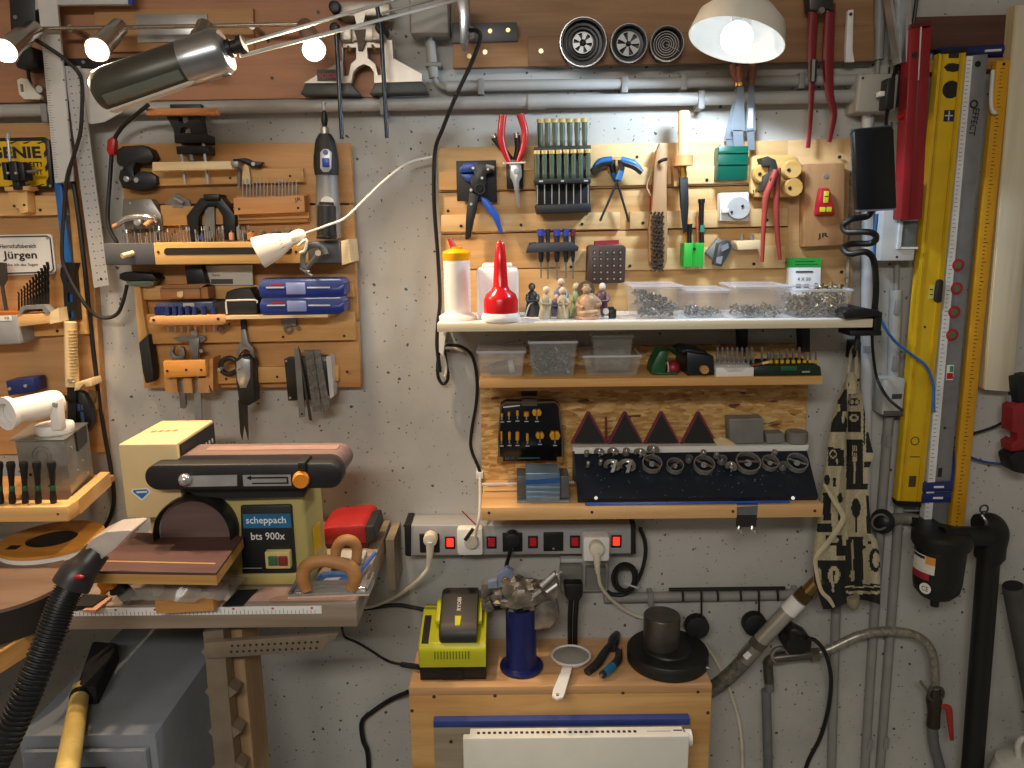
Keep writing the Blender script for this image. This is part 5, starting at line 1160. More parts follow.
# wire brush
WBR = WD('b08860', '94704c', 'z')
br = B(K('34312d', .5, .4))
random.seed(3)
for j in range(17):
    for i in range(4):
        x = 651.5 + i * 3.6 + (j % 2) * .9; y = 213 + j * 3.6
        for q in range(2): br.tp([(x, y, .058), (x + random.uniform(-.8, .8), y + random.uniform(-.8, .8), .076)], 1.15, 5, 1)
T('wire_brush', 'wooden wire brush with dark steel bristles hanging bristle end down', 'brush', [
    ('handle', B(WBR).poly([(660, 143), (665, 147), (667, 160), (667, 205), (668, 230), (667, 262), (662, 271), (656, 272), (650, 266), (649, 230), (652, 208), (654, 168), (656, 152)], .042, .058, bev=.003)),
    ('bristle', br), ('hook', B(BLACK).tp([(659, 162, .058), (663, 160, .07), (667, 159, .075)], 1.7, 8)), ('string', B(RED).tp([(656, 166, .05), (651, 190, .045), (650, 212, .045)], .7, 6)), ('string', B(K('c9a77a', .6)).tp([(655, 166, .05), (647, 185, .045), (651, 196, .05)], .6, 6))])
# file in ring
T('file_ring', 'small wooden ring bracket holding the wooden handled file', 'bracket', [('ring', B(BEECH).lathe([(.0115, 0), (.0185, 0), (.0185, .019), (.0115, .019), (.0115, 0)], P(683, 166, .068), (0, 0, 1), 24)), ('base', B(OAKZ).poly([(673, 157), (678, 157), (678, 186), (674, 186)], RS, .06))])
fa, fb = P(684, 111, .068), P(683, 158, .068); ax = fb - fa; L = ax.length; k = mp(684, 130, .068)
T('hand_file', 'dark steel file with turned pale wooden handle hanging point down', 'file', [('handle', B(WD('e3bd88', 'cfa46c', 'z')).lathe([(0, 0), (5 * k, 0), (5.8 * k, L * .04), (5.6 * k, L * .5), (5 * k, L * .78), (6 * k, L * .93), (5.4 * k, L), (0, L)], fa, ax, 20)), ('ferrule', B(K('b8953e', .3, .9)).tp([(683, 158, .068), (684, 178, .068)], 3, 12, 1)), ('blade', B(K('34373a', .45, .6)).poly([(680, 177), (688, 177), (689, 205), (687, 232), (684, 233), (681, 205)], .062, .072, bev=.001))])
# green holder
T('green_holder', 'bright green plastic holder screwed to the board under the file', 'holder', [('body', B(K('2fb23c', .4)).bx(684, 243, 704, 267, RS, .07, .002)), ('divider', B(K('259a31', .4)).bx(693, 243, 695, 267, .07, .073)), ('screw', B(DSTEEL).disc(694.5, 249, .073, .0745, 1.6, 10))])
for pts, lab, hm, hd in (([(701.5, 200), (701.5, 226), (702, 243)], 'tall black handled screwdriver standing in the green holder', BLACK, 1), ([(689.5, 224), (689.5, 234), (689.5, 243)], 'short black screwdriver in the green holder beside the orange one', BLACK, 0), ([(688, 218), (687, 230), (686, 243)], 'orange stick standing at the side of the green holder', ORANGE, 0), ([(698, 216), (698, 230), (698, 243)], 'thin reddish brown stick at the middle of the green holder', K('b8603a', .5), 0)):
    dd = .058 if hm is BLACK else .048
    parts = [('handle', B(hm).tp([(x, y, dd) for x, y in pts], 2.5 if hm is BLACK else 1.7, 10, 4, [3.0 if hm is BLACK else 1.2, 2.2 if hm is BLACK else 1.8, 2.4 if hm is BLACK else 1.8])), ('shank', B(STEEL).tp([(pts[-1][0], 243, dd), (pts[-1][0], 269, dd)], .7, 6, 1))]
    if hd: parts += [('cap', B(BLACK).tp([(701.5, 199, dd), (701.5, 203, dd)], 3.6, 12, 1)), ('band', B(K('2f8a72', .4)).tp([(702, 225, dd), (702, 232, dd)], 2.6, 10, 1))]
    T('small_screwdriver', lab, 'screwdriver', parts)
# socket
T('wall_socket', 'white square socket outlet with a tilted grey cover mounted on the board', 'socket', [('plate', B(WHITE).poly([(720, 193), (749, 192), (749, 221), (720, 221)], RS, .055, bev=.002)), ('face_disc', B(K('9c9c9a', .4)).lathe([(0, 0), (11.5 * mp(735, 208, .06), 0), (11 * mp(735, 208, .06), .009), (0, .009)], P(738, 209, .056), (-.12, -1, .25), 28)), ('pin_hole', B(BLACK).disc(732, 212, .06, .068, 1.2, 10)), ('pin_hole', B(BLACK).disc(743, 206, .062, .0695, 1.2, 10)), ('hook', B(WHITE).bx(723, 208, 729, 213, .055, .07, .002))])
# grey clamp, wooden block with bits
T('grey_fitting', 'grey diamond shaped metal fitting with a clear black clip under the socket', 'fitting', [('plate', B(K('8f8e8a', .4, .4)).poly([(706, 253), (718, 238), (735, 245), (732, 250), (722, 266), (716, 262)], RS, .05, bev=.002)), ('clip', B(K('3f4244', .3)).poly([(719, 243), (729, 240), (733, 246), (722, 267), (714, 265), (716, 258)], .05, .072, bev=.003)), ('clip_window', B(K('8b9296', .2)).poly([(721, 246), (728, 243), (729, 248), (722, 252)], .072, .0735)), ('clip_window', B(K('8b9296', .2)).poly([(717, 257), (723, 256), (721, 264), (716, 263)], .072, .0735))])
T('bit_block', 'small pale wooden block with two grey studs on top', 'block', [('block', B(PALE).poly([(736, 241), (761, 240), (761, 249), (738, 250)], RS, .07, bev=.002)), ('stud', B(STEEL2).tp([(742, 240, .055), (742, 235, .055)], 1.9, 8, 1)), ('stud', B(STEEL2).tp([(752, 240, .055), (752, 235, .055)], 1.9, 8, 1))])
# pliers on knob plate
KB = WD('d9ae6a', 'c39348')
kn = lambda x, y: B(KB).lathe([(0, 0), (9 * mp(x, y, .07), 0), (9.3 * mp(x, y, .07), .003), (9.3 * mp(x, y, .07), .02), (8.6 * mp(x, y, .07), .022), (0, .022)], P(x, y, .052), (0, -1, 0), 12)
T('knob_plate', 'rounded wooden plate with three octagonal knobs and two written initials', 'plate', [('plate', B(WD('dcb672', 'c89c52')).poly([(752, 158), (756, 155), (795, 155), (798, 158), (799, 192), (795, 197), (755, 197), (751, 193)], RS, .05, bev=.002)),
    ('knob', kn(760, 174), [('screw', B(DSTEEL).disc(760, 174, .074, .0755, 1.8, 10))]), ('knob', kn(789, 170), [('screw', B(DSTEEL).disc(789, 170, .074, .0755, 1.8, 10))]), ('knob', kn(790, 188), [('screw', B(DSTEEL).disc(790, 188, .074, .0755, 1.8, 10))]), ('lettering', B(K('2a2019', .6)).tx('JR', 756, 192, .0504, 8, 5, 10))])
RDP = K('9a3a30', .45, n=.15)
T('water_pump_pliers', 'worn red water pump pliers with dark jaw hanging on the knob plate', 'pliers', [
    ('jaw', B(K('45433f', .45, .5)).poly([(761, 158), (768, 156), (776, 160), (779, 170), (776, 178), (768, 184), (765, 192), (762, 190), (764, 176), (770, 172), (770, 166), (763, 166)], .06, .085, bev=.002)),
    ('handle', B(RDP).tp([(776, 170, .092), (770, 186, .09), (766, 198, .088), (764, 220, .088), (762, 262, .088)], 3, 10, 4, [3.2, 3.6, 3.6, 2.6, 2])), ('handle', B(RDP).tp([(778, 168, .08), (777, 188, .08), (776, 204, .08), (777, 230, .08), (780, 260, .08)], 3, 10, 4, [3, 3.2, 3.4, 2.8, 2])), ('joint', B(DSTEEL).disc(773, 180, .085, .096, 3, 14))])
# plaque with red level
T('wooden_plaque', 'brown wooden plaque with two initials below a small red level', 'plaque', [('board', B(WD('b98c60', 'a3774c', 'z')).poly([(805, 164), (845, 163), (844, 245), (804, 247)], RF, .052, bev=.002)), ('lettering', B(K('1c1511', .6)).tx('JR', 823, 236, .0524, 11, 6, 6)), ('screw', B(STEEL).disc(826, 176, .052, .054, 2.4, 12))])
T('mini_level', 'small red triangular pocket level mounted on the brown plaque', 'level', [('housing', B(K('b81f2c', .35)).slab([P(x, y, .068) for x, y in [(821, 188), (830, 188), (836, 214), (816, 215)]], (0, .014, 0), (), .003)), ('vial', B(K('d6d23c', .2)).bx(824, 191, 829, 203, .0675, .07, .001)), ('vial', B(K('d6d23c', .2)).bx(820, 207, 832, 212, .0675, .07, .001)), ('bubble_line', B(BLACK).bx(824, 196, 829, 196.8, .07, .0703).bx(825.5, 207, 826.3, 212, .07, .0703))])
# blue screwdriver set
T('driver_bracket', 'dark metal bracket holding five small blue and black screwdrivers', 'bracket', [('bar', B(K('3b3d42', .45, .4)).poly([(528, 247), (532, 243), (572, 242), (579, 247), (578, 251), (526, 253)], RS, .075, bev=.001)), ('end_plate', B(K('3b3d42', .45, .4)).poly([(529, 243), (536, 242), (534, 252), (528, 252)], RS, .06))])
for i, (x, col, w_) in enumerate(((541, '2b3c9c', 3.6), (548, '1f2126', 2.4), (557, '2b3c9c', 3.6), (566, '2b3c9c', 3.4), (573, '6b2024', 2.6))):
    d = .062; k = mp(x, 240, d)
    T('precision_screwdriver', ['blue capped screwdriver nearest the bottles in the dark bracket', 'slim all black screwdriver in the dark bracket', 'middle blue capped screwdriver in the dark bracket', 'fourth blue capped screwdriver in the dark bracket', 'dark red capped screwdriver at the end of the dark bracket'][i], 'screwdriver', [
        ('handle', B(K('202228', .45)).tp([(x, 232, d), (x, 256, d), (x, 262, d)], w_, 10, 4, [w_ * .8, w_ * .75, w_ * .5])), ('cap', B(K(col, .4)).tp([(x, 229, d), (x, 236, d)], w_, 10, 1)), ('shank', B(STEEL2).tp([(x, 262, d), (x, 278 + (i % 3), d)], .8, 6, 1))])
# brown bit block
hs = B(K('c8c4bc', .3, .6)); hk = B(K('221812', .7))
for j in range(5):
    for i in range(5):
        x, y = 594 + i * 6.5, 252 + j * 6.6
        hk.disc(x, y, .07, .0703, 1.6, 8); hs.disc(x + .5, y + .5, .0703, .072, .9, 8)
T('bit_holder', 'dark brown square block with a grid of bits and a red strip on top', 'bit holder', [('block', B(K('46342d', .5, n=.15)).poly([(588, 247), (591, 245), (624, 245), (626, 248), (625, 282), (622, 283), (590, 284), (587, 281)], RS, .07, bev=.002)), ('red_strip', B(K('9a2230', .5)).poly([(595, 241), (619, 240), (619, 244), (595, 245)], RS, .055)), ('hole', hk), ('bit_end', hs)])

# ================================================================ long white shelf
zs = P(655, 321, .20).z; SD = .20
xw0, xw1 = P(437, 325, SD).x, P(873, 324, SD).x
T('white_shelf', 'long pale shelf board under the wide tool board', 'shelf', [('board', B(WD('e6dcc4', 'd8c8a4')).box((xw0, -SD, zs - .016), (xw1, -RF - .001, zs), .0015)), ('top_film', B(K('e9ebee', .3, n=.02)).box((xw0 + .001, -SD + .002, zs + .0001), (xw1 - .001, -RF - .003, zs + .0006))),
   ('bracket', B(WHITE).poly([(439, 331), (446, 331), (443, 356), (439, 352)], .0, .05)), ('bracket', B(BLACK).poly([(740, 329), (748, 329), (748, 352), (741, 352)], .017, .05)), ('bracket', B(BLACK).poly([(802, 328), (810, 328), (810, 352), (803, 352)], .017, .05))])
z0 = zs + .0012
def on(x, d, z=None): return V((P(x, 320, d).x, -d, z0 if z is None else z))
o = on(458, .145); k = mp(458, 290, .145); h = P(458, 258, .145).z - z0
PLW = K('f1ece6', .35, n=.02)
T('dispenser_bottle', 'tall white ribbed bottle with yellow cap and red tip', 'bottle', [
    ('body', B(PLW).lathe([(0, 0), (19 * k, 0), (19 * k, 3 * k), (14 * k, 6 * k)] + [(13 * k + (.35 * k if q % 2 else 0), 8 * k + (h - 10 * k) * q / 22) for q in range(23)] + [(12 * k, h - 1 * k), (0, h)], o, (0, 0, 1), 36)),
    ('cap', B(K('e8a400', .35)).lathe([(0, h - 2 * k), (13.5 * k, h - 2 * k), (13.8 * k, h + 5 * k), (12 * k, h + 7 * k), (5 * k, h + 9 * k), (5 * k, h + 11 * k), (0, h + 11 * k)], o, (0, 0, 1), 36)), ('tip', B(RED).tube([o + V((-.004, 0, h + 9 * k)), o + V((-.012, 0, h + 19 * k))], .0048, 10, 1, [.006, .004]))])
o = on(498, .115); k = mp(498, 290, .115); h = P(498, 268, .115).z - z0
T('white_canister', 'squarish white canister standing behind the red nozzle bottle', 'canister', [('body', B(PLW).box((o.x - 21 * k, o.y - .012, z0), (o.x + 21 * k, o.y + .06, z0 + h), .008, 3)), ('cap', B(PLW).box((o.x - 15 * k, o.y - .005, z0 + h - .002), (o.x + 15 * k, o.y + .05, z0 + h + .008), .003))])
o = on(501, .178); k = mp(501, 300, .178)
z_ = lambda y: P(501, y, .178).z - z0
T('glue_bottle', 'round white glue bottle with large shiny red nozzle cap', 'bottle', [
    ('body', B(PLW).lathe([(0, 0), (19 * k, 0), (19.5 * k, .004), (19.5 * k, z_(316)), (17 * k, z_(312)), (0, z_(312))], o, (0, 0, 1), 36)),
    ('nozzle_cap', B(K('c4141c', .22, n=.02)).lathe([(17.2 * k, z_(314)), (17.3 * k, z_(300)), (15 * k, z_(294)), (9.5 * k, z_(290)), (7.6 * k, z_(286)), (6.4 * k, z_(265)), (4.6 * k, z_(244)), (3 * k, z_(241.5)), (0, z_(240.5))], o, (0, 0, 1), 36))])
# little figurines
def figurine(x, d, hpx, wpx, robe, head, label, lean=0, extra=(), hood=None):
    o = on(x, d); k = mp(x, 300, d); h = hpx * k; w = wpx * k * .5
    hc = V((lean * k, -.002, h - 3.4 * k))
    body = B(robe).lathe([(0, 0), (w, 0), (w * 1.02, h * .06), (w * .85, h * .3), (w * .68, h * .48), (w * .74, h * .62), (w * .5, h * .74), (w * .22, h * .8), (0, h * .81)], o, (0, 0, 1), 20)
    body.move(lambda c: c + V((hc.x * max(0, (c.z - o.z) / h) ** 1.2, 0, 0)))
    arms = B(robe).tube([o + V((-w * .6 + hc.x * .6, -w * .2, h * .66)), o + V((-w * .65 + hc.x * .5, -w * .75, h * .5)), o + V((hc.x * .4, -w * 1.0, h * .48))], w * .2, 8, 5, [w * .24, w * .2, w * .13]).tube([o + V((w * .6 + hc.x * .6, -w * .2, h * .66)), o + V((w * .65 + hc.x * .5, -w * .75, h * .5)), o + V((hc.x * .4, -w * 1.0, h * .48))], w * .2, 8, 5, [w * .24, w * .2, w * .13])
    parts = [('robe', body), ('sleeve', arms), ('head', B(head).ball(o + hc, 3.1 * k, (.9, .95, 1.1)).ball(o + hc + V((0, -2.9 * k, -.3 * k)), .7 * k))]
    if hood is not None: parts.append(('hood', B(hood).ball(o + hc + V((0, 1.2 * k, .6 * k)), 3.6 * k, (1, .95, 1.1))))
    return T('figurine', label, 'figurine', parts + [(n_, f(o, k, h, w)) for n_, f in extra])
SKIN = K('c9a284', .5); BEI = K('b3a88e', .6, n=.15); DK = K('26282a', .5)
figurine(533, .11, 32, 16, DK, K('6a5648', .5), 'dark robed kneeling figurine farthest toward the red nozzle bottle', -1, [('staff', lambda o, k, h, w: B(LGREY).tube([o + V((-8 * k, -.012, 0)), o + V((-3 * k, -.012, h * .4)), o + V((7 * k, -.01, h * .5))], .8 * k, 6))], DK)
figurine(545, .15, 31, 13, BEI, SKIN, 'beige robed kneeling figurine facing the blue one', 1.5, (), K('d8d0c0', .5))
figurine(556, .115, 22, 13, K('3b3d52', .5), SKIN, 'small dark blue seated figurine between two beige ones', 0)
figurine(561, .105, 36, 17, K('55688c', .5, n=.2), SKIN, 'blue robed standing figurine behind the beige pair', 0, (), K('c9c5bd', .5))
figurine(563.5, .15, 30, 14, BEI, SKIN, 'beige robed figurine with pale sash in front of the blue one', -1, [('sash', lambda o, k, h, w: B(K('d9c39a', .5)).tube([o + V((-w * .3, -w * .85, h * .7)), o + V((0, -w * 1.0, h * .35)), o + V((w * .2, -w * 1.05, h * .05))], 1.2 * k, 8, 4))], K('cfc6b4', .5))
figurine(576, .13, 33, 13, K('8a9a70', .5, n=.2), SKIN, 'green robed slender figurine beside the large brown one', 0, (), K('a9b596', .5))
figurine(600, .12, 32, 17, K('5a3c46', .5, n=.2), K('d8cfc4', .5), 'dark plum robed figurine behind the large brown one', 2, (), K('cfcac2', .5))
o = on(588, .155); k = mp(588, 300, .155)
BRZ = K('b39274', .45, n=.25, sc=60)
T('seated_figurine', 'largest figurine, brown seated round bellied figure on a pinkish base', 'figurine', [
    ('base', B(K('c9a48c', .5, n=.2)).lathe([(0, 0), (14 * k, 0), (13.5 * k, 3 * k), (10 * k, 5 * k), (0, 5 * k)], o, (0, 0, 1), 24)),
    ('body', B(BRZ).lathe([(0, 3 * k), (12 * k, 4 * k), (12.5 * k, 8 * k), (10 * k, 13 * k), (10.5 * k, 17 * k), (8 * k, 22 * k), (4 * k, 25 * k), (0, 25.5 * k)], o, (0, 0, 1), 24)),
    ('leg', B(BRZ).tube([o + V((-9 * k, -6 * k, 5 * k)), o + V((-4 * k, -12 * k, 6 * k)), o + V((4 * k, -11 * k, 5 * k))], 3 * k, 10)), ('leg', B(BRZ).tube([o + V((9 * k, -6 * k, 5 * k)), o + V((7 * k, -12 * k, 7 * k)), o + V((0, -12.5 * k, 6 * k))], 3 * k, 10)),
    ('arm', B(BRZ).tube([o + V((-8 * k, 0, 20 * k)), o + V((-11 * k, -4 * k, 14 * k)), o + V((-6 * k, -10 * k, 11 * k))], 2 * k, 8)), ('arm', B(BRZ).tube([o + V((8 * k, 0, 20 * k)), o + V((11.5 * k, -4 * k, 15 * k)), o + V((7 * k, -10 * k, 13 * k))], 2 * k, 8)),
    ('head', B(K('b89a7e', .45)).ball(o + V((-2 * k, -2 * k, 29 * k)), 4.6 * k, (.92, .95, 1.12)).ball(o + V((-2 * k, -6.2 * k, 28.6 * k)), 1 * k).ball(o + V((-6.2 * k, -2 * k, 29 * k)), 1 * k).ball(o + V((2.2 * k, -2 * k, 29 * k)), 1 * k)),
    ('halo', B(K('6e5e42', .5)).lathe([(0, 0), (9 * k, 0), (9 * k, 1.5 * k), (0, 1.5 * k)], o + V((-2 * k, 4 * k, 28 * k)), (0, -1, 0), 28)), ('hat', B(K('8d7a5c', .5)).ball(o + V((-2 * k, -1 * k, 32.5 * k)), 4 * k, (1, 1, .5)))])
o = on(610, .16)
T('toy_camera', 'tiny black toy with a white wheel beside the brown figurine', 'toy', [('body', B(BLACK).box((o.x - .002, o.y - .006, z0), (o.x + .011, o.y + .008, z0 + .017), .002)), ('top_part', B(BLACK).box((o.x - .003, o.y - .004, z0 + .0165), (o.x + .007, o.y + .006, z0 + .021), .001)), ('wheel', B(OFFW).cyl((o.x - .008, o.y - .004, z0 + .013), (o.x - .008, o.y + .004, z0 + .013), .0055)), ('link', B(STEEL).tube([o + V((-.008, 0, .013)), o + V((.002, 0, .013))], .002, 6, 1)), ('foot', B(OFFW).box((o.x - .012, o.y - .005, z0), (o.x - .003, o.y + .005, z0 + .005), .001))])

# ---------------------------------------------------------------- tubs
def tub(x0, x1, yt, d0, d1, zb, name, label, lid=True, ky=320, m=None, fillh=0, fillk=None, seedn=1):
    cl = m or CLEAR
    xa, xb = P(x0, ky, d1).x, P(x1, ky, d1).x; zt = P((x0 + x1) / 2, yt, d1).z; t = .0022; ins = .07 * (xb - xa)
    out = [V((xa, -d1, zt)), V((xb, -d1, zt)), V((xb, -d0, zt)), V((xa, -d0, zt))]
    bot = [V((xa + ins, -d1 + .008, zb)), V((xb - ins, -d1 + .008, zb)), V((xb - ins, -d0 - .006, zb)), V((xa + ins, -d0 - .006, zb))]
    shell = B(cl)
    vo = [shell.bm.verts.new(p) for p in out + bot]
    for i in range(4): shell._face([vo[i], vo[(i + 1) % 4], vo[4 + (i + 1) % 4], vo[4 + i]])
    shell._face(list(reversed(vo[4:])))
    cx = sum((p.x for p in out)) / 4; cy = sum((p.y for p in out)) / 4
    def shr(p, z=None): return V((cx + (p.x - cx) * .965, cy + (p.y - cy) * .965, p.z if z is None else z))
    vi = [shell.bm.verts.new(p) for p in [shr(p) for p in out] + [shr(p, zb + t) for p in bot]]
    for i in range(4): shell._face([vi[(i + 1) % 4], vi[i], vi[4 + i], vi[4 + (i + 1) % 4]]); shell._face([vo[(i + 1) % 4], vo[i], vi[i], vi[(i + 1) % 4]])
    shell._face(vi[4:])
    rim = B(K('e6e6f0', .2, n=.02, alpha=.38))
    rim.tube([p + V((0, 0, .001)) for p in out], .0024, 8, 1, None, True)
    parts = [('shell', shell), ('rim', rim)]
    if lid:
        parts.append(('lid', B(K('e6e6f0', .15, n=.02, alpha=.22)).slab([p + V((math.copysign(.003, p.x - cx), math.copysign(.003, p.y - cy), .0045)) for p in out], (0, 0, -.0025), (), .0008)))
    T(name, label, 'tub', parts)
    random.seed(seedn)
    if fillh:
        f = fillh / (zt - zb)
        res = []
        for q in range(fillk):
            u, v, w_ = random.random(), random.random(), random.random()
            hh = zb + t + .004 + (fillh - .006) * w_ * (.75 + .25 * math.sin(3.1 * u + seedn))
            g = (hh - zb) / (zt - zb); iw = ins * (1 - g) + .0065
            dv = v ** 1.6
            res.append(V((xa + iw + (xb - xa - 2 * iw) * u, -d1 + .0135 - .004 * g + (d1 - d0 - .026) * dv, hh)))
        return res
    return []


SC = [K('8f8f8c', .3, .85), K('b5b5b2', .25, .9), K('6a6a68', .35, .8), K('a39a80', .3, .85)]
def heap(pts, name, label, cat, group, size, mats, length=2.2):
    for p in pts:
        a = V((random.uniform(-1, 1), random.uniform(-.6, .6), random.uniform(-.7, .7))).normalized(); m = random.choice(mats); L = size * length
        b = B(m).lathe([(0, 0), (size * .95, 0), (size * .95, size * .55), (size * .42, size * .6), (size * .40, L), (0, L + size * .3)], p - a * L * .45, a, 6)
        T(name, label, cat, b, group)


zsh = z0
pts = tub(634, 682, 288, .075, .185, zsh, 'screw_tub', 'clear lidded tub three quarters full of small bright screws', True, 320, None, .048, 170, 1)
heap(pts, 'small_screw', 'small bright screw in the full tub nearest the figurines', 'screw', 'bright screws in the first tub', .0039, SC[:3])
pts = tub(686, 728, 292, .075, .175, zsh, 'screw_tub', 'clear lidded tub with only a thin layer of screws, second in row', True, 320, None, .018, 70, 2)
heap(pts, 'small_screw', 'small screw in the nearly empty second tub', 'screw', 'screws in the second tub', .0037, SC)
pts = tub(735, 789, 288, .075, .185, zsh, 'screw_tub', 'wide clear lidded tub with long screws on the bottom, third in row', True, 320, None, .022, 90, 3)
heap(pts, 'long_screw', 'long pale screw in the wide third tub', 'screw', 'screws in the third tub', .0032, SC[1:], 5)
pts = tub(794, 850, 291, .07, .19, zsh, 'screw_tub', 'open clear tub heaped with brownish screws under the green topped packet', False, 320, None, .062, 230, 4)
heap(pts, 'brown_screw', 'brownish screw in the heaped open tub', 'screw', 'screws in the heaped open tub', .004, [K('8b826e', .35, .8), K('a39a84', .3, .8), K('6b6354', .4, .7), K('c4b48a', .3, .8)], 4.2)
T('screw_packet', 'white screw packet with a green top band leaning behind the heaped tub', 'packet', [('carton', B(K('e6e9ec', .5, n=.02)).slab([P(789, 266, .05), P(821, 266, .05), P(820, 310, .062), P(787, 310, .062)], (0, .012, 0), (), .001)), ('green_band', B(K('2a9a3c', .45)).slab([P(789, 258, .0485), P(822, 258, .0485), P(821, 267.5, .0505), P(788.5, 267.5, .0505)], (0, .012, 0))),
    ('lettering', B(K('3a3d40', .5)).bx(796, 271, 813, 272.4, .052, .0532).tx('4 X 50', 804, 279, .0545, 13, 3.4).bx(796, 284, 801, 288, .054, .0562).bx(804, 284, 809, 288, .054, .0562).tx('e', 816, 285, .0565, 4, 4)), ('band_print', B(K('16602a', .5)).bx(795, 261, 815, 262, .048, .0495).bx(795, 264, 818, 264.8, .0485, .0502))])
# ================================================================ second shelf, strand board, third shelf
T('strand_board', 'mottled strand board panel fixed to the wall below the white shelf', 'board', B(osb()).bx(481, 346, 805, 517, 0, .016))
S2 = .165
za = P(650, 378, S2).z; xa, xb = P(479, 381, S2).x, P(823, 380, S2).x
T('plank_shelf', 'middle wooden plank shelf between the white shelf and the strand board', 'shelf', [('plank', B(WD('d8a868', 'bf8c4c')).box((xa, -S2, za - .016), (xb, -.017, za), .0015)), ('cleat', B(OAK).box((xa + .02, -.035, za - .05), (xb - .05, -.017, za - .0165)))])
z1 = za + .001
tub(478, 525, 353, .04, .155, z1, 'clear_tub', 'milky lidded tub with a wrapped grey bundle on the plank shelf', True, 380, K('e4e2dc', .2, alpha=.16))
o = P(505, 372, .11)
T('wrapped_bundle', 'grey brown wrapped bundle with a pale band inside the lidded tub', 'bundle', [('roll', B(K('7d7264', .5, n=.25)).tube([P(490, 371, .11), P(500, 368, .11), P(514, 366, .11)], .014, 12, 4, [.011, .0135, .012])), ('band', B(K('b8c4cc', .5)).tube([P(509, 367, .11), P(514, 366, .11)], .0138, 12, 1))])
pts = tub(529, 577, 343, .04, .155, z1, 'clear_tub', 'tall open clear tub half filled with small zinc bolts', False, 380, K('dfe3e0', .2, alpha=.12), .042, 190, 6)
heap(pts, 'zinc_bolt', 'small zinc bolt in the tall open tub on the plank shelf', 'bolt', 'zinc bolts in the tall tub', .004, [K('7d8a8c', .3, .85), K('9aa5a6', .25, .9), K('566062', .35, .8)])
tub(583, 641, 357, .04, .15, z1, 'clear_tub', 'low wide empty clear tub, lower of two nested tubs', False, 380, K('e4e4da', .2, alpha=.12))
tub(592, 632, 337, .05, .14, z1 + .008, 'clear_tub', 'taller narrow clear tub standing inside the low wide empty tub', False, 380, K('e8e8e0', .2, alpha=.09))
# red and green wheel
o = V((P(664, 364, .12).x, -.12, z1)); k = mp(664, 364, .12)
T('green_tool', 'dark green and red round gadget on the plank shelf beside the empty tubs', 'gadget', [('body', B(K('1d5530', .4)).slab([P(x, y, .14) for x, y in [(651, 375), (652, 366), (656, 358), (660, 351), (667, 350), (669, 356), (666, 362), (666, 375)]], (0, .05, 0), (), .004)), ('wheel', B(K('8e1f2a', .4)).ball(P(673, 368, .12), 7.5 * k, (1, 1, 1.0))), ('collar', B(LGREY).tube([P(667.5, 361.5, .128), P(668.5, 368, .131), P(668, 374, .128)], .0016, 6, 2)), ('hook', B(K('173f26', .4)).tube([P(660, 352, .12), P(668, 348, .11), P(677, 354, .10)], .004, 8, 4)), ('foot', B(K('1d5530', .4)).box((o.x - 9 * k, -.14, z1), (o.x + 12 * k, -.10, z1 + .004), .001))])
T('black_toolbox', 'small dark box with a round wooden knob on the plank shelf', 'box', [('case_body', B(K('161a22', .4)).slab([P(x, y, .15) for x, y in [(687, 376), (687, 352), (706, 355), (714, 356), (715, 375)]], (0, .10, 0), (), .003)), ('lid', B(K('22262e', .4)).slab([P(x, y, .13) for x, y in [(680, 352), (688, 349), (706, 352), (700, 358)]], (0, .08, 0), (), .002)), ('knob', B(WD('c99a5e', 'aa7a40')).lathe([(0, 0), (4 * mp(703, 369, .15), 0), (4.5 * mp(703, 369, .15), .008), (4 * mp(703, 369, .15), .012), (2 * mp(703, 369, .15), .012), (0, .010)], P(703, 369, .15), (.1, -1, 0), 18))])
# white bit set and green bit set
ws = T('bit_tray', 'white plastic tray holding two rows of steel driver bits', 'tray', [('tray', B(WHITE).bx(716, 367.5, 754, 378, .10, .158, .002)), ('catch', B(K('d3d3ce', .4)).poly([(724, 368), (746, 367.5), (742, 371), (728, 371.5)], .158, .160)), ('back_wall', B(OFFW).bx(716, 366, 754, 377.8, .085, .10))])
for i in range(8):
    for r, (yt, yb, dd) in enumerate(((347, 366, .092), (357, 367, .13))):
        x = 717.5 + i * 4.9
        if r: x += 1.5
        T('driver_bit', ('tall steel bit in the rear row of the white tray', 'short steel bit in the front row of the white tray')[r], 'bit', [('shank', B(STEEL).tp([(x, yb + 1, dd), (x, yt + 4, dd)], 1.15, 6, 1)), ('tip', B(STEEL2).tp([(x, yt + 4, dd), (x, yt + 2, dd), (x, yt, dd)], 1.5, 6, 1, [1.5, 1.5, .6]))], ('tall bits in the white tray', 'short bits in the white tray')[r])
GS = K('11291f', .4)
T('green_bit_case', 'dark green case with yellow ringed bits along the plank shelf end', 'case', [('case_body', B(GS).slab([P(x, y, .158) for x, y in [(754, 378), (754, 368), (757, 366), (817, 364.5), (821, 367), (822, 376), (820, 378)]], (0, .08, 0), (), .003)), ('catch', B(K('1f5c3c', .4)).bx(781, 366, 797, 371, .158, .1605, .001)), ('lettering', B(K('8fa890', .5)).bx(802, 371, 810, 372.6, .158, .1584))])
T('thin_pencil', 'reddish pencil lying across the dark green bit case', 'pencil', [('shaft', B(K('8a4630', .5)).tp([(751, 366, .15), (762, 363.5, .15)], 1.4, 6, 1)), ('tip', B(PALE).tp([(762, 363.5, .15), (769, 362, .15)], 1.5, 6, 1))])
for i in range(9):
    x = 771 + i * 5.6
    T('ringed_bit', 'steel bit with a yellow ring in the dark green case', 'bit', [('shank', B(STEEL2).tp([(x, 365, .135), (x, 352 + (i * 7) % 4, .135)], 1.1, 6, 1)), ('ring', B(YEL).tp([(x, 363, .135), (x, 360, .135)], 1.9, 8, 1))], 'yellow ringed bits in the green case')
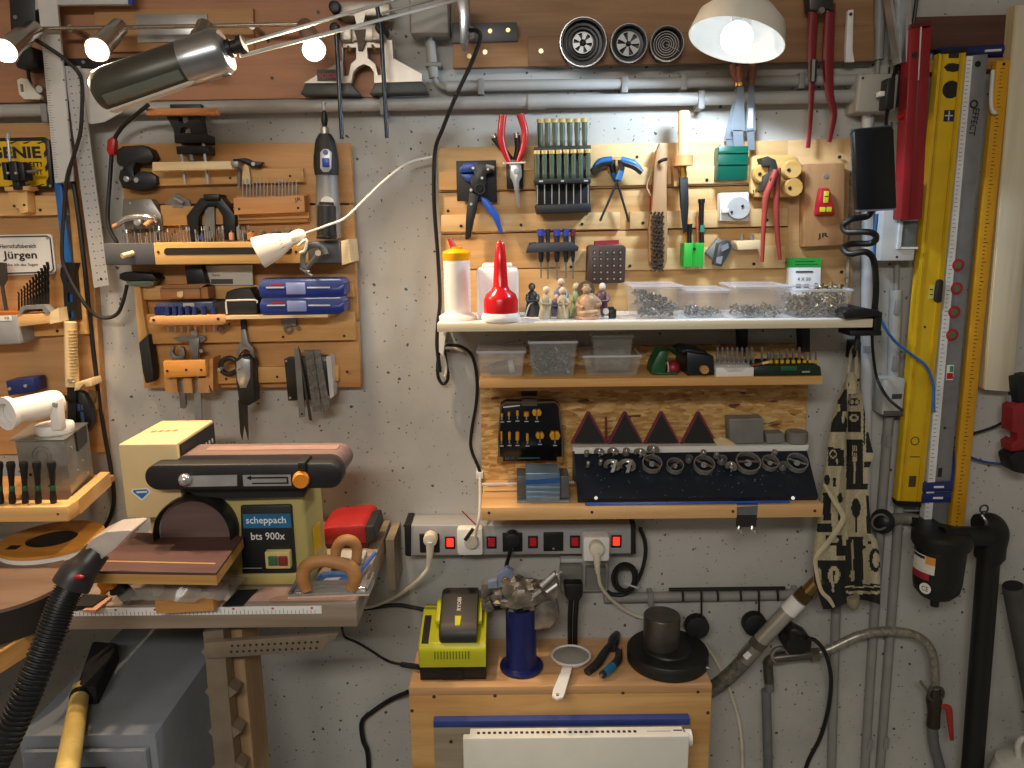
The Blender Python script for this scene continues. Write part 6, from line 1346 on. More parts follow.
for i in range(8):
    x = 762 + i * 6.2
    T('driver_bit', 'plain steel bit in the rear of the dark green case', 'bit', B(STEEL2).tp([(x, 365, .10), (x, 348 + (i * 5) % 6, .10), (x, 347 + (i * 5) % 6, .10)], 1.4, 6, 1, [1.1, 1.5, .8]), 'plain bits at the rear of the green case')
# bit case with yellow router bits
T('router_bit_case', 'black flat case of yellow router bits hanging on the strand board', 'case', [
    ('case_shell', B(K('101113', .18)).poly([(500, 406), (505, 402), (555, 402), (560, 406), (563, 440), (563, 461), (498, 462), (498, 440)], .018, .045, bev=.003)), ('frame', B(K('6b5c48', .25)).tp([(500, 461, .045), (498.5, 440, .045), (501, 406, .045), (506, 402.5, .045), (555, 402, .045), (559, 406, .045), (562.5, 440, .045), (562.5, 459, .045)], .9, 6, 1)),
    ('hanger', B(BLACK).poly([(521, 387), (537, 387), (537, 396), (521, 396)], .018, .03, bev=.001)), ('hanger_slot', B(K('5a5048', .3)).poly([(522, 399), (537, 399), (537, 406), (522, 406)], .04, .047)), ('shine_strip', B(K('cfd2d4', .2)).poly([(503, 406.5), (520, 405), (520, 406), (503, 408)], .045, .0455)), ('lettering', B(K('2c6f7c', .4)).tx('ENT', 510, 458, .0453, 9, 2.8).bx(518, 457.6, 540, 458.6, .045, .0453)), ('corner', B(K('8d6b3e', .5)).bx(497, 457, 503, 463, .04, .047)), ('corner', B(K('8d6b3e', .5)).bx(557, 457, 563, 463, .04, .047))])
ry = K('d99a1c', .35)
for (x, y, w_, h_, lab) in ((502, 415, 2.6, 3, 0), (509, 414, 3, 4, 0), (517.5, 413, 3, 5, 0), (526.5, 414, 6, 4, 0), (537, 413, 10, 6, 1), (501.5, 436, 2.2, 9, 0), (509.5, 436, 3, 8, 0), (517.5, 436, 4.4, 8, 0), (527.5, 437, 3, 7, 0), (540, 436, 9, 6, 1), (555, 436, 11, 8, 1)):
    bb = B(ry)
    if lab: bb.poly([(x - w_ / 2, y), (x - w_ / 3, y - h_ / 2), (x - .4, y - h_ / 2), (x - .2, y + h_ / 2), (x - w_ / 3, y + h_ / 2)], .046, .056, bev=.001).poly([(x + w_ / 2, y), (x + w_ / 3, y - h_ / 2), (x + .4, y - h_ / 2), (x + .2, y + h_ / 2), (x + w_ / 3, y + h_ / 2)], .046, .056, bev=.001)
    else: bb.tp([(x, y - h_ / 2, .051), (x, y + h_ / 2, .051)], w_ / 2 * .9, 10, 1)
    T('router_bit', 'small yellow router bit behind the black case front', 'bit', [('cutter', bb), ('shank', B(STEEL).tp([(x, y + h_ / 2, .05), (x, y + h_ / 2 + 3.5, .05)], .8, 8, 1)), ('size_print', B(LGREY).bx(x - 2, y + h_ / 2 + 5, x + 2, y + h_ / 2 + 6, .0452, .0456))], 'yellow router bits in the black case')
# third shelf
S3 = .18
z3 = P(650, 506, S3).z; xa, xb = P(481, 512, S3).x, P(823, 510, S3).x; z3b = P(650, 519, S3).z
T('plank_shelf', 'lowest wooden plank shelf carrying the blue wedge rack', 'shelf', [('plank', B(WD('ddb27c', 'c89860')).box((xa, -S3, z3b), (xb, -.017, z3), .0015))] + [('screw', B(DSTEEL).disc(x, 513 - (x - 482) * .006, S3, S3 + .001, 1.5, 8)) for x in (489, 592, 733, 815)])
# sandpaper triangles
zw = z3 + .001
for i, (xc, lab) in enumerate(((588.5, 'first dark triangle from the black case'), (625, 'second dark triangle from the black case'), (661.5, 'third dark triangle from the black case'), (698.5, 'fourth dark triangle, next to the grey blocks'))):
    T('sanding_triangle', lab + ' standing on the wedge rack', 'sanding sheet', [('sheet', B(K('202322', .75)).poly([(xc, 414), (xc + 16.5, 443), (xc - 15, 443)], .052, .055)), ('red_edge', B(K('7a2a3a', .6)).poly([(xc - 1.5, 412), (xc + 1.5, 412), (xc - 15, 443.5), (xc - 18, 443.5)], .049, .0545).poly([(xc - 1.5, 412), (xc + 1.5, 412), (xc + 18.5, 443), (xc + 16.5, 443)], .049, .052))])
T('reddish_strip', 'thin dark red strip standing between first and second triangle', 'strip', B(K('6a2a2c', .6)).poly([(605, 417), (607, 417), (608, 443), (605, 443)], .047, .05))
# wedge rack
wt0, wt1 = P(575, 449, .062), P(806, 446, .062); wb0, wb1 = P(577, 504, .165), P(818, 502, .165)
ztop_ = (wt0.z + wt1.z) / 2; xl_ = (wt0.x + wb0.x) / 2; xr_ = wb1.x
NV = K('141e2c', .5, n=.15)
tl, tr_, bl_, br_ = V((xl_, -.062, ztop_)), V((wt1.x, -.062, ztop_)), V((xl_, -.165, zw + .009)), V((xr_, -.165, zw + .009))
nrm = (tr_ - tl).cross(bl_ - tl).normalized(); nrm = nrm if nrm.y < 0 else -nrm
def onw(px, py, h=0.0):
    """Point of the slanted navy panel that this pixel shows, lifted by h."""
    r = _ray(px, py); t = (tl + nrm * h - CAM).dot(nrm) / r.dot(nrm)
    return CAM + r * t
random.seed(9)
SPK = B(K('8f98a4', .6))
for q in range(70):
    a_, b_ = random.uniform(582, 805), random.uniform(470, 499)
    c_ = onw(a_, b_, 0); SPK.cyl(c_, c_ + nrm * .0004, random.uniform(.0005, .0011), seg=5)
T('wedge_rack', 'slanted navy panel with a white top ledge holding rings and hooks', 'rack', [
    ('panel', B(NV).slab([tl, tr_, br_, bl_], -nrm * .012)), ('white_ledge', B(K('e2e3e0', .4, n=.02)).box((xl_ - .003, -.066, ztop_ - .004), (wt1.x + .004, -.022, ztop_ + .004)).slab([tl + nrm * .001 + V((-.002, 0, .002)), tr_ + nrm * .001 + V((.003, 0, .002)), onw(806, 450.5, .001) + V((0.003, 0, 0)), onw(575, 453.5, .001)], -nrm * .003)),
    ('blue_edge', B(K('2450b0', .35)).slab([onw(585, 502.5, .0012), onw(790, 500.5, .0012), onw(790, 502.5, .0012), onw(585, 505, .0012)], -nrm * .001)), ('back_panel', B(DGREY).box((xl_, -.035, zw), (wt1.x, -.0245, ztop_ - .0045))), ('screw', B(STEEL).cyl(onw(596, 498, 0), onw(596, 498, .002), .0035, seg=12)), ('screw', B(STEEL).cyl(onw(793, 498, 0), onw(793, 498, .002), .0035, seg=12)),
    ('speck', SPK), ('rear_foot', B(DGREY).box((xl_ + .01, -.06, zw), (xl_ + .02, -.036, ztop_ - .03)))])
CUT = K('a8a6a0', .25, .55)
def saw_ring(px, py, rp, lab, bar=None, thick=1.2):
    c = onw(px, py, .012); k = mp(px, py, .11); r = rp * k
    u = V((1, 0, 0)); w_ = nrm.cross(u).normalized()
    prof = [c + u * math.cos(a) * r + w_ * math.sin(a) * r for a in [2 * math.pi * q / 28 for q in range(28)]]
    rb = B(CUT)
    n_ = len(prof); h = .006
    vs = [[rb.bm.verts.new(p + nrm * z + (p - c) * s_) for p in prof] for z, s_ in ((-h, 0), (h, 0), (h, -.1), (-h, -.1))]
    for a in range(4):
        A, Bq = vs[a], vs[(a + 1) % 4]
        for q in range(n_): rb._face([A[q], A[(q + 1) % n_], Bq[(q + 1) % n_], Bq[q]])
    bmesh.ops.recalc_face_normals(rb.bm, faces=rb.bm.faces)
    parts = [('ring', rb)]
    if bar is not None:
        t = u * math.cos(bar) + w_ * math.sin(bar)
        parts.append(('crossbar', B(K('c2c0ba', .25, .9)).slab([c + nrm * h * .9 + t * r + nrm.cross(t) * r * .1, c + nrm * h * .9 - t * r + nrm.cross(t) * r * .1, c + nrm * h * .9 - t * r - nrm.cross(t) * r * .1, c + nrm * h * .9 + t * r - nrm.cross(t) * r * .1], -nrm * .003)))
    parts.append(('arbor', B(DSTEEL).cyl(onw(px, py, .0005), onw(px, py, .016), r * .28, seg=14)))
    return T('hole_saw', lab, 'hole saw', parts)
w = math.radians
saw_ring(652, 464, 10, 'large hole saw ring with tilted crossbar, first large one from the black case', w(-35))
saw_ring(704, 465, 10.5, 'large hole saw ring with tilted crossbar, second large one along the navy panel', w(-30))
saw_ring(748, 463, 12.5, 'largest hole saw ring with a level crossbar on the navy panel', w(0))
saw_ring(770, 463, 8.5, 'medium hole saw ring between the level one and the end one', w(-28))
saw_ring(797, 463, 10.5, 'hole saw ring at the far end of the navy panel, beside the apron', w(-25))
saw_ring(675, 466, 8.5, 'medium hole saw ring between the first two large ones', w(38))
saw_ring(689, 459, 3.4, 'tiny brass coloured ring between medium and large hole saws', None)
saw_ring(722, 460, 4.6, 'small ring between the second large saw and the level one', None)
saw_ring(783, 466, 4, 'small nut like ring beside the end hole saw', None)
def auger(px, py, hp_, wp, lab, kind):
    k = mp(px, py, .1); a = onw(px, py + hp_ * .5, .012); b = onw(px, py - hp_ * .5, .024)
    if kind == 0:
        c_ = (a + b) / 2; u = V((1, 0, 0)); w_ = nrm.cross(u).normalized()
        q = B(K('9c9a94', .25, .6)).tube([c_ + u * wp * k * .5 * math.cos(t) + w_ * hp_ * k * .5 * math.sin(t) for t in [w(x) for x in range(-60, 220, 20)]], .0022, 6, 1, None, False, 2.2)
        return T('forstner_bit', lab, 'bit', [('cutter', q), ('web', B(K('8a8882', .3, .6)).slab([a + u * wp * k * .15, b + u * wp * k * .4, b + u * wp * k * .2, a - u * wp * k * .1], -nrm * .003)), ('shank', B(DSTEEL).cyl(onw(px, py + 1, .0005), c_, .003, seg=10))])
    return T('forstner_bit', lab, 'bit', [('cutter', B(CUT).cyl((a + b) / 2 - nrm * .004, (a + b) / 2 + nrm * .008, wp * k * .5, seg=14)), ('spur', B(CHROME).cyl((a + b) / 2 + nrm * .008, (a + b) / 2 + nrm * .012, .0015, seg=8)), ('shank', B(DSTEEL).cyl(onw(px, py + 2, .0005), (a + b) / 2 - nrm * .003, .0028, seg=10))])
for n_, (x, y, h_, w_, kd, lab) in enumerate(((586.5, 454, 4, 5, 1, 'smallest bright bit at the start of the upper row on the navy panel'), (599, 452.5, 7, 7, 0, 'small curled bit, second in the upper row on the navy panel'), (613, 452, 7, 8, 0, 'third bit in the upper row on the navy panel'), (626, 452.5, 6, 7, 1, 'fourth bit in the upper row on the navy panel'), (640, 453, 8, 9, 0, 'fifth bit in the upper row, above the first large ring'), (653, 450, 8, 9, 0, 'dark curved bit at the end of the upper row over the first large ring'),
                                      (588, 465, 5, 4, 1, 'small bit, first in the lower row on the navy panel'), (600.5, 463, 6, 4, 1, 'small bright topped bit, second in the lower row'), (612, 466, 12, 13, 0, 'wide bit with slanting web, third in the lower row'), (627, 466, 13, 14, 0, 'wider bit with slanting web beside the first large ring'), (703, 454, 5, 6, 1, 'small stubby bit above the second large ring'), (716, 456, 6, 5, 1, 'bright stubby bit before the small ring'), (731, 467, 9, 8, 0, 'hooked small bit just before the level crossbar ring'), (774, 454, 5, 6, 1, 'stubby bit above the medium ring near the end'))):
    auger(x, y, h_, w_, lab, kd)
# grey blocks
GB = K('7f7c77', .6, n=.12)
T('grey_block', 'large grey sanding block on the wedge rack ledge', 'block', [('core', B(GB).poly([(729, 419), (763, 418), (764, 443), (730, 444)], .03, .06, bev=.002)), ('top_lid', B(K('8d8a84', .6)).poly([(729, 419), (763, 418), (765, 420), (730, 421)], .028, .061))])
T('grey_block', 'smaller grey block beside the round one on the wedge rack', 'block', B(GB).poly([(766, 434), (784, 433), (785, 443), (767, 444)], .03, .06, bev=.002))
o = P(796, 443, .046); k = mp(796, 440, .046)
T('round_block', 'short grey cylinder at the end of the wedge rack ledge', 'block', B(GB).lathe([(0, 0), (10.5 * k, 0), (10.8 * k, 1 * k), (10.8 * k, 10 * k), (10 * k, 11 * k), (0, 11.5 * k)], o + V((0, 0, .003)), (0, 0, 1), 28))
T('wooden_wedge', 'pale rounded scrap lying before the large grey block', 'scrap', B(PALE).poly([(714, 441), (722, 437), (731, 441), (738, 446), (718, 447)], .05, .064, bev=.002))
# blue silver block
zb = z3 + .001
T('clamp_block', 'silver and blue ribbed block on the lowest plank shelf', 'block', [('core', B(K('7b94ad', .3, .5)).bx(526, 473, 560, 502, .10, .16, .002)), ('blue_band', B(K('2a5a9c', .35)).poly([(526, 480), (560, 478), (560, 483), (526, 484.5)], .16, .1615)), ('rib', B(K('a8b8c4', .3, .6)).bx(526, 487, 560, 488.5, .16, .1625).bx(526, 492, 560, 493.5, .16, .1625).bx(526, 497, 560, 498.5, .16, .1625)),
   ('side_cheek', B(K('6d7072', .4, .5)).bx(517, 476, 526, 499, .10, .15, .001)), ('side_cheek', B(K('6d7072', .4, .5)).bx(560, 476, 569, 498, .10, .15, .001)), ('base_plate', B(K('9aa8b2', .35, .5)).box((P(517, 500, .15).x, -.158, zb), (P(569, 500, .15).x, -.09, zb + .004)))])
T('white_rod', 'thin pale rod running level behind the blue ribbed block', 'rod', [('rod', B(OFFW).tp([(482, 484.5, .09), (574, 482.5, .09)], 1.6, 10)), ('tip', B(K('cbb9a8', .4)).tp([(488, 485, .09), (505, 484.6, .09)], 2.1, 10))])
T('steel_hook', 'bright steel double hook clipped over the front of the lowest shelf', 'hook', [('plate', B(K('b9c2cc', .2, .95)).slab([P(737, 507, S3 + .002), P(758, 506, S3 + .002), P(757, 515, S3 + .002), P(737, 515, S3 + .002)], (0, .0015, 0)).box((P(737, 505, S3).x, -S3 - .002, z3 + .0003), (P(758, 505, S3).x, -S3 + .02, z3 + .0018))), ('front_flap', B(K('4f4d4b', .3, .8)).poly([(737, 515), (757, 515), (756, 527), (736, 527)], S3 - .001, S3 + .0015)), ('prong', B(STEEL).tp([(739, 526, S3), (738, 531, S3 + .005), (741, 532, S3 + .015)], 1.6, 8)), ('prong', B(STEEL).tp([(752, 526, S3), (752, 531, S3 + .005), (755, 532, S3 + .015)], 1.6, 8))])

# ================================================================ power strip and plugs
PSD = .062
PSM = K('b5b5b6', .4, .4, n=.03)
T('power_strip', 'long silver power strip with five sockets and red lit switches', 'power strip', [
    ('rail', B(PSM).poly([(410, 525), (632, 524), (632, 554), (410, 556)], .002, PSD, bev=.004)), ('end_cap', B(BLACK).poly([(404, 524), (411, 524), (411, 557), (405, 556)], .0, PSD + .002, bev=.002)), ('end_cap', B(BLACK).poly([(631, 523), (636, 523), (636, 554), (631, 555)], .0, PSD + .002, bev=.002)),
    *[('socket', B(BLACK).bx(x - 10, y - 9.5, x + 10, y + 9.5, PSD - .002, PSD + .003, .002), [('well', B(K('0e0e0e', .6)).disc(x, y, PSD + .003, PSD + .0034, 7.5, 24)), ('earth_clip', B(STEEL).bx(x - 1, y + 6, x + 1, y + 7.5, PSD + .0034, PSD + .0045))]) for x, y in ((429.5, 543.5), (471, 543), (512.5, 542.5), (553.5, 542), (597, 549))],
    *[('switch', B(BLACK).bx(x - 5, 543 - (x - 450) * .008 - 6, x + 5, 543 - (x - 450) * .008 + 6, PSD, PSD + .003), [('rocker', B(K('ff2a1c', .3, emit=2.2) if lit else K('a0141a', .3, emit=.25)).bx(x - 3.3, 543 - (x - 450) * .008 - 4, x + 3.3, 543 - (x - 450) * .008 + 4, PSD + .003, PSD + .006, .001))]) for x, lit in ((450, 1), (491.5, 0), (533, 0), (575, 0), (616.5, 1))]])
PD = PSD + .004
CRW = K('ded6c2', .45)
T('white_plug', 'white angled plug in the first socket of the power strip', 'plug', [('plug_body', B(CRW).disc(430, 541, PD, PD + .022, 7, 20, .003)), ('plug_neck', B(CRW).tp([(430, 541, PD + .016), (430, 552, PD + .014), (429, 563, PD + .01)], 4, 10, 4, [4.5, 3.6, 2.6])), ('lead', B(CRW).tp([(429, 562, PD + .01), (427, 570, PD + .006), (416, 582, PD), (400, 594, .055), (384, 602, .04), (366, 607, .04), (340, 606, .06), (322, 602, .10)], 1.9, 8))])
T('timer_plug', 'square white adapter plug in the second socket with loose wires', 'plug', [('adapter', B(WHITE).bx(457, 529, 483, 556, PD, PD + .02, .006)), ('plug_body', B(K('cfc6b4', .4)).disc(471, 543, PD + .02, PD + .038, 7, 18, .003)), ('lead', B(OFFW).tp([(470, 548, PD + .03), (475, 534, PD + .03), (479, 518, .10), (480, 500, .06), (480, 478, .03), (481, 470, .01)], 1.5, 8)), ('red_wire', B(RED).tp([(476, 525, PD + .03), (462, 511, PD + .03)], .7, 6, 1)), ('black_sleeve', B(BLACK).tp([(465, 540, PD + .04), (473, 529, PD + .04)], 1.8, 8, 1))])
T('black_plug', 'black plug in the middle socket with its lead dropping behind the scrap metal', 'plug', [('plug_body', B(K('141414', .5)).disc(512.5, 541, PD, PD + .024, 7.5, 18, .003)), ('lead', B(K('141414', .5)).tp([(512, 544, PD + .02), (509, 556, PD + .012), (506, 568, .05), (505, 585, .03), (503, 606, .02)], 2, 8))])
T('white_adapter', 'square white adapter plug in the last socket with a white cable', 'plug', [('adapter', B(WHITE).bx(583, 537, 610, 562, PD, PD + .03, .006)), ('plug_body', B(CRW).disc(597, 550, PD + .03, PD + .05, 7.4, 20, .003)), ('plug_neck', B(CRW).tp([(597, 551, PD + .044), (597, 562, PD + .04), (598, 573, PD + .03)], 4, 10, 4, [4.6, 3.4, 2.4])), ('lead', B(CRW).tp([(598, 572, PD + .03), (601, 586, PD + .01), (610, 598, .05), (625, 610, .03), (640, 617, .02), (660, 621, .016), (684, 631, .014), (706, 647, .012), (720, 668, .012), (733, 700, .012), (741, 735, .012), (743, 790, .012)], 1.7, 8))])
SBX = K('a4a49e', .45)
T('wall_outlet', 'grey double surface outlet box on the wall under the power strip', 'outlet', [('back_box', B(SBX).bx(561, 561, 608, 592, 0, .035, .003)), ('cover', B(K('77776f', .3, n=.05)).bx(560, 566, 582, 583, .035, .052, .002)), ('cover', B(K('8c8c85', .3, alpha=.6)).bx(586, 568, 606, 590, .035, .05, .002)), ('ridge', B(LGREY).bx(561, 559, 586, 563, 0, .04, .002))])
T('black_plug', 'large black plug with two thick leads hanging from the grey outlet box', 'plug', [('plug_body', B(K('121212', .5)).poly([(564, 584), (583, 584), (583, 596), (580, 601), (568, 601), (565, 596)], .037, .075, bev=.004)), ('lead', B(K('141414', .5)).tp([(571, 599, .056), (570, 620, .05), (570, 650, .04)], 2.4, 8)), ('lead', B(K('141414', .5)).tp([(577, 599, .056), (575.5, 620, .05), (575, 650, .04)], 2.4, 8))])
cb_ = B(K('151515', .5))
for q in range(7): cb_.tp([(625 + math.cos(t * math.pi / 8) * (9 + (q % 3) * 1.6), 578 + math.sin(t * math.pi / 8) * (12 + (q % 3) * 1.3), .014 + q * .006) for t in range(16)], 1.7, 6, 2, None, True)
T('cable_coil', 'coiled black cable hanging below the end of the power strip', 'cable', [('coil', cb_), ('zip_tie', B(LGREY).tp([(624, 583, .06), (632, 586, .06), (638, 588, .058)], 1, 6, 2)), ('lead', B(K('151515', .5)).tp([(640, 528, .03), (645, 542, .03), (645, 558, .03), (639, 578, .03), (628, 592, .03), (616, 595, .03), (604, 590, .03)], 2, 8))])
T('black_cable', 'doubled black and white cable loop under the end of the white shelf', 'cable', [('black_strand', B(BLACK).tp([(442, 345, .03), (438, 360, .03), (438, 376, .03), (443, 384, .03), (448, 378, .03), (446, 362, .03), (445, 348, .035), (452, 345, .03), (464, 348, .025), (473, 358, .02), (477, 380, .016), (476, 405, .016), (472, 428, .016), (471, 448, .016), (478, 466, .02), (481, 475, .02)], 1.7, 8)), ('white_strand', B(OFFW).tp([(444, 332, .05), (444, 346, .04), (440, 362, .036), (441, 372, .036), (445, 376, .036), (446, 366, .036), (443, 350, .04), (452, 348, .034), (463, 351, .028)], 1.3, 8)), ('tie', B(RED).tp([(439, 357, .035), (446, 357, .038)], 1, 6, 1)), ('cable_clip', B(WHITE).bx(476, 473, 483, 479, .0, .03, .001))])
T('black_cable', 'black cable arching over the wall beside the yellow charger', 'cable', B(K('151515', .5)).tp([(503, 607, .02), (488, 609, .015), (460, 612, .015), (432, 611, .015), (412, 607, .015), (395, 605, .015), (372, 608, .03), (356, 610, .05)], 2, 8))
T('black_cable', 'thick black cable hanging at the wall beside the wooden chest', 'cable', B(K('151515', .5)).tp([(408, 692, .05), (390, 700, .015), (372, 712, .012), (362, 722, .012), (363, 740, .012), (368, 756, .012), (369, 800, .012)], 2.4, 8))
T('charger_lead', 'thin black lead running from under the bench to the charger', 'cable', [('lead', B(K('151515', .5)).tp([(342, 628, .05), (345, 637, .015), (356, 642, .012), (370, 650, .012), (388, 661, .02), (405, 665, .10)], 1.3, 8)), ('strain_relief', B(K('2a2a2a', .5)).tp([(402, 664.5, .09), (419, 667, .13)], 2.8, 10, 1))])
# ================================================================ wooden chest with the heater
ZC = .765; CD = .183
cx0, cx1 = P(409, 695, CD).x, P(712, 690, CD).x
CW = WD('cfa468', 'b58548'); CT2 = WD('d3a878', 'b88a5c')
T('wooden_chest', 'large plain wooden chest against the wall behind the white heater', 'chest', [
    ('front_panel', B(CW).box((cx0, -CD, 0), (cx1, -CD + .018, ZC - .0185), .001)), ('lid', B(CT2).box((cx0, -CD - .001, ZC - .018), (cx1, -.002, ZC), .002)), ('side_panel', B(CW).box((cx0, -CD + .0185, 0), (cx0 + .018, -.002, ZC - .0185))), ('side_panel', B(CW).box((cx1 - .018, -CD + .0185, 0), (cx1, -.002, ZC - .0185))),
    ] + [('screw', B(K('4a3a2c', .5)).disc(x, y, CD, CD + .0012, 1.8, 10)) for x, y in ((434, 697), (495, 696), (623, 693), (698, 692), (412, 711), (708, 713))])
T('blue_edged_board', 'grey board with a blue painted top edge leaning between chest and heater', 'board', [('board', B(WD('a89c84', '8e8068')).box((P(434, 740, .2).x, -.2, .05), (P(689, 740, .2).x, -CD - .003, P(560, 722, .2).z))), ('blue_edge', B(K('33458a', .5)).box((P(434, 740, .2).x, -.2015, P(560, 726, .2).z), (P(689, 740, .2).x, -CD - .002, P(560, 719.5, .2).z), .001)), ('screw', B(DSTEEL).disc(451, 742, .2, .2012, 1.8, 10))])
hx0, hx1 = P(463, 750, .26).x, P(689, 750, .26).x; hz = P(575, 737.5, .26).z
HW = K('e4e2d6', .4, n=.02)
gr = []
zt = P(575, 727.5, .218).z
for i in range(30):
    x = P(477 + i * 5.4, 735, .235).x
    gr.append(('vent_slot', B(BLACK).box((x, -.241, zt), (x + .0058, -.229, zt + .0006))))
T('wall_heater', 'white panel heater with a slotted top rim in front of the chest', 'heater', [('front_panel', B(HW).box((hx0, -.26, .08), (hx1, -.247, hz), .003)), ('back_panel', B(HW).box((hx0 + .012, -.2448, .09), (hx1 - .005, -.218, zt), .002)), *gr,
    ('print', B(GREY).box((P(648, 733, .245).x, -.233, zt), (P(672, 733, .245).x, -.231, zt + .0004)).box((P(648, 733, .245).x, -.238, zt), (P(664, 733, .245).x, -.236, zt + .0004))), ('brand_print', B(K('5a4a70', .5)).box((P(675, 730, .245).x, -.232, zt), (P(684, 730, .245).x, -.228, zt + .0004))), ('thermostat', B(WHITE).tube([V((hx1 + .0, -.225, zt - .02)), V((hx1 + .012, -.225, zt - .02))], .016, 16, 1))] + [('foot', B(BLACK).box((x, -.26, 0), (x + .03, -.21, .079))) for x in (hx0 + .08, hx1 - .11)])

# charger
LG = K('c4c41e', .4, n=.04)
def prof_x(b, pts, x0, x1, bev=.003):
    """Side outline [(depth, height)] swept from x0 to x1."""
    return b.slab([V((x0, -d, z)) for d, z in pts], (x1 - x0, 0, 0), (), bev)
zc = lambda y, d: P(452, y, d).z
gx0, gx1 = P(418, 670, .165).x, P(487, 670, .165).x; gm = (gx0 + gx1) / 2
zb_ = ZC + .0005
f_t = zc(668, .165)
t1 = zc(650, .165); t2 = zc(640, .155); t3 = zc(610, .07)
chg = prof_x(B(LG), [(.165, f_t), (.165, t1), (.158, t1 + .012), (.06, t3), (.03, t3 - .005), (.03, f_t)], gx0 + .002, gx1 - .002, .004)
T('battery_charger', 'bright yellow green battery charger with a black battery on the chest', 'charger', [
    ('base', prof_x(B(BLACK), [(.16, zb_), (.163, f_t - .001), (.035, f_t - .001), (.035, zb_)], gx0 + .003, gx1 - .003, .002), [('base_recess', B(K('0c0c0c', .6)).box((gm - .022, -.1645, zb_ + .003), (gm + .022, -.1635, f_t - .004)))]),
    ('housing', chg, [('vent_slot', B(K('77781a', .6)).box((gm - .036 + i * .0062, -.1662, t1 - .020), (gm - .0335 + i * .0062, -.1648, t1 - .003))) for i in range(12)] + [('status_panel', B(BLACK).slab([V((gx0 + .008, -.1585, t1 + .0128)), V((gx0 + .022, -.1585, t1 + .0128)), V((gx0 + .022, -.085, t3 - (t3 - t1 - .012) * .22 + .002)), V((gx0 + .008, -.085, t3 - (t3 - t1 - .012) * .22 + .002))], (0, .0, -.002)))]),
    ('battery', prof_x(B(K('2b2a2a', .5)), [(.158, t1 + .006), (.165, t1 + .030), (.150, t1 + .046), (.058, t3 + .046), (.040, t3 + .036), (.040, t3 + .002)], gm - .027, gm + .050, .009), [
        ('yellow_strip', B(LG).slab([V((gm + .006, -.150, t1 + .0463)), V((gm + .016, -.150, t1 + .0463)), V((gm + .018, -.128, t1 + .0463 + (t3 - t1) * .24)), V((gm + .005, -.128, t1 + .0463 + (t3 - t1) * .24))], (0, 0, -.004))),
        ('lettering', B(WHITE).text('RYOBI', V((gm + .012, -.100, t1 + .0466 + (t3 - t1) * .545)), (0, .092, t3 - t1), (-1, 0, 0), .034, .008))]),
    ('side_latch', prof_x(B(LG), [(.12, t1 + .03), (.12, t1 + .04), (.06, t3 + .024), (.06, t3 + .01)], gm - .037, gm - .0275, .002)), ('side_latch', prof_x(B(LG), [(.12, t1 + .03), (.12, t1 + .04), (.06, t3 + .024), (.06, t3 + .01)], gm + .0505, gm + .059, .002))])
# blue spool stand with scrap
o = V((P(521.5, 672, .115).x, -.115, ZC + .0005)); k = mp(521, 650, .115)
hh = P(521, 606, .115).z - o.z
NB = K('18225e', .3, n=.03)
T('blue_spool', 'dark blue round footed spool standing on the chest', 'spool', [('foot', B(NB).lathe([(0, 0), (21.5 * k, 0), (22 * k, .003), (21.5 * k, .007), (16 * k, .009), (0, .009)], o, (0, 0, 1), 40)), ('column', B(NB).lathe([(0, .008), (16 * k, .008), (15.2 * k, .012), (15.2 * k, hh), (12 * k, hh), (12 * k, hh - .01), (0, hh - .01)], o, (0, 0, 1), 36))])
random.seed(11)
MTL = K('8d857a', .4, .55, n=.35, sc=40, bump=.6)
top = o + V((0, 0, hh + .001))
sb = B(MTL)
sb.ball(top + V((0, 0, .028)), .034, (1.75, .95, 1.0), 26)
def crum(c):
    r = c - (top + V((0, 0, .028))); n1 = mnoise.noise(c * 45) * .45 + mnoise.noise(c * 110) * .35
    q = top + V((0, 0, .028)) + r * (1 + n1)
    q.z = max(q.z, top.z + .0005)
    return q
sb.move(crum)
parts = [('crumpled_core', sb)]
def shard(pts, d0, d1, m): parts.append(('metal_piece', B(m).poly(pts, d0, d1, bev=.0008)))
shard([(497, 575), (507, 568), (514, 572), (509, 586), (498, 588)], .11, .125, K('93a3c4', .3, .6)); shard([(488, 582), (497, 580), (498, 588), (488, 589)], .115, .128, K('9db0d0', .3, .6)); shard([(507, 588), (514, 576), (518, 586), (511, 589)], .12, .13, K('d8d0b4', .35, .5))
shard([(481, 585), (490, 584), (491, 594), (481, 595)], .1, .12, MTL); shard([(525, 619), (540, 603), (556, 600), (560, 615), (550, 628), (532, 630), (524, 628)], .10, .13, MTL); shard([(535, 612), (548, 590), (556, 576), (560, 590), (556, 606)], .09, .12, MTL)
for a, b_, r in (((541, 586, .13), (555, 573, .125), 3), ((546, 592, .13), (557, 584, .125), 2.4), ((500, 600, .14), (511, 602, .14), 1.6), ((531, 598, .14), (541, 590, .14), 2), ((526, 604, .14), (533, 598, .14), 1.7), ((556, 575, .12), (562, 571, .12), 1.2)): parts.append(('bolt', B(STEEL).tp([a, b_], r, 8, 1)))
for q in range(12):
    x = random.uniform(488, 552); y = random.uniform(588, 612); s_ = random.uniform(3, 6.5)
    an = random.uniform(0, 6.28); pts = [(x + math.cos(an + t) * s_ * random.uniform(.6, 1.3), y + math.sin(an + t) * s_ * random.uniform(.5, 1.1)) for t in (0, 1.4, 2.7, 4.1, 5.2)]
    shard(pts, .115, .125 + random.random() * .03, random.choice([MTL, K('9a928a', .3, .9, .3, 60), K('5f5850', .45, .8, .3, 60)]))
T('scrap_sculpture', 'jagged lump of fused scrap metal resting on the blue spool', 'scrap metal', parts)
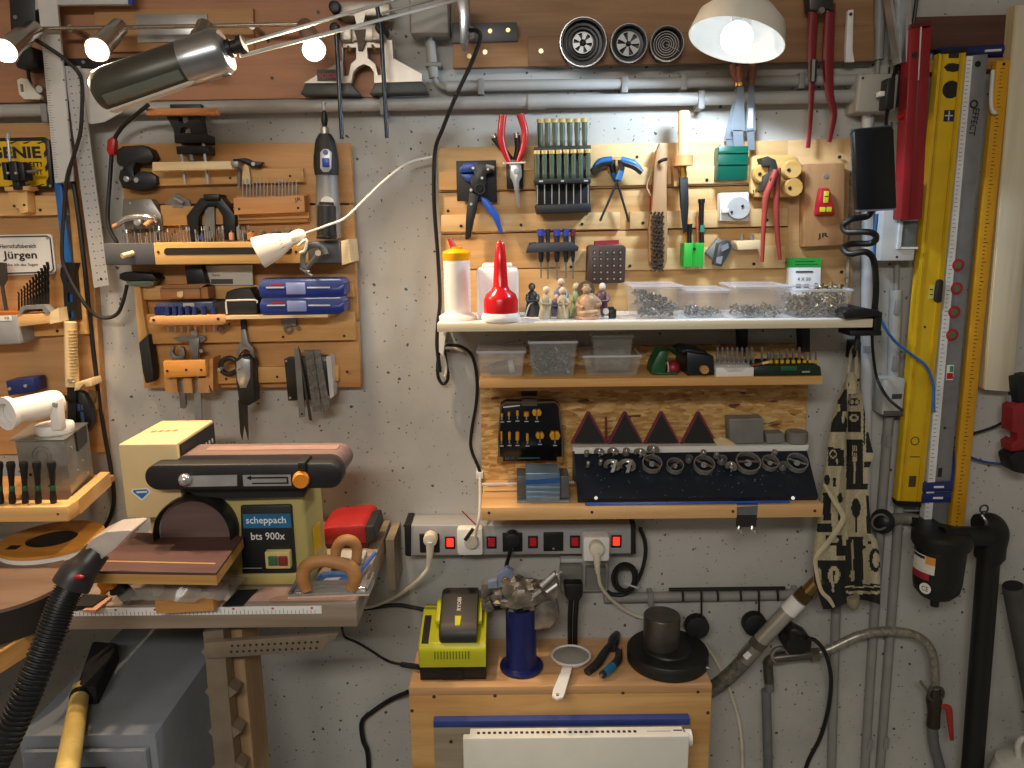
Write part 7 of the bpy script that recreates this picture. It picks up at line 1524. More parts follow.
# strainer
c = PZ(571, 657, ZC + .012); k = mp(572, 657, .13); r = 19.5 * k
T('hand_strainer', 'white plastic hand strainer with its handle over the chest edge', 'strainer', [
    ('rim', B(WHITE).tube([c + V((math.cos(a) * r, math.sin(a) * r * .95, .004)) for a in [2 * math.pi * q / 30 for q in range(30)]], .0026, 8, 1, None, True)), ('bowl', B(WHITE).lathe([(r * .62, -.0105), (r * .9, -.004), (r * 1.0, .003), (r * .97, .003), (r * .85, -.004), (r * .6, -.008)], c, (0, 0, 1), 32)),
    ('mesh', B(K('a9a49a', .6, .2)).lathe([(0, .010), (r * .5, .008), (r * .96, .003), (r * .96, .002), (0, .002)], c, (0, 0, 1), 28)), ('handle', B(WHITE).slab([PZ(x, y, ZC + .0175) for x, y in [(563, 666), (572, 667), (565, 692), (563, 697), (557, 699), (552, 696), (553, 690)]], (0, 0, -.004), [[PZ(x, y, ZC + .0175) for x, y in [(556, 693), (559.5, 693), (559, 696), (556, 696)]]]))])
# cutters
T('garden_shears', 'black and blue hand cutters lying beside the round black disc', 'cutters', [
    ('handle', B(K('2a2b2d', .5)).tube([PZ(587, 672, ZC + .008), PZ(597, 664, ZC + .01), PZ(605, 652, ZC + .011), PZ(611, 645, ZC + .012)], .008, 10, 5, [.0085, .0095, .009, .008])), ('handle', B(K('2a2b2d', .5)).tube([PZ(602, 675, ZC + .012), PZ(610, 668, ZC + .0125), PZ(618, 660, ZC + .013), PZ(619, 650, ZC + .013)], .008, 10, 5, [.0075, .0085, .0085, .007])),
    ('blue_grip', B(K('2470a0', .4)).tube([PZ(605, 673, ZC + .014), PZ(613, 666, ZC + .0145)], .0088, 10, 1)), ('head', B(K('1f2022', .4)).tube([PZ(612, 648, ZC + .012), PZ(614, 640, ZC + .014), PZ(617, 634, ZC + .014)], .012, 12, 4, [.011, .0125, .008])), ('orange_mark', B(K('d8542a', .4)).ball(PZ(620, 648, ZC + .019), .004, (1, 1, .8))), ('tip', B(STEEL).tube([PZ(603, 674, ZC + .012), PZ(600, 677, ZC + .011)], .003, 8, 1))])
# black disc with cylinder
o = V((P(667, 668, .096).x, -.096, ZC + .0005)); k = mp(667, 660, .096)
zz = P(660, 617, .096).z - o.z
T('flange_weight', 'black round flange with an upright grey metal cylinder on the chest', 'flange', [
    ('disc', B(K('232322', .5, .2)).lathe([(0, 0), (39 * k, 0), (40 * k, .003), (40 * k, .026), (39 * k, .029), (0, .029)], o, (0, 0, 1), 56)), ('ring_step', B(K('2e2d2b', .45, .3)).lathe([(0, .029), (24 * k, .029), (23 * k, .033), (0, .033)], o, (0, 0, 1), 48)), ('cylinder', B(K('625c54', .4, .7, n=.15)).lathe([(0, .033), (18 * k, .033), (18 * k, zz - .002), (17.4 * k, zz), (0, zz)], o + V((-.012, .01, 0)), (0, 0, 1), 44)), ('pin', B(STEEL2).tube([o + V((.060, -.040, .012)), o + V((.078, -.048, .010))], .004, 10, 1))])
# ================================================================ low wall fittings right of the chest
T('conduit_pipe', 'grey conduit pipe low on the wall behind the iron hook rail', 'pipe', [('pipe', B(K('8f8d88', .5)).tp([(604, 598, .014), (815, 594, .014)], 5.2, 12))] + clips([(650, 597, .014), (795, 594, .014)], 5.2))
HR = K('2c2824', .5, .5)
parts = [('rail', B(HR).tp([(669, 589.5, .035), (785, 588, .035)], 1.9, 8, 1))]
for x in (682, 700.5, 717, 740, 758, 777):
    ln = 12 if x not in (700.5, 758) else 28
    parts.append(('hook', B(HR).tp([(x, 589, .036), (x + 1, 595, .04), (x + 1, 589 + ln, .042)], 1.1, 6, 4)))
T('hook_rail', 'black iron hook rail with six hooks low on the wall', 'hook rail', parts)
for x, y, lab in ((698, 629, 'black round disc hanging from the hook rail behind the flange'), (756, 626.5, 'black round disc hanging from the hook rail beside the slanting steel pipe')):
    T('black_disc', lab, 'disc', [('disc', B(K('1a1a1a', .6)).disc(x, y, .030, .052, 12, 28, .004)), ('eye', B(HR).ring(x + 1, y - 12.5, .042, 1.8, .7, 12))])
# thick hose and steel coupling
T('thick_hose', 'thick dark braided hose rising from behind the chest to a steel pipe end', 'hose', [
    ('hose', B(K('77746a', .4, .4, n=.35, sc=90)).tp([(690, 700, .05), (712, 689, .055), (728, 677, .06), (742, 663, .065), (752, 651, .07)], 7.6, 14, 6)), ('ferrule', B(K('a8a49a', .3, .85)).tp([(744, 660, .067), (757, 645, .072)], 8.4, 14, 1), [('label_print', B(WHITE).tp([(746, 657, .075), (751, 652, .077)], 5, 10, 1))]), ('nut', B(K('6e675a', .4, .6)).tp([(756, 646, .072), (761, 640, .074)], 9.4, 6, 1)),
    ('steel_pipe', B(K('b5b1a6', .3, .6)).tp([(760, 641, .074), (797, 602, .085)], 8, 16, 1)), ('white_label', B(WHITE).tp([(788, 611.5, .082), (799, 600, .086)], 8.6, 16, 1)), ('hex_fitting', B(K('5c4c30', .4, .7)).tp([(800, 599, .086), (807, 592, .088)], 9, 6, 1)), ('brass_tail', B(K('8f7440', .35, .85)).tp([(806, 593, .088), (820, 578, .09)], 6.4, 12, 1))])
# valve group
VM = K('6e6a62', .35, .8)
T('shutoff_valve', 'brass and black shut off valve on a grey riser under the slanting steel pipe', 'valve', [
    ('riser', B(K('6f7072', .5)).tp([(771, 690, .04), (766, 690, .04), (769, 800, .04)][1:], 4.6, 12, 1).tp([(769, 678, .04), (769.5, 690, .04)], 4.8, 12, 1)), ('elbow', B(VM).tp([(769, 682, .04), (768, 668, .04), (769, 661, .045), (778, 657, .05)], 5, 12, 5)), ('clamp_ring', B(K('b0aca4', .3, .85)).ring(780, 655, .055, 8, 2.2, 20, 8)), ('union', B(VM).tp([(775, 658, .05), (800, 655, .055), (818, 654, .055)], 5.4, 12, 2)), ('hex_nut', B(K('8d8576', .3, .85)).tp([(810, 655, .055), (818, 654, .055)], 7.2, 6, 1)),
    ('valve_body', B(K('161616', .45)).slab([P(x, y, .085) for x, y in [(786, 648), (788, 634), (795, 628), (801, 634), (813, 640), (812, 650), (803, 655), (788, 655)]], (0, .05, 0), (), .006)), ('lever', B(K('1a1a1a', .5)).tp([(792, 640, .09), (793, 630, .092), (801, 633, .095)], 4, 10, 4))])
T('braided_hose', 'arching braided steel hose ending in a small valve with a red lever', 'hose', [
    ('hose', B(K('a09c90', .35, .5, n=.25, sc=120)).tp([(816, 654, .055), (832, 648, .06), (858, 636, .065), (885, 631, .065), (912, 634, .06), (928, 645, .055), (934, 662, .05), (935, 688, .045)], 4.4, 12, 6)), ('valve_body', B(K('46423a', .4, .7)).tp([(935, 688, .045), (934, 700, .045), (934, 712, .045), (933, 726, .045)], 6.5, 12, 2, [5, 7.5, 6, 6.5])), ('clamp_ring', B(VM).ring(936, 694, .055, 7.5, 1.6, 18)), ('key', B(K('9a9688', .3, .8)).tp([(929, 693, .05), (922, 684, .055), (921, 681, .055)], 1.6, 8, 2)),
    ('red_lever', B(K('a03028', .4)).tp([(941, 706, .06), (948, 708, .062), (950, 722, .062), (952, 740, .06)], 2.6, 8, 4, [2, 3.4, 3, 2], False, .6)), ('tail_pipe', B(K('6b6c6e', .5)).tp([(932, 724, .042), (934, 745, .035), (940, 768, .03), (946, 800, .03)], 5, 12, 4))])
T('black_cable', 'black cable hanging in a bow from the shut off valve lever', 'cable', B(K('141414', .5)).tp([(806, 638, .10), (816, 641, .095), (826, 655, .09), (831, 680, .06), (828, 710, .03), (820, 738, .02), (808, 762, .02), (800, 790, .02)], 2, 8))
# vertical pipes
VP = K('8e8d88', .5, n=.06)
T('riser_pipe', 'grey riser pipe emerging under the patterned apron', 'pipe', [('pipe', B(VP).tp([(836, 608, .014), (827, 925, .014)], 4, 12, 1)), ('cap', B(K('6e6d69', .5)).tp([(836, 604, .014), (836, 612, .014)], 4.6, 12, 1))])
T('riser_pipe', 'grey riser pipe running down from the small fuse box, left of two', 'pipe', [('pipe', B(VP).tp([(889, 416, .014), (876, 590, .014), (855, 925, .014)], 4.4, 12, 2))] + clips([(887, 440, .014), (868, 742, .014)], 4.4))
T('riser_pipe', 'grey riser pipe partly behind the yellow level, right of two', 'pipe', [('pipe', B(VP).tp([(905, 420, .013), (895, 570, .013), (868, 925, .013)], 4.4, 12, 2))] + clips([(904, 440, .013), (884, 740, .013)], 4.4))
T('white_pipe', 'pale plastic pipe running down the wall behind the phone holder', 'pipe', [('pipe', B(K('c3c6c8', .45, n=.04)).tp([(868, 105, .012), (867, 210, .012), (866, 420, .012), (864, 560, .012)], 5.4, 12, 2)), ('clip_band', B(GREY).tp([(867, 345, .012), (867, 352, .012)], 6, 12, 1))])
T('small_conduit', 'short pale conduit with a coupling between meter box and fuse box', 'pipe', [('pipe', B(VP).tp([(897, 258, .012), (896, 300, .012)], 2.6, 10, 1)), ('coupling', B(K('a9a9a5', .5)).tp([(896, 290, .013), (893, 380, .013)], 5.6, 12, 1))] + clips([(895, 306, .013), (893, 362, .013)], 5.6))
for x0, x1, lab in ((879, 878, 'grey pipe dropping from the top edge, nearer the red wrench'), (895, 893, 'grey pipe dropping from the top edge, nearer the metal profile')):
    T('drop_pipe', lab, 'pipe', [('pipe', B(VP).tp([(x0 + 2, -30, .022), (x1, 60, .022)], 5.2 if x0 < 890 else 4.4, 12, 1)), ('reducer', B(VP).tp([(x1, 60, .022), (x1 - 1, 76, .022)], 2.2, 10, 1))])
# electrical boxes
T('junction_box', 'rounded beige junction box on the wall above the phone', 'junction box', [('body', B(K('a8a69c', .5, n=.04)).bx(858, 73, 898, 112, 0, .055, .006)), ('screw', B(DSTEEL).disc(863, 78, .055, .056, 1.2, 8)), ('outlet_pipe', B(VP).tp([(873, 110, .02), (871, 130, .02)], 2.4, 10, 1))])
T('meter_box', 'white meter box with a dark window half behind the red level', 'meter box', [('body', B(K('d4d6d6', .4, n=.03)).bx(883, 183, 918, 261, 0, .05, .004)), ('window', B(K('6d706e', .25)).bx(902, 221, 917, 247, .05, .053, .001)), ('window_frame', B(K('e2e4e4', .4)).bx(900, 219, 918, 221, .05, .056).bx(900, 247, 918, 249, .05, .056).bx(899, 219, 902, 249, .05, .056)), ('screw', B(DSTEEL).disc(897, 257, .05, .051, 1.2, 8))])
T('fuse_box', 'small grey fuse box on the wall beside the yellow level', 'fuse box', [('body', B(K('b6b6b2', .45)).bx(883, 379, 904, 415, 0, .045, .003)), ('label', B(K('3e3e3c', .5)).bx(892, 394, 902, 399, .045, .0456)), ('bottom_lip', B(K('55554f', .5)).bx(884, 411, 903, 416, .0, .047, .001))])
T('adapter_stick', 'slim black adapter with a white plug hanging over the beige junction box', 'adapter', [('stick', B(K('18191b', .4)).poly([(888, 78), (896, 77), (894, 109), (885, 109)], .06, .085, bev=.002)), ('plug', B(WHITE).bx(880, 91, 886, 96, .062, .078, .001)), ('wire', B(BLACK).tp([(888, 109, .07), (886, 118, .08), (886, 126, .10)], 1.8, 8)), ('wire', B(BLACK).tp([(893, 78, .07), (897, 66, .05), (903, 55, .035), (912, 30, .03), (918, -10, .03)], 1.8, 8))])
T('black_socket', 'black square box half hidden between adapter and red level', 'box', B(K('161718', .5)).bx(897, 62, 914, 104, 0, .04, .003))
T('metal_profile', 'angled bright aluminium profile at the top edge above the junction box', 'profile', [('web', B(K('77797a', .4, .6)).poly([(889, -20), (905, -20), (908, 60), (901, 63)], .05, .056)), ('flange', B(K('cfd1d0', .3, .8)).poly([(887, -20), (890, -20), (902, 62), (900, 63)], .05, .075)), ('flange', B(K('cfd1d0', .3, .8)).poly([(905, -20), (911, -20), (912, 40), (909, 61), (906, 62)], .05, .075))])
# rope
T('braided_rope', 'grey braided rope hanging along the edge of the wide tool board', 'rope', B(K('8f8878', .7, n=.4, sc=160)).tp([(853, 130, .03), (850, 220, .03), (847, 300, .03), (847, 318, .028)], 1.8, 8, 8))
T('blue_cable', 'thin blue cable curving from the phone holder in front of the yellow level', 'cable', B(K('2a6fb8', .4)).tp([(877, 214, .10), (875, 240, .09), (874, 280, .08), (878, 312, .08), (892, 338, .075), (912, 355, .062), (926, 366, .06), (933, 385, .055), (934, 412, .055)], 1.5, 8))
T('black_cable', 'thin black cable dropping from the shelf clamp to the yellow level', 'cable', B(K('141414', .5)).tp([(872, 330, .1), (873, 352, .06), (877, 378, .04), (888, 398, .075), (903, 411, .09)], 1.5, 8))
T('black_cable', 'black cable behind the rulers running to the clamp at the picture edge', 'cable', B(K('141414', .5)).tp([(955, 438, .02), (975, 433, .02), (998, 425, .02), (1016, 412, .02)], 1.4, 8))
T('blue_cable', 'thin blue cable on the wall behind the yellow ruler', 'cable', B(K('2a4f90', .4)).tp([(950, 445, .02), (968, 456, .02), (985, 462, .02), (1012, 465, .03)], 1.3, 8))
# phone in its holder
hx = B(BLACK).tp([(872, 206, .16), (868, 216, .15), (852, 219, .15), (843, 226, .15), (848, 232, .17), (868, 232, .19), (876, 236, .18), (872, 243, .16), (852, 244, .15), (843, 248, .16), (850, 254, .18), (866, 252, .19), (874, 262, .18), (876, 290, .17), (874, 316, .16)], 3.1, 10, 6)
T('phone', 'black phone screen held upright on the curly stand', 'phone', [('screen_body', B(K('0f1216', .25)).slab([P(x, y, .2) for x, y in [(853, 132), (856, 129), (891, 126), (894, 129), (897, 207), (894, 210), (860, 212), (857, 209)]], (0, .012, 0), (), .002)), ('edge_strip', B(K('7c7690', .35)).poly([(858, 210), (896, 208.5), (896, 210), (859, 211.8)], .188, .2005)), ('top_edge', B(K('35464c', .3)).poly([(853, 129), (880, 126), (893, 124.5), (893, 128), (856, 132)], .186, .199))])
T('gooseneck_stand', 'curly black gooseneck stand clamped to the end of the white shelf', 'stand', [('gooseneck', hx), ('cradle', B(BLACK).poly([(866, 190), (884, 189), (884, 208), (868, 209)], .16, .187, bev=.003)), ('clamp_top', B(BLACK).poly([(842, 313), (848, 309), (866, 308), (880, 311), (882, 316), (846, 319)], .13, .215, bev=.002)), ('clamp_back', B(BLACK).bx(874, 312, 882, 333, .14, .2, .002)), ('clamp_jaw', B(BLACK).bx(850, 330.5, 882, 336, .15, .2, .002)), ('clamp_screw', B(K('222222', .5)).tp([(858, 336, .17), (856, 350, .17)], 2.6, 10, 1))])
# ---- straight edges on the wall
T('dark_board', 'dark reddish brown board across the top behind the levels', 'board', [('panel', B(WD('5a3a2c', '43291f')).poly([(914, 17), (1110, 12), (1110, 46), (912, 50)], 0, .02)), ('ledge', B(WD('b98c54', '9a7240')).poly([(928, 60), (1016, 57), (1015, 68), (928, 72)], 0, .0245, bev=.001))])
T('blue_tube', 'blue rolled tube with a pale tip lying on the ledge behind the levels', 'tube', [('tube_body', B(K('1d2a63', .4)).tp([(936, 54, .0135), (1003, 50, .0135)], 6, 14, 1)), ('tip', B(K('d8cbb0', .5)).tp([(1003, 50, .0135), (1015, 51, .0135)], 6, 14, 2, [5.8, 3])), ('print', B(WHITE).tp([(985, 51, .0255), (1001, 50, .0255)], 1.2, 8, 1))])
T('red_level', 'dark red spirit level with a white streak, leftmost of the straight edges', 'level', [('bar', B(K('8a1c22', .4, n=.06)).poly([(911, 27), (921, 26), (909, 220), (901, 219)], .054, .085, bev=.001).poly([(921, 26), (932, 23), (922, 219), (909, 220)], .054, .078, bev=.001)), ('streak', B(K('d8c8c4', .4)).poly([(920.5, 26), (922, 26), (919, 80), (918, 80)], .085, .0856)), ('end_cap', B(K('5c1016', .5)).poly([(911, 24), (932, 20), (932, 25), (911, 28)], .054, .087)), ('vial', B(K('2a2a26', .3)).disc(915, 55, .085, .0865, 3, 14)), ('knob', B(RED).tp([(903, 116, .07), (898, 117, .07)], 3, 10, 1))])
YL = K('d9b218', .4, n=.05)
def along(p0, p1, t): return (p0[0] + (p1[0] - p0[0]) * t, p0[1] + (p1[1] - p0[1]) * t)
yt = [(939.5, 53), (966.5, 51), (922, 505), (897, 503)]
c0, c1 = (953, 52), (909.5, 504)
dY = .046
T('yellow_level', 'long broad yellow spirit level leaning against the wall', 'level', [
    ('bar', B(YL).poly(yt, .026, dY, bev=.001)), ('rib', B(K('c99f12', .4)).poly([(943, 54), (945, 54), (903, 500), (901, 500)], dY, dY + .003)), ('rib', B(K('c99f12', .4)).poly([(961, 53), (963, 53), (919, 501), (917, 501)], dY, dY + .003)),
    ('end_cap', B(BLACK).poly([(941, 50), (967, 48), (967, 52), (941, 54)], .025, dY + .002)), ('end_cap', B(BLACK).poly([(897, 501), (922, 502), (921, 507), (898, 506)], .025, dY + .002)),
    ('hand_hole', B(K('1b1a14', .5)).lathe([(0, 0), (9 * mp(953, 67, dY), 0), (0, .0006)], P(953, 67, dY), (0, -1, 0), 24, .55) if False else B(K('1b1a14', .5)).poly([(944, 67), (948, 63.5), (953, 63), (959, 64), (962, 67), (958, 71), (953, 72), (947, 71)], dY, dY + .0006)), ('hand_hole', B(K('1b1a14', .5)).disc(951, 89.5, dY, dY + .0006, 8.5, 26)), ('vial', B(K('2c2a1a', .4)).bx(949, 53, 959, 58, dY, dY + .001)),
    ('logo', B(K('26263a', .5)).bx(944, 110, 954, 121.5, dY, dY + .0006), [('logo_star', B(K('c8c8d8', .4)).bx(948.4, 111, 949.6, 120.5, dY + .0006, dY + .0009).bx(945, 115, 953, 116.2, dY + .0006, dY + .0009))]),
    ('centre_grip', B(K('222220', .5)).poly([(938, 281), (941, 279), (944, 281), (942, 302), (938, 303), (935, 300)], dY, dY + .008, bev=.002)), ('centre_vial', B(K('d8d070', .3)).bx(929, 285, 934, 299, dY, dY + .0012), [('bubble_mark', B(BLACK).bx(930, 289, 933, 290, dY + .0012, dY + .0016).bx(930, 294, 933, 295, dY + .0012, dY + .0016))]), ('stamp', B(K('4a4218', .5)).ring(915, 441, dY + .0008, 4, .5, 18).bx(910, 456.4, 920, 457.4, dY, dY + .0004).bx(909, 476, 916, 487, dY, dY + .0006)), ('rivet', B(DSTEEL).disc(925, 327, dY, dY + .001, 1.2, 8))])
dR = .044
mk = B(K('4a4a4a', .6))
for i in range(110):
    x, y = along((968, 58), (925.5, 518), (i + .5) / 110)
    mk.poly([(x, y), (x + (2.4 if i % 5 else 3.6), y), (x + (2.4 if i % 5 else 3.6), y + .5), (x, y + .5)], dR + .003, dR + .0033)
T('aluminium_straightedge', 'long grey aluminium straightedge with red oval vials beside the yellow level', 'straightedge', [
    ('bar', B(K('8f9092', .4, .5)).poly([(973, 55), (988, 54), (947, 522), (931, 522)], .026, dR, bev=.001)), ('scale', B(K('dfdfdc', .4)).poly([(967, 56), (973, 56), (931.5, 522), (924, 522)], .028, dR + .003), [('scale_marking', mk)]), ('hole', B(BLACK).disc(978, 64, dR, dR + .0006, 3, 16)),
    *[('vial', B(K('a32228', .4)).disc(x, y, dR, dR + .004, 6.2, 22, .001), [('vial_window', B(K('5a6a4c', .25)).disc(x, y, dR + .004, dR + .0046, 3.4, 16))]) for x, y in ((958.5, 265), (957, 288.5), (954.5, 312), (952.5, 335))],
    ('lettering', B(K('1f1f20', .5)).tx('EFFECT', 974, 122, dR + .0004, 26, 6.5, -95).ring(974, 104, dR + .0008, 3.4, .8, 16)), ('label', B(WHITE).poly([(947, 365), (954, 365), (953, 380), (946, 380)], dR, dR + .0006), [('label_field', B(RED).poly([(947, 373), (953, 373), (953, 379), (946.5, 379)], dR + .0006, dR + .0009)), ('label_field', B(K('3a8a5a', .5)).poly([(950, 366), (953.5, 366), (953.3, 372), (949.6, 372)], dR + .0006, dR + .0009))]), ('pencil_mark', B(BLK2).bx(938, 468, 942, 477, dR, dR + .0003)), ('bolt', B(DSTEEL).disc(945, 428, dR, dR + .001, 1.4, 8))])
T('blue_strap', 'dark blue strap wound twice around the foot of the aluminium straightedge', 'strap', [('band', B(K('1d2d6c', .45)).poly([(924, 483), (953, 482), (953, 491), (923, 492)], .0235, dR + .006, bev=.001)), ('band', B(K('1d2d6c', .45)).poly([(923, 494), (952, 493), (951, 502), (922, 503)], .0235, dR + .006, bev=.001)), ('print', B(WHITE).bx(934, 486, 944, 488, dR + .006, dR + .0063).bx(933, 497, 943, 499, dR + .006, dR + .0063)), ('tail', B(K('1d2d6c', .45)).tp([(951, 490, .048), (954, 465, .04), (953, 450, .035)], 1.4, 6, 3))])
mk = B(K('3a2c10', .6))
for i in range(120):
    x, y = along((1003, 66), (957, 531), (i + .5) / 120)
    mk.poly([(x - 2.2, y), (x + (.2 if i % 5 else 2), y), (x + (.2 if i % 5 else 2), y + .7), (x - 2.2, y + .7)], .044, .0443)
T('yellow_ruler', 'narrow orange yellow measuring rod, rightmost of the slanting rulers', 'ruler', [('rod', B(K('d39a1e', .4, n=.06)).poly([(997, 61), (1010.5, 60), (963.5, 535), (950, 534)], .03, .044, bev=.001)), ('scale_marking', mk), ('hook_hole', B(BLACK).disc(1004, 64, .044, .0445, 1.6, 10))])
T('white_hook', 'white bent wire hook between straightedge and yellow ruler', 'hook', B(OFFW).tp([(993, 70, .045), (991, 100, .045), (993, 112, .05), (997, 112, .055)], 2, 8, 4))
T('pine_board', 'pale pine plank hanging at the picture edge in front of the rulers', 'plank', [('plank', B(WD('ddd3ba', 'c9bc9e', 'z')).poly([(1017, 5), (1046, 3), (1013, 392), (985, 390)], .0205, .046, bev=.0015)), ('side_bevel', B(WD('d8c296', 'c4a876', 'z')).poly([(1015, 5), (1017, 5), (985.5, 390), (983.5, 388)], .0205, .0445))])
T('spring_clamp', 'red and black spring clamp hanging at the very edge of the picture', 'clamp', [('red_handle', B(K('8c2028', .4)).poly([(1013, 408), (1019, 404), (1030, 402), (1030, 450), (1012, 452), (1011, 444), (1018, 440), (1018, 434), (1012, 432)], .04, .075, bev=.003)), ('black_jaw', B(BLACK).poly([(1010, 457), (1018, 452), (1032, 450), (1032, 476), (1014, 472)], .04, .08, bev=.003)), ('black_bar', B(BLACK).poly([(1016, 378), (1032, 374), (1032, 404), (1018, 404)], .04, .07, bev=.002)), ('grey_strip', B(GREY).poly([(1010, 396), (1014, 395), (1012, 452), (1009, 452)], .035, .05))])
# ---- filter housing
FB = K('141615', .45, n=.05)
o = P(941, 545, .115); k = mp(941, 540, .115)
T('filter_housing', 'black filter housing with white and CE labels below the straightedge', 'filter', [
    ('cap', B(FB).lathe([(0, 0), (26 * k, 0), (27.5 * k, 3 * k), (27.5 * k, 11 * k), (25 * k, 14 * k), (10 * k, 15 * k), (0, 15 * k)], o, (0, 0, 1), 36)), ('bowl', B(FB).lathe([(0, -60 * k), (5 * k, -60 * k), (5 * k, -56 * k), (15 * k, -54 * k), (21 * k, -47 * k), (22.5 * k, -38 * k), (23.5 * k, 0), (0, 0)], o, (0, 0, 1), 36)), ('outlet', B(FB).tube([o + V((0, 0, 9 * k)), o + V((46 * k, 0, 9 * k))], 10 * k, 16, 1)), ('wall_bracket', B(FB).box((o.x - 10 * k, o.y, o.z + 4 * k), (o.x + 10 * k, -.0005, o.z + 14 * k))),
    ('drain', B(BLACK).lathe([(0, -66 * k), (4 * k, -66 * k), (4 * k, -59 * k), (0, -59 * k)], o, (0, 0, 1), 14))] + [(nm, lb) for nm, lb in ()])
def wrap(b, x0, x1, y0, y1, rpx, m, th=.0007, n=8):
    """Sticker bent around the filter bowl, from angle x0 to x1 (degrees), heights in k."""
    b.mat(m); vs = []
    for i in range(n + 1):
        a = math.radians(x0 + (x1 - x0) * i / n); r = rpx * k + th
        vs.append((b.bm.verts.new(o + V((math.sin(a) * r, -math.cos(a) * r, y0 * k))), b.bm.verts.new(o + V((math.sin(a) * r, -math.cos(a) * r, y1 * k)))))
    for p, q in zip(vs, vs[1:]): b._face([p[0], q[0], q[1], p[1]])
    return b
fh = [ob for ob in bpy.data.objects if ob.name == 'filter_housing'][0]
def addpart(root, name, b):
    return link_mesh(name, b, root.location.copy(), root)
addpart(fh, 'label', wrap(wrap(wrap(wrap(B(), -100, -38, -24, -6, 23.8, K('d6d2c4', .5)), -100, -48, -31, -24.2, 23.8, K('9a2238', .5)), -60, -38, -14, -6, 23.9, K('d8903a', .5)), -98, -62, -10, -7, 23.9, K('2a2620', .5)))
addpart(fh, 'ce_label', B(K('e2e0d8', .5)).lathe([(0, 0), (5.6 * k, 0), (5.6 * k, .001), (0, .001)], o + V((-18.9 * k, -13.2 * k, -40 * k)), (-.82, -.57, 0), 22))
addpart(fh, 'ce_print', B(BLACK).text('CE', o + V((-18.9 * k, -13.2 * k, -40 * k)) + V((-.82, -.57, 0)) * .0014, (.57, -.82, 0), (0, 0, 1), 6.5 * k, 5 * k))
T('black_pipe', 'thick black drain pipe with elbow beside the filter housing', 'pipe', [('pipe', B(FB).tp([(989, 552, .07), (972, 770, .07), (969, 800, .07)], 9.8, 18, 1)), ('elbow', B(FB).tp([(978, 524, .09), (990, 524, .085), (995, 532, .08), (992, 545, .075), (990, 560, .07)], 11, 16, 5, [10, 11.5, 12.5, 13, 11])), ('collar', B(FB).tp([(991, 536, .075), (989.5, 556, .07)], 14, 18, 1)), ('clamp_ring', B(K('8a8a86', .3, .8)).tp([(982, 515, .1), (986, 522, .108), (984, 532, .1)], 1.5, 8, 4)), ('air_valve', B(K('5a5a58', .3, .8)).ring(984, 509, .09, 4, 1, 16).ball(P(984, 513, .09), .005))])
T('side_fitting', 'dark round pipe fitting behind the apron and yellow level', 'fitting', [('flange', B(K('2a2c2e', .4, .5)).lathe([(0, 0), (.022, 0), (.026, .006), (.020, .014), (.012, .02), (0, .02)], P(884, 521, .035), (-.8, -.6, .2), 24)), ('tee', B(K('77766e', .5)).tp([(884, 521, .03), (903, 518, .02), (918, 520, .03)], 6, 12, 3)), ('ring', B(STEEL2).ring(880, 522, .055, 8, 1.2, 20))])
T('leaning_pipe', 'dark grey pipe leaning in the lower corner of the picture', 'pipe', [('pipe', B(K('4b4a47', .5)).tp([(1013, 586, .06), (1040, 730, .06), (1050, 800, .06)], 9.5, 18, 2)), ('opening', B(K('1a1a18', .7)).tube([P(1013, 586, .06), P(1012.8, 584.5, .06)], 8.5 * mp(1013, 586, .06), 18, 1))])
T('white_jug', 'white plastic jug rim peeking in at the lower corner', 'jug', [('jug_body', B(K('cfccc0', .4)).lathe([(0, .0005 - P(1020, 757, .12).z), (.05, .0005 - P(1020, 757, .12).z), (.055, -.05), (.045, -.012), (.025, 0), (0, 0)], P(1020, 757, .12), (0, 0, 1), 28)), ('handle', B(K('cfccc0', .4)).tp([(1019, 760, .12), (1018, 745, .12), (1024, 738, .12), (1032, 744, .12)], 3, 10, 4))])
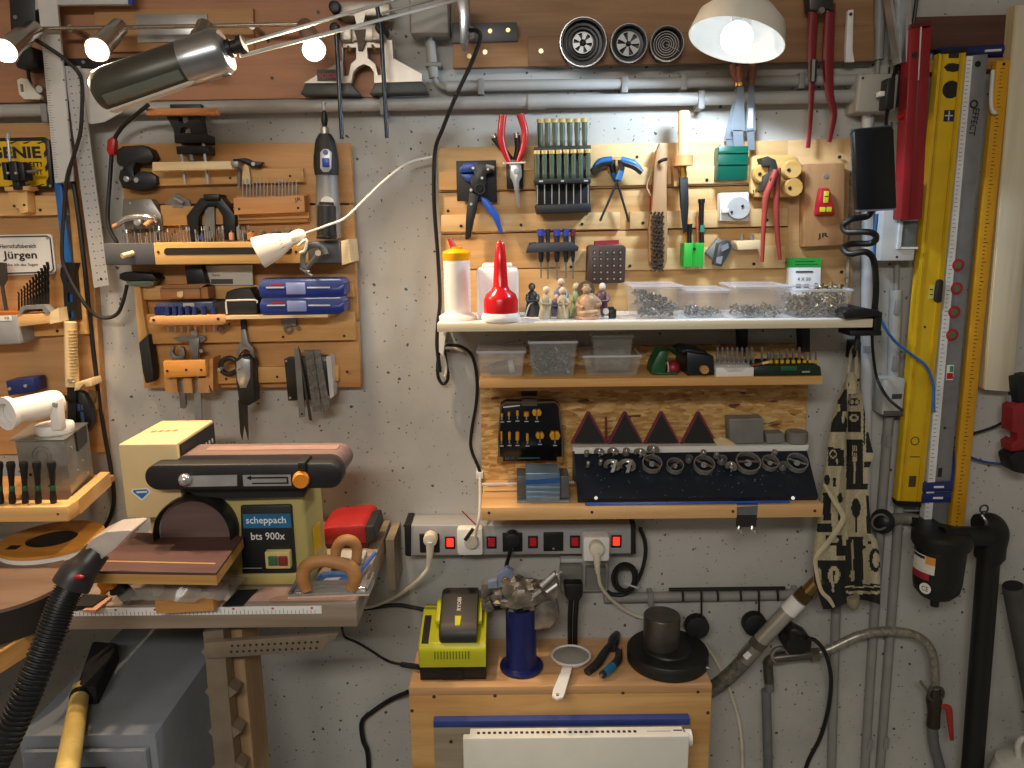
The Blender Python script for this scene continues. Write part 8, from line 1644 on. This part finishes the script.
# ---- apron
def lerp_tab(tab, y):
    for (a, va), (b, vb) in zip(tab, tab[1:]):
        if y <= b: return va + (vb - va) * (y - a) / (b - a)
    return tab[-1][1]
LT = [(382, 845), (400, 838), (420, 832), (440, 829), (460, 826), (480, 823), (500, 820), (520, 818), (540, 815), (560, 813), (580, 814), (603, 823)]
RT = [(382, 857), (400, 863), (420, 866), (440, 870), (455, 874), (463, 871), (472, 868), (500, 869), (533, 871), (540, 877), (560, 880), (603, 880)]
ell = lambda x, y, cx, cy, rx, ry: ((x - cx) / rx) ** 2 + ((y - cy) / ry) ** 2 < 1
rec = lambda x, y, a, b, c, d: a < x < c and b < y < d
def dark(x, y):
    f = 846 - (y - 500) * .01
    if y < 388: return int(y / 3) % 2 == 0 or x < 848
    if y > 584 and x > 845:
        return not (rec(x, y, 845, 586, 880, 587.5) or rec(x, y, 846, 591, 880, 594)) if y < 596 else True
    if x < f:
        if y < 412: return x > 838 - (y - 400) * .1 and not rec(x, y, 0, 404, 840, 412)
        if y < 438: return abs(x - 840) < (y - 408) * .6 and y < 432 and not ell(x, y, 843, 418, 1.5, 5)
        if y < 468: return rec(x, y, 828, 447 + (x - 830) * .2, 844, 466) and not (ell(x, y, 833, 454, 4, 4) and not ell(x, y, 833, 454, 2.6, 2.6)) and not ell(x, y, 837, 461, 1, 3)
        if y < 486: return ell(x, y, 827, 480, 3, 5) or rec(x, y, 833, 478, 836, 486)
        if y < 520: return rec(x, y, 823, 492, 831, 520) or ell(x, y, 840, 498, 2.5, 5) or rec(x, y, 838, 507, 841, 520)
        if y < 560: return rec(x, y, 817, 524, 832, 532) or (rec(x, y, 826, 535, 842, 546) and not ell(x, y, 835, 540, 4, 3)) or rec(x, y, 836, 546, 845, 556)
        return not (ell(x, y, 819, 577, 3, 9) or ell(x, y, 834, 575, 6, 9) or rec(x, y, 832, 580, 834, 592)) or (ell(x, y, 834, 575, .8, 7))
    if x < 863:
        if y < 410: return ell(x, y, 854, 402, 6, 4) and not ell(x, y, 852, 402, 2, 2) and not ell(x, y, 857, 402, 2, 2)
        if y < 440: return (rec(x, y, 848, 412, 861, 432) and not ell(x, y, 854, 418, 5, 3.4)) or ell(x, y, 854, 418, 2.6, 1.6)
        if y < 490: return not (rec(x, y, 852.4, 446, 853.2, 458) or rec(x, y, 854.2, 446, 855, 458) or rec(x, y, 856, 446, 856.8, 458) or rec(x, y, 852.4, 457, 856.8, 461) or rec(x, y, 853.6, 460, 855.6, 484))
        if y < 540: return ell(x, y, 856, 508, 4.5, 10) or rec(x, y, 855, 515, 857, 532) or (rec(x, y, 848, 536, 863, 540))
        return not (rec(x, y, 851.5, 540, 853.5, 572) or ell(x, y, 852.5, 576, 2.5, 6))
    if y < 470: return rec(x, y, 866, 432, 874, 452) or rec(x, y, 863.5, 400, 865, 445) or rec(x, y, 864, 462, 873, 468)
    if y < 534: return rec(x, y, 866.5, 496, 880, 534) or rec(x, y, 863, 484, 868, 490)
    return (ell(x, y, 875, 560, 6, 12) and not ell(x, y, 876, 560, 3.4, 8)) or rec(x, y, 863, 545, 866, 549) or rec(x, y, 868, 541, 871, 544)
AP_D, AP_L = K('1e1d1a', .85, n=.2, sc=200), K('b5aa8c', .85, n=.12, sc=200)
ap = B(AP_L); ap.mat(AP_D)
rows_, cols_ = 150, 52
def ap_pt(i, j, back=0):
    y = 382 + (603 - 382) * j / rows_; l, r_ = lerp_tab(LT, y), lerp_tab(RT, y); t = i / cols_
    x = l + (r_ - l) * t; g = (y - 382) / 221
    yy = y + (4 * math.sin(t * 5.5 + 1.2) + 2.5 * (1 - t)) * max(0, (y - 570) / 33)
    d = .075 + .018 * g * math.sin(t * 7.2 + .6) + .012 * math.sin(t * 13 + g * 2) * g + .006 * math.sin(g * 9 + t * 4) + .02 * math.sin(math.pi * t)
    if abs(t - .46) < .09: d -= .012 * (1 - abs(t - .46) / .09)
    return x, yy, d - back
G = [[ap.bm.verts.new(P(*ap_pt(i, j))) for i in range(cols_ + 1)] for j in range(rows_ + 1)]
Gb = [[ap.bm.verts.new(P(*ap_pt(i, j)) + V((0, .0025, 0))) for i in range(cols_ + 1)] for j in range(rows_ + 1)]
for j in range(rows_):
    for i in range(cols_):
        x, y, _ = ap_pt(i + .5, j + .5); ap.i = 1 if dark(x, y) else 0
        ap._face([G[j][i], G[j + 1][i], G[j + 1][i + 1], G[j][i + 1]]); ap.i = 0; ap._face([Gb[j][i], Gb[j][i + 1], Gb[j + 1][i + 1], Gb[j + 1][i]])
for j in range(rows_): ap._face([G[j][0], Gb[j][0], Gb[j + 1][0], G[j + 1][0]]); ap._face([G[j][-1], G[j + 1][-1], Gb[j + 1][-1], Gb[j][-1]])
for i in range(cols_): ap._face([G[-1][i], Gb[-1][i], Gb[-1][i + 1], G[-1][i + 1]]); ap._face([G[0][i], G[0][i + 1], Gb[0][i + 1], Gb[0][i]])
hem = B(K('c2b796', .85)).tp([(824, 484, .115), (833, 499, .122), (842, 513, .126), (842, 522, .126), (830, 540, .122), (817, 556, .118), (816, 568, .115), (821, 590, .115), (829, 599, .118), (834, 607, .118)], 2.6, 8, 6, [1.2, 2, 2.6, 2.8, 3, 2.6, 2, 2, 2.2, 1.4], False, .35)
T('apron', 'black and cream kitchen patterned apron bunched on a hook beside the shelves', 'apron', [('cloth', ap), ('hem_band', hem), ('neck_loop', B(K('b5aa8c', .8)).tp([(847, 384, .075), (849, 366, .06), (852, 350, .045), (855, 347, .04), (856, 352, .045), (856, 368, .06), (855, 384, .075)], 1.8, 8, 5)), ('gathered_top', B(AP_L).tp([(851, 374, .075), (851, 384, .09), (851, 392, .09)], 6, 12, 3, [3.6, 5.6, 6.4])), ('fold', B(K('8f866c', .85)).tp([(852, 596, .08), (853, 604, .08), (852, 608, .075)], 6, 12, 3, [7, 6, 3]))])
T('black_hook', 'black hook under the shelf clamp carrying the apron', 'hook', [('plate', B(BLACK).bx(849, 340, 860, 358, 0, .014, .002)), ('prong', B(BLACK).tp([(854, 345, .012), (854, 354, .03), (854, 356, .048), (854, 349, .056)], 2.2, 8, 4))])
T('brush_handle', 'straw brush end standing behind the apron above its knot', 'brush', [('straw', B(K('c9b98c', .7, n=.3, sc=120)).tp([(857, 368, .04), (856, 376, .04), (854, 400, .04)], 4, 10, 3, [1.5, 3, 4.5])), ('binding', B(BLACK).tp([(856, 378, .04), (855.7, 381, .04)], 3.6, 10, 1))])
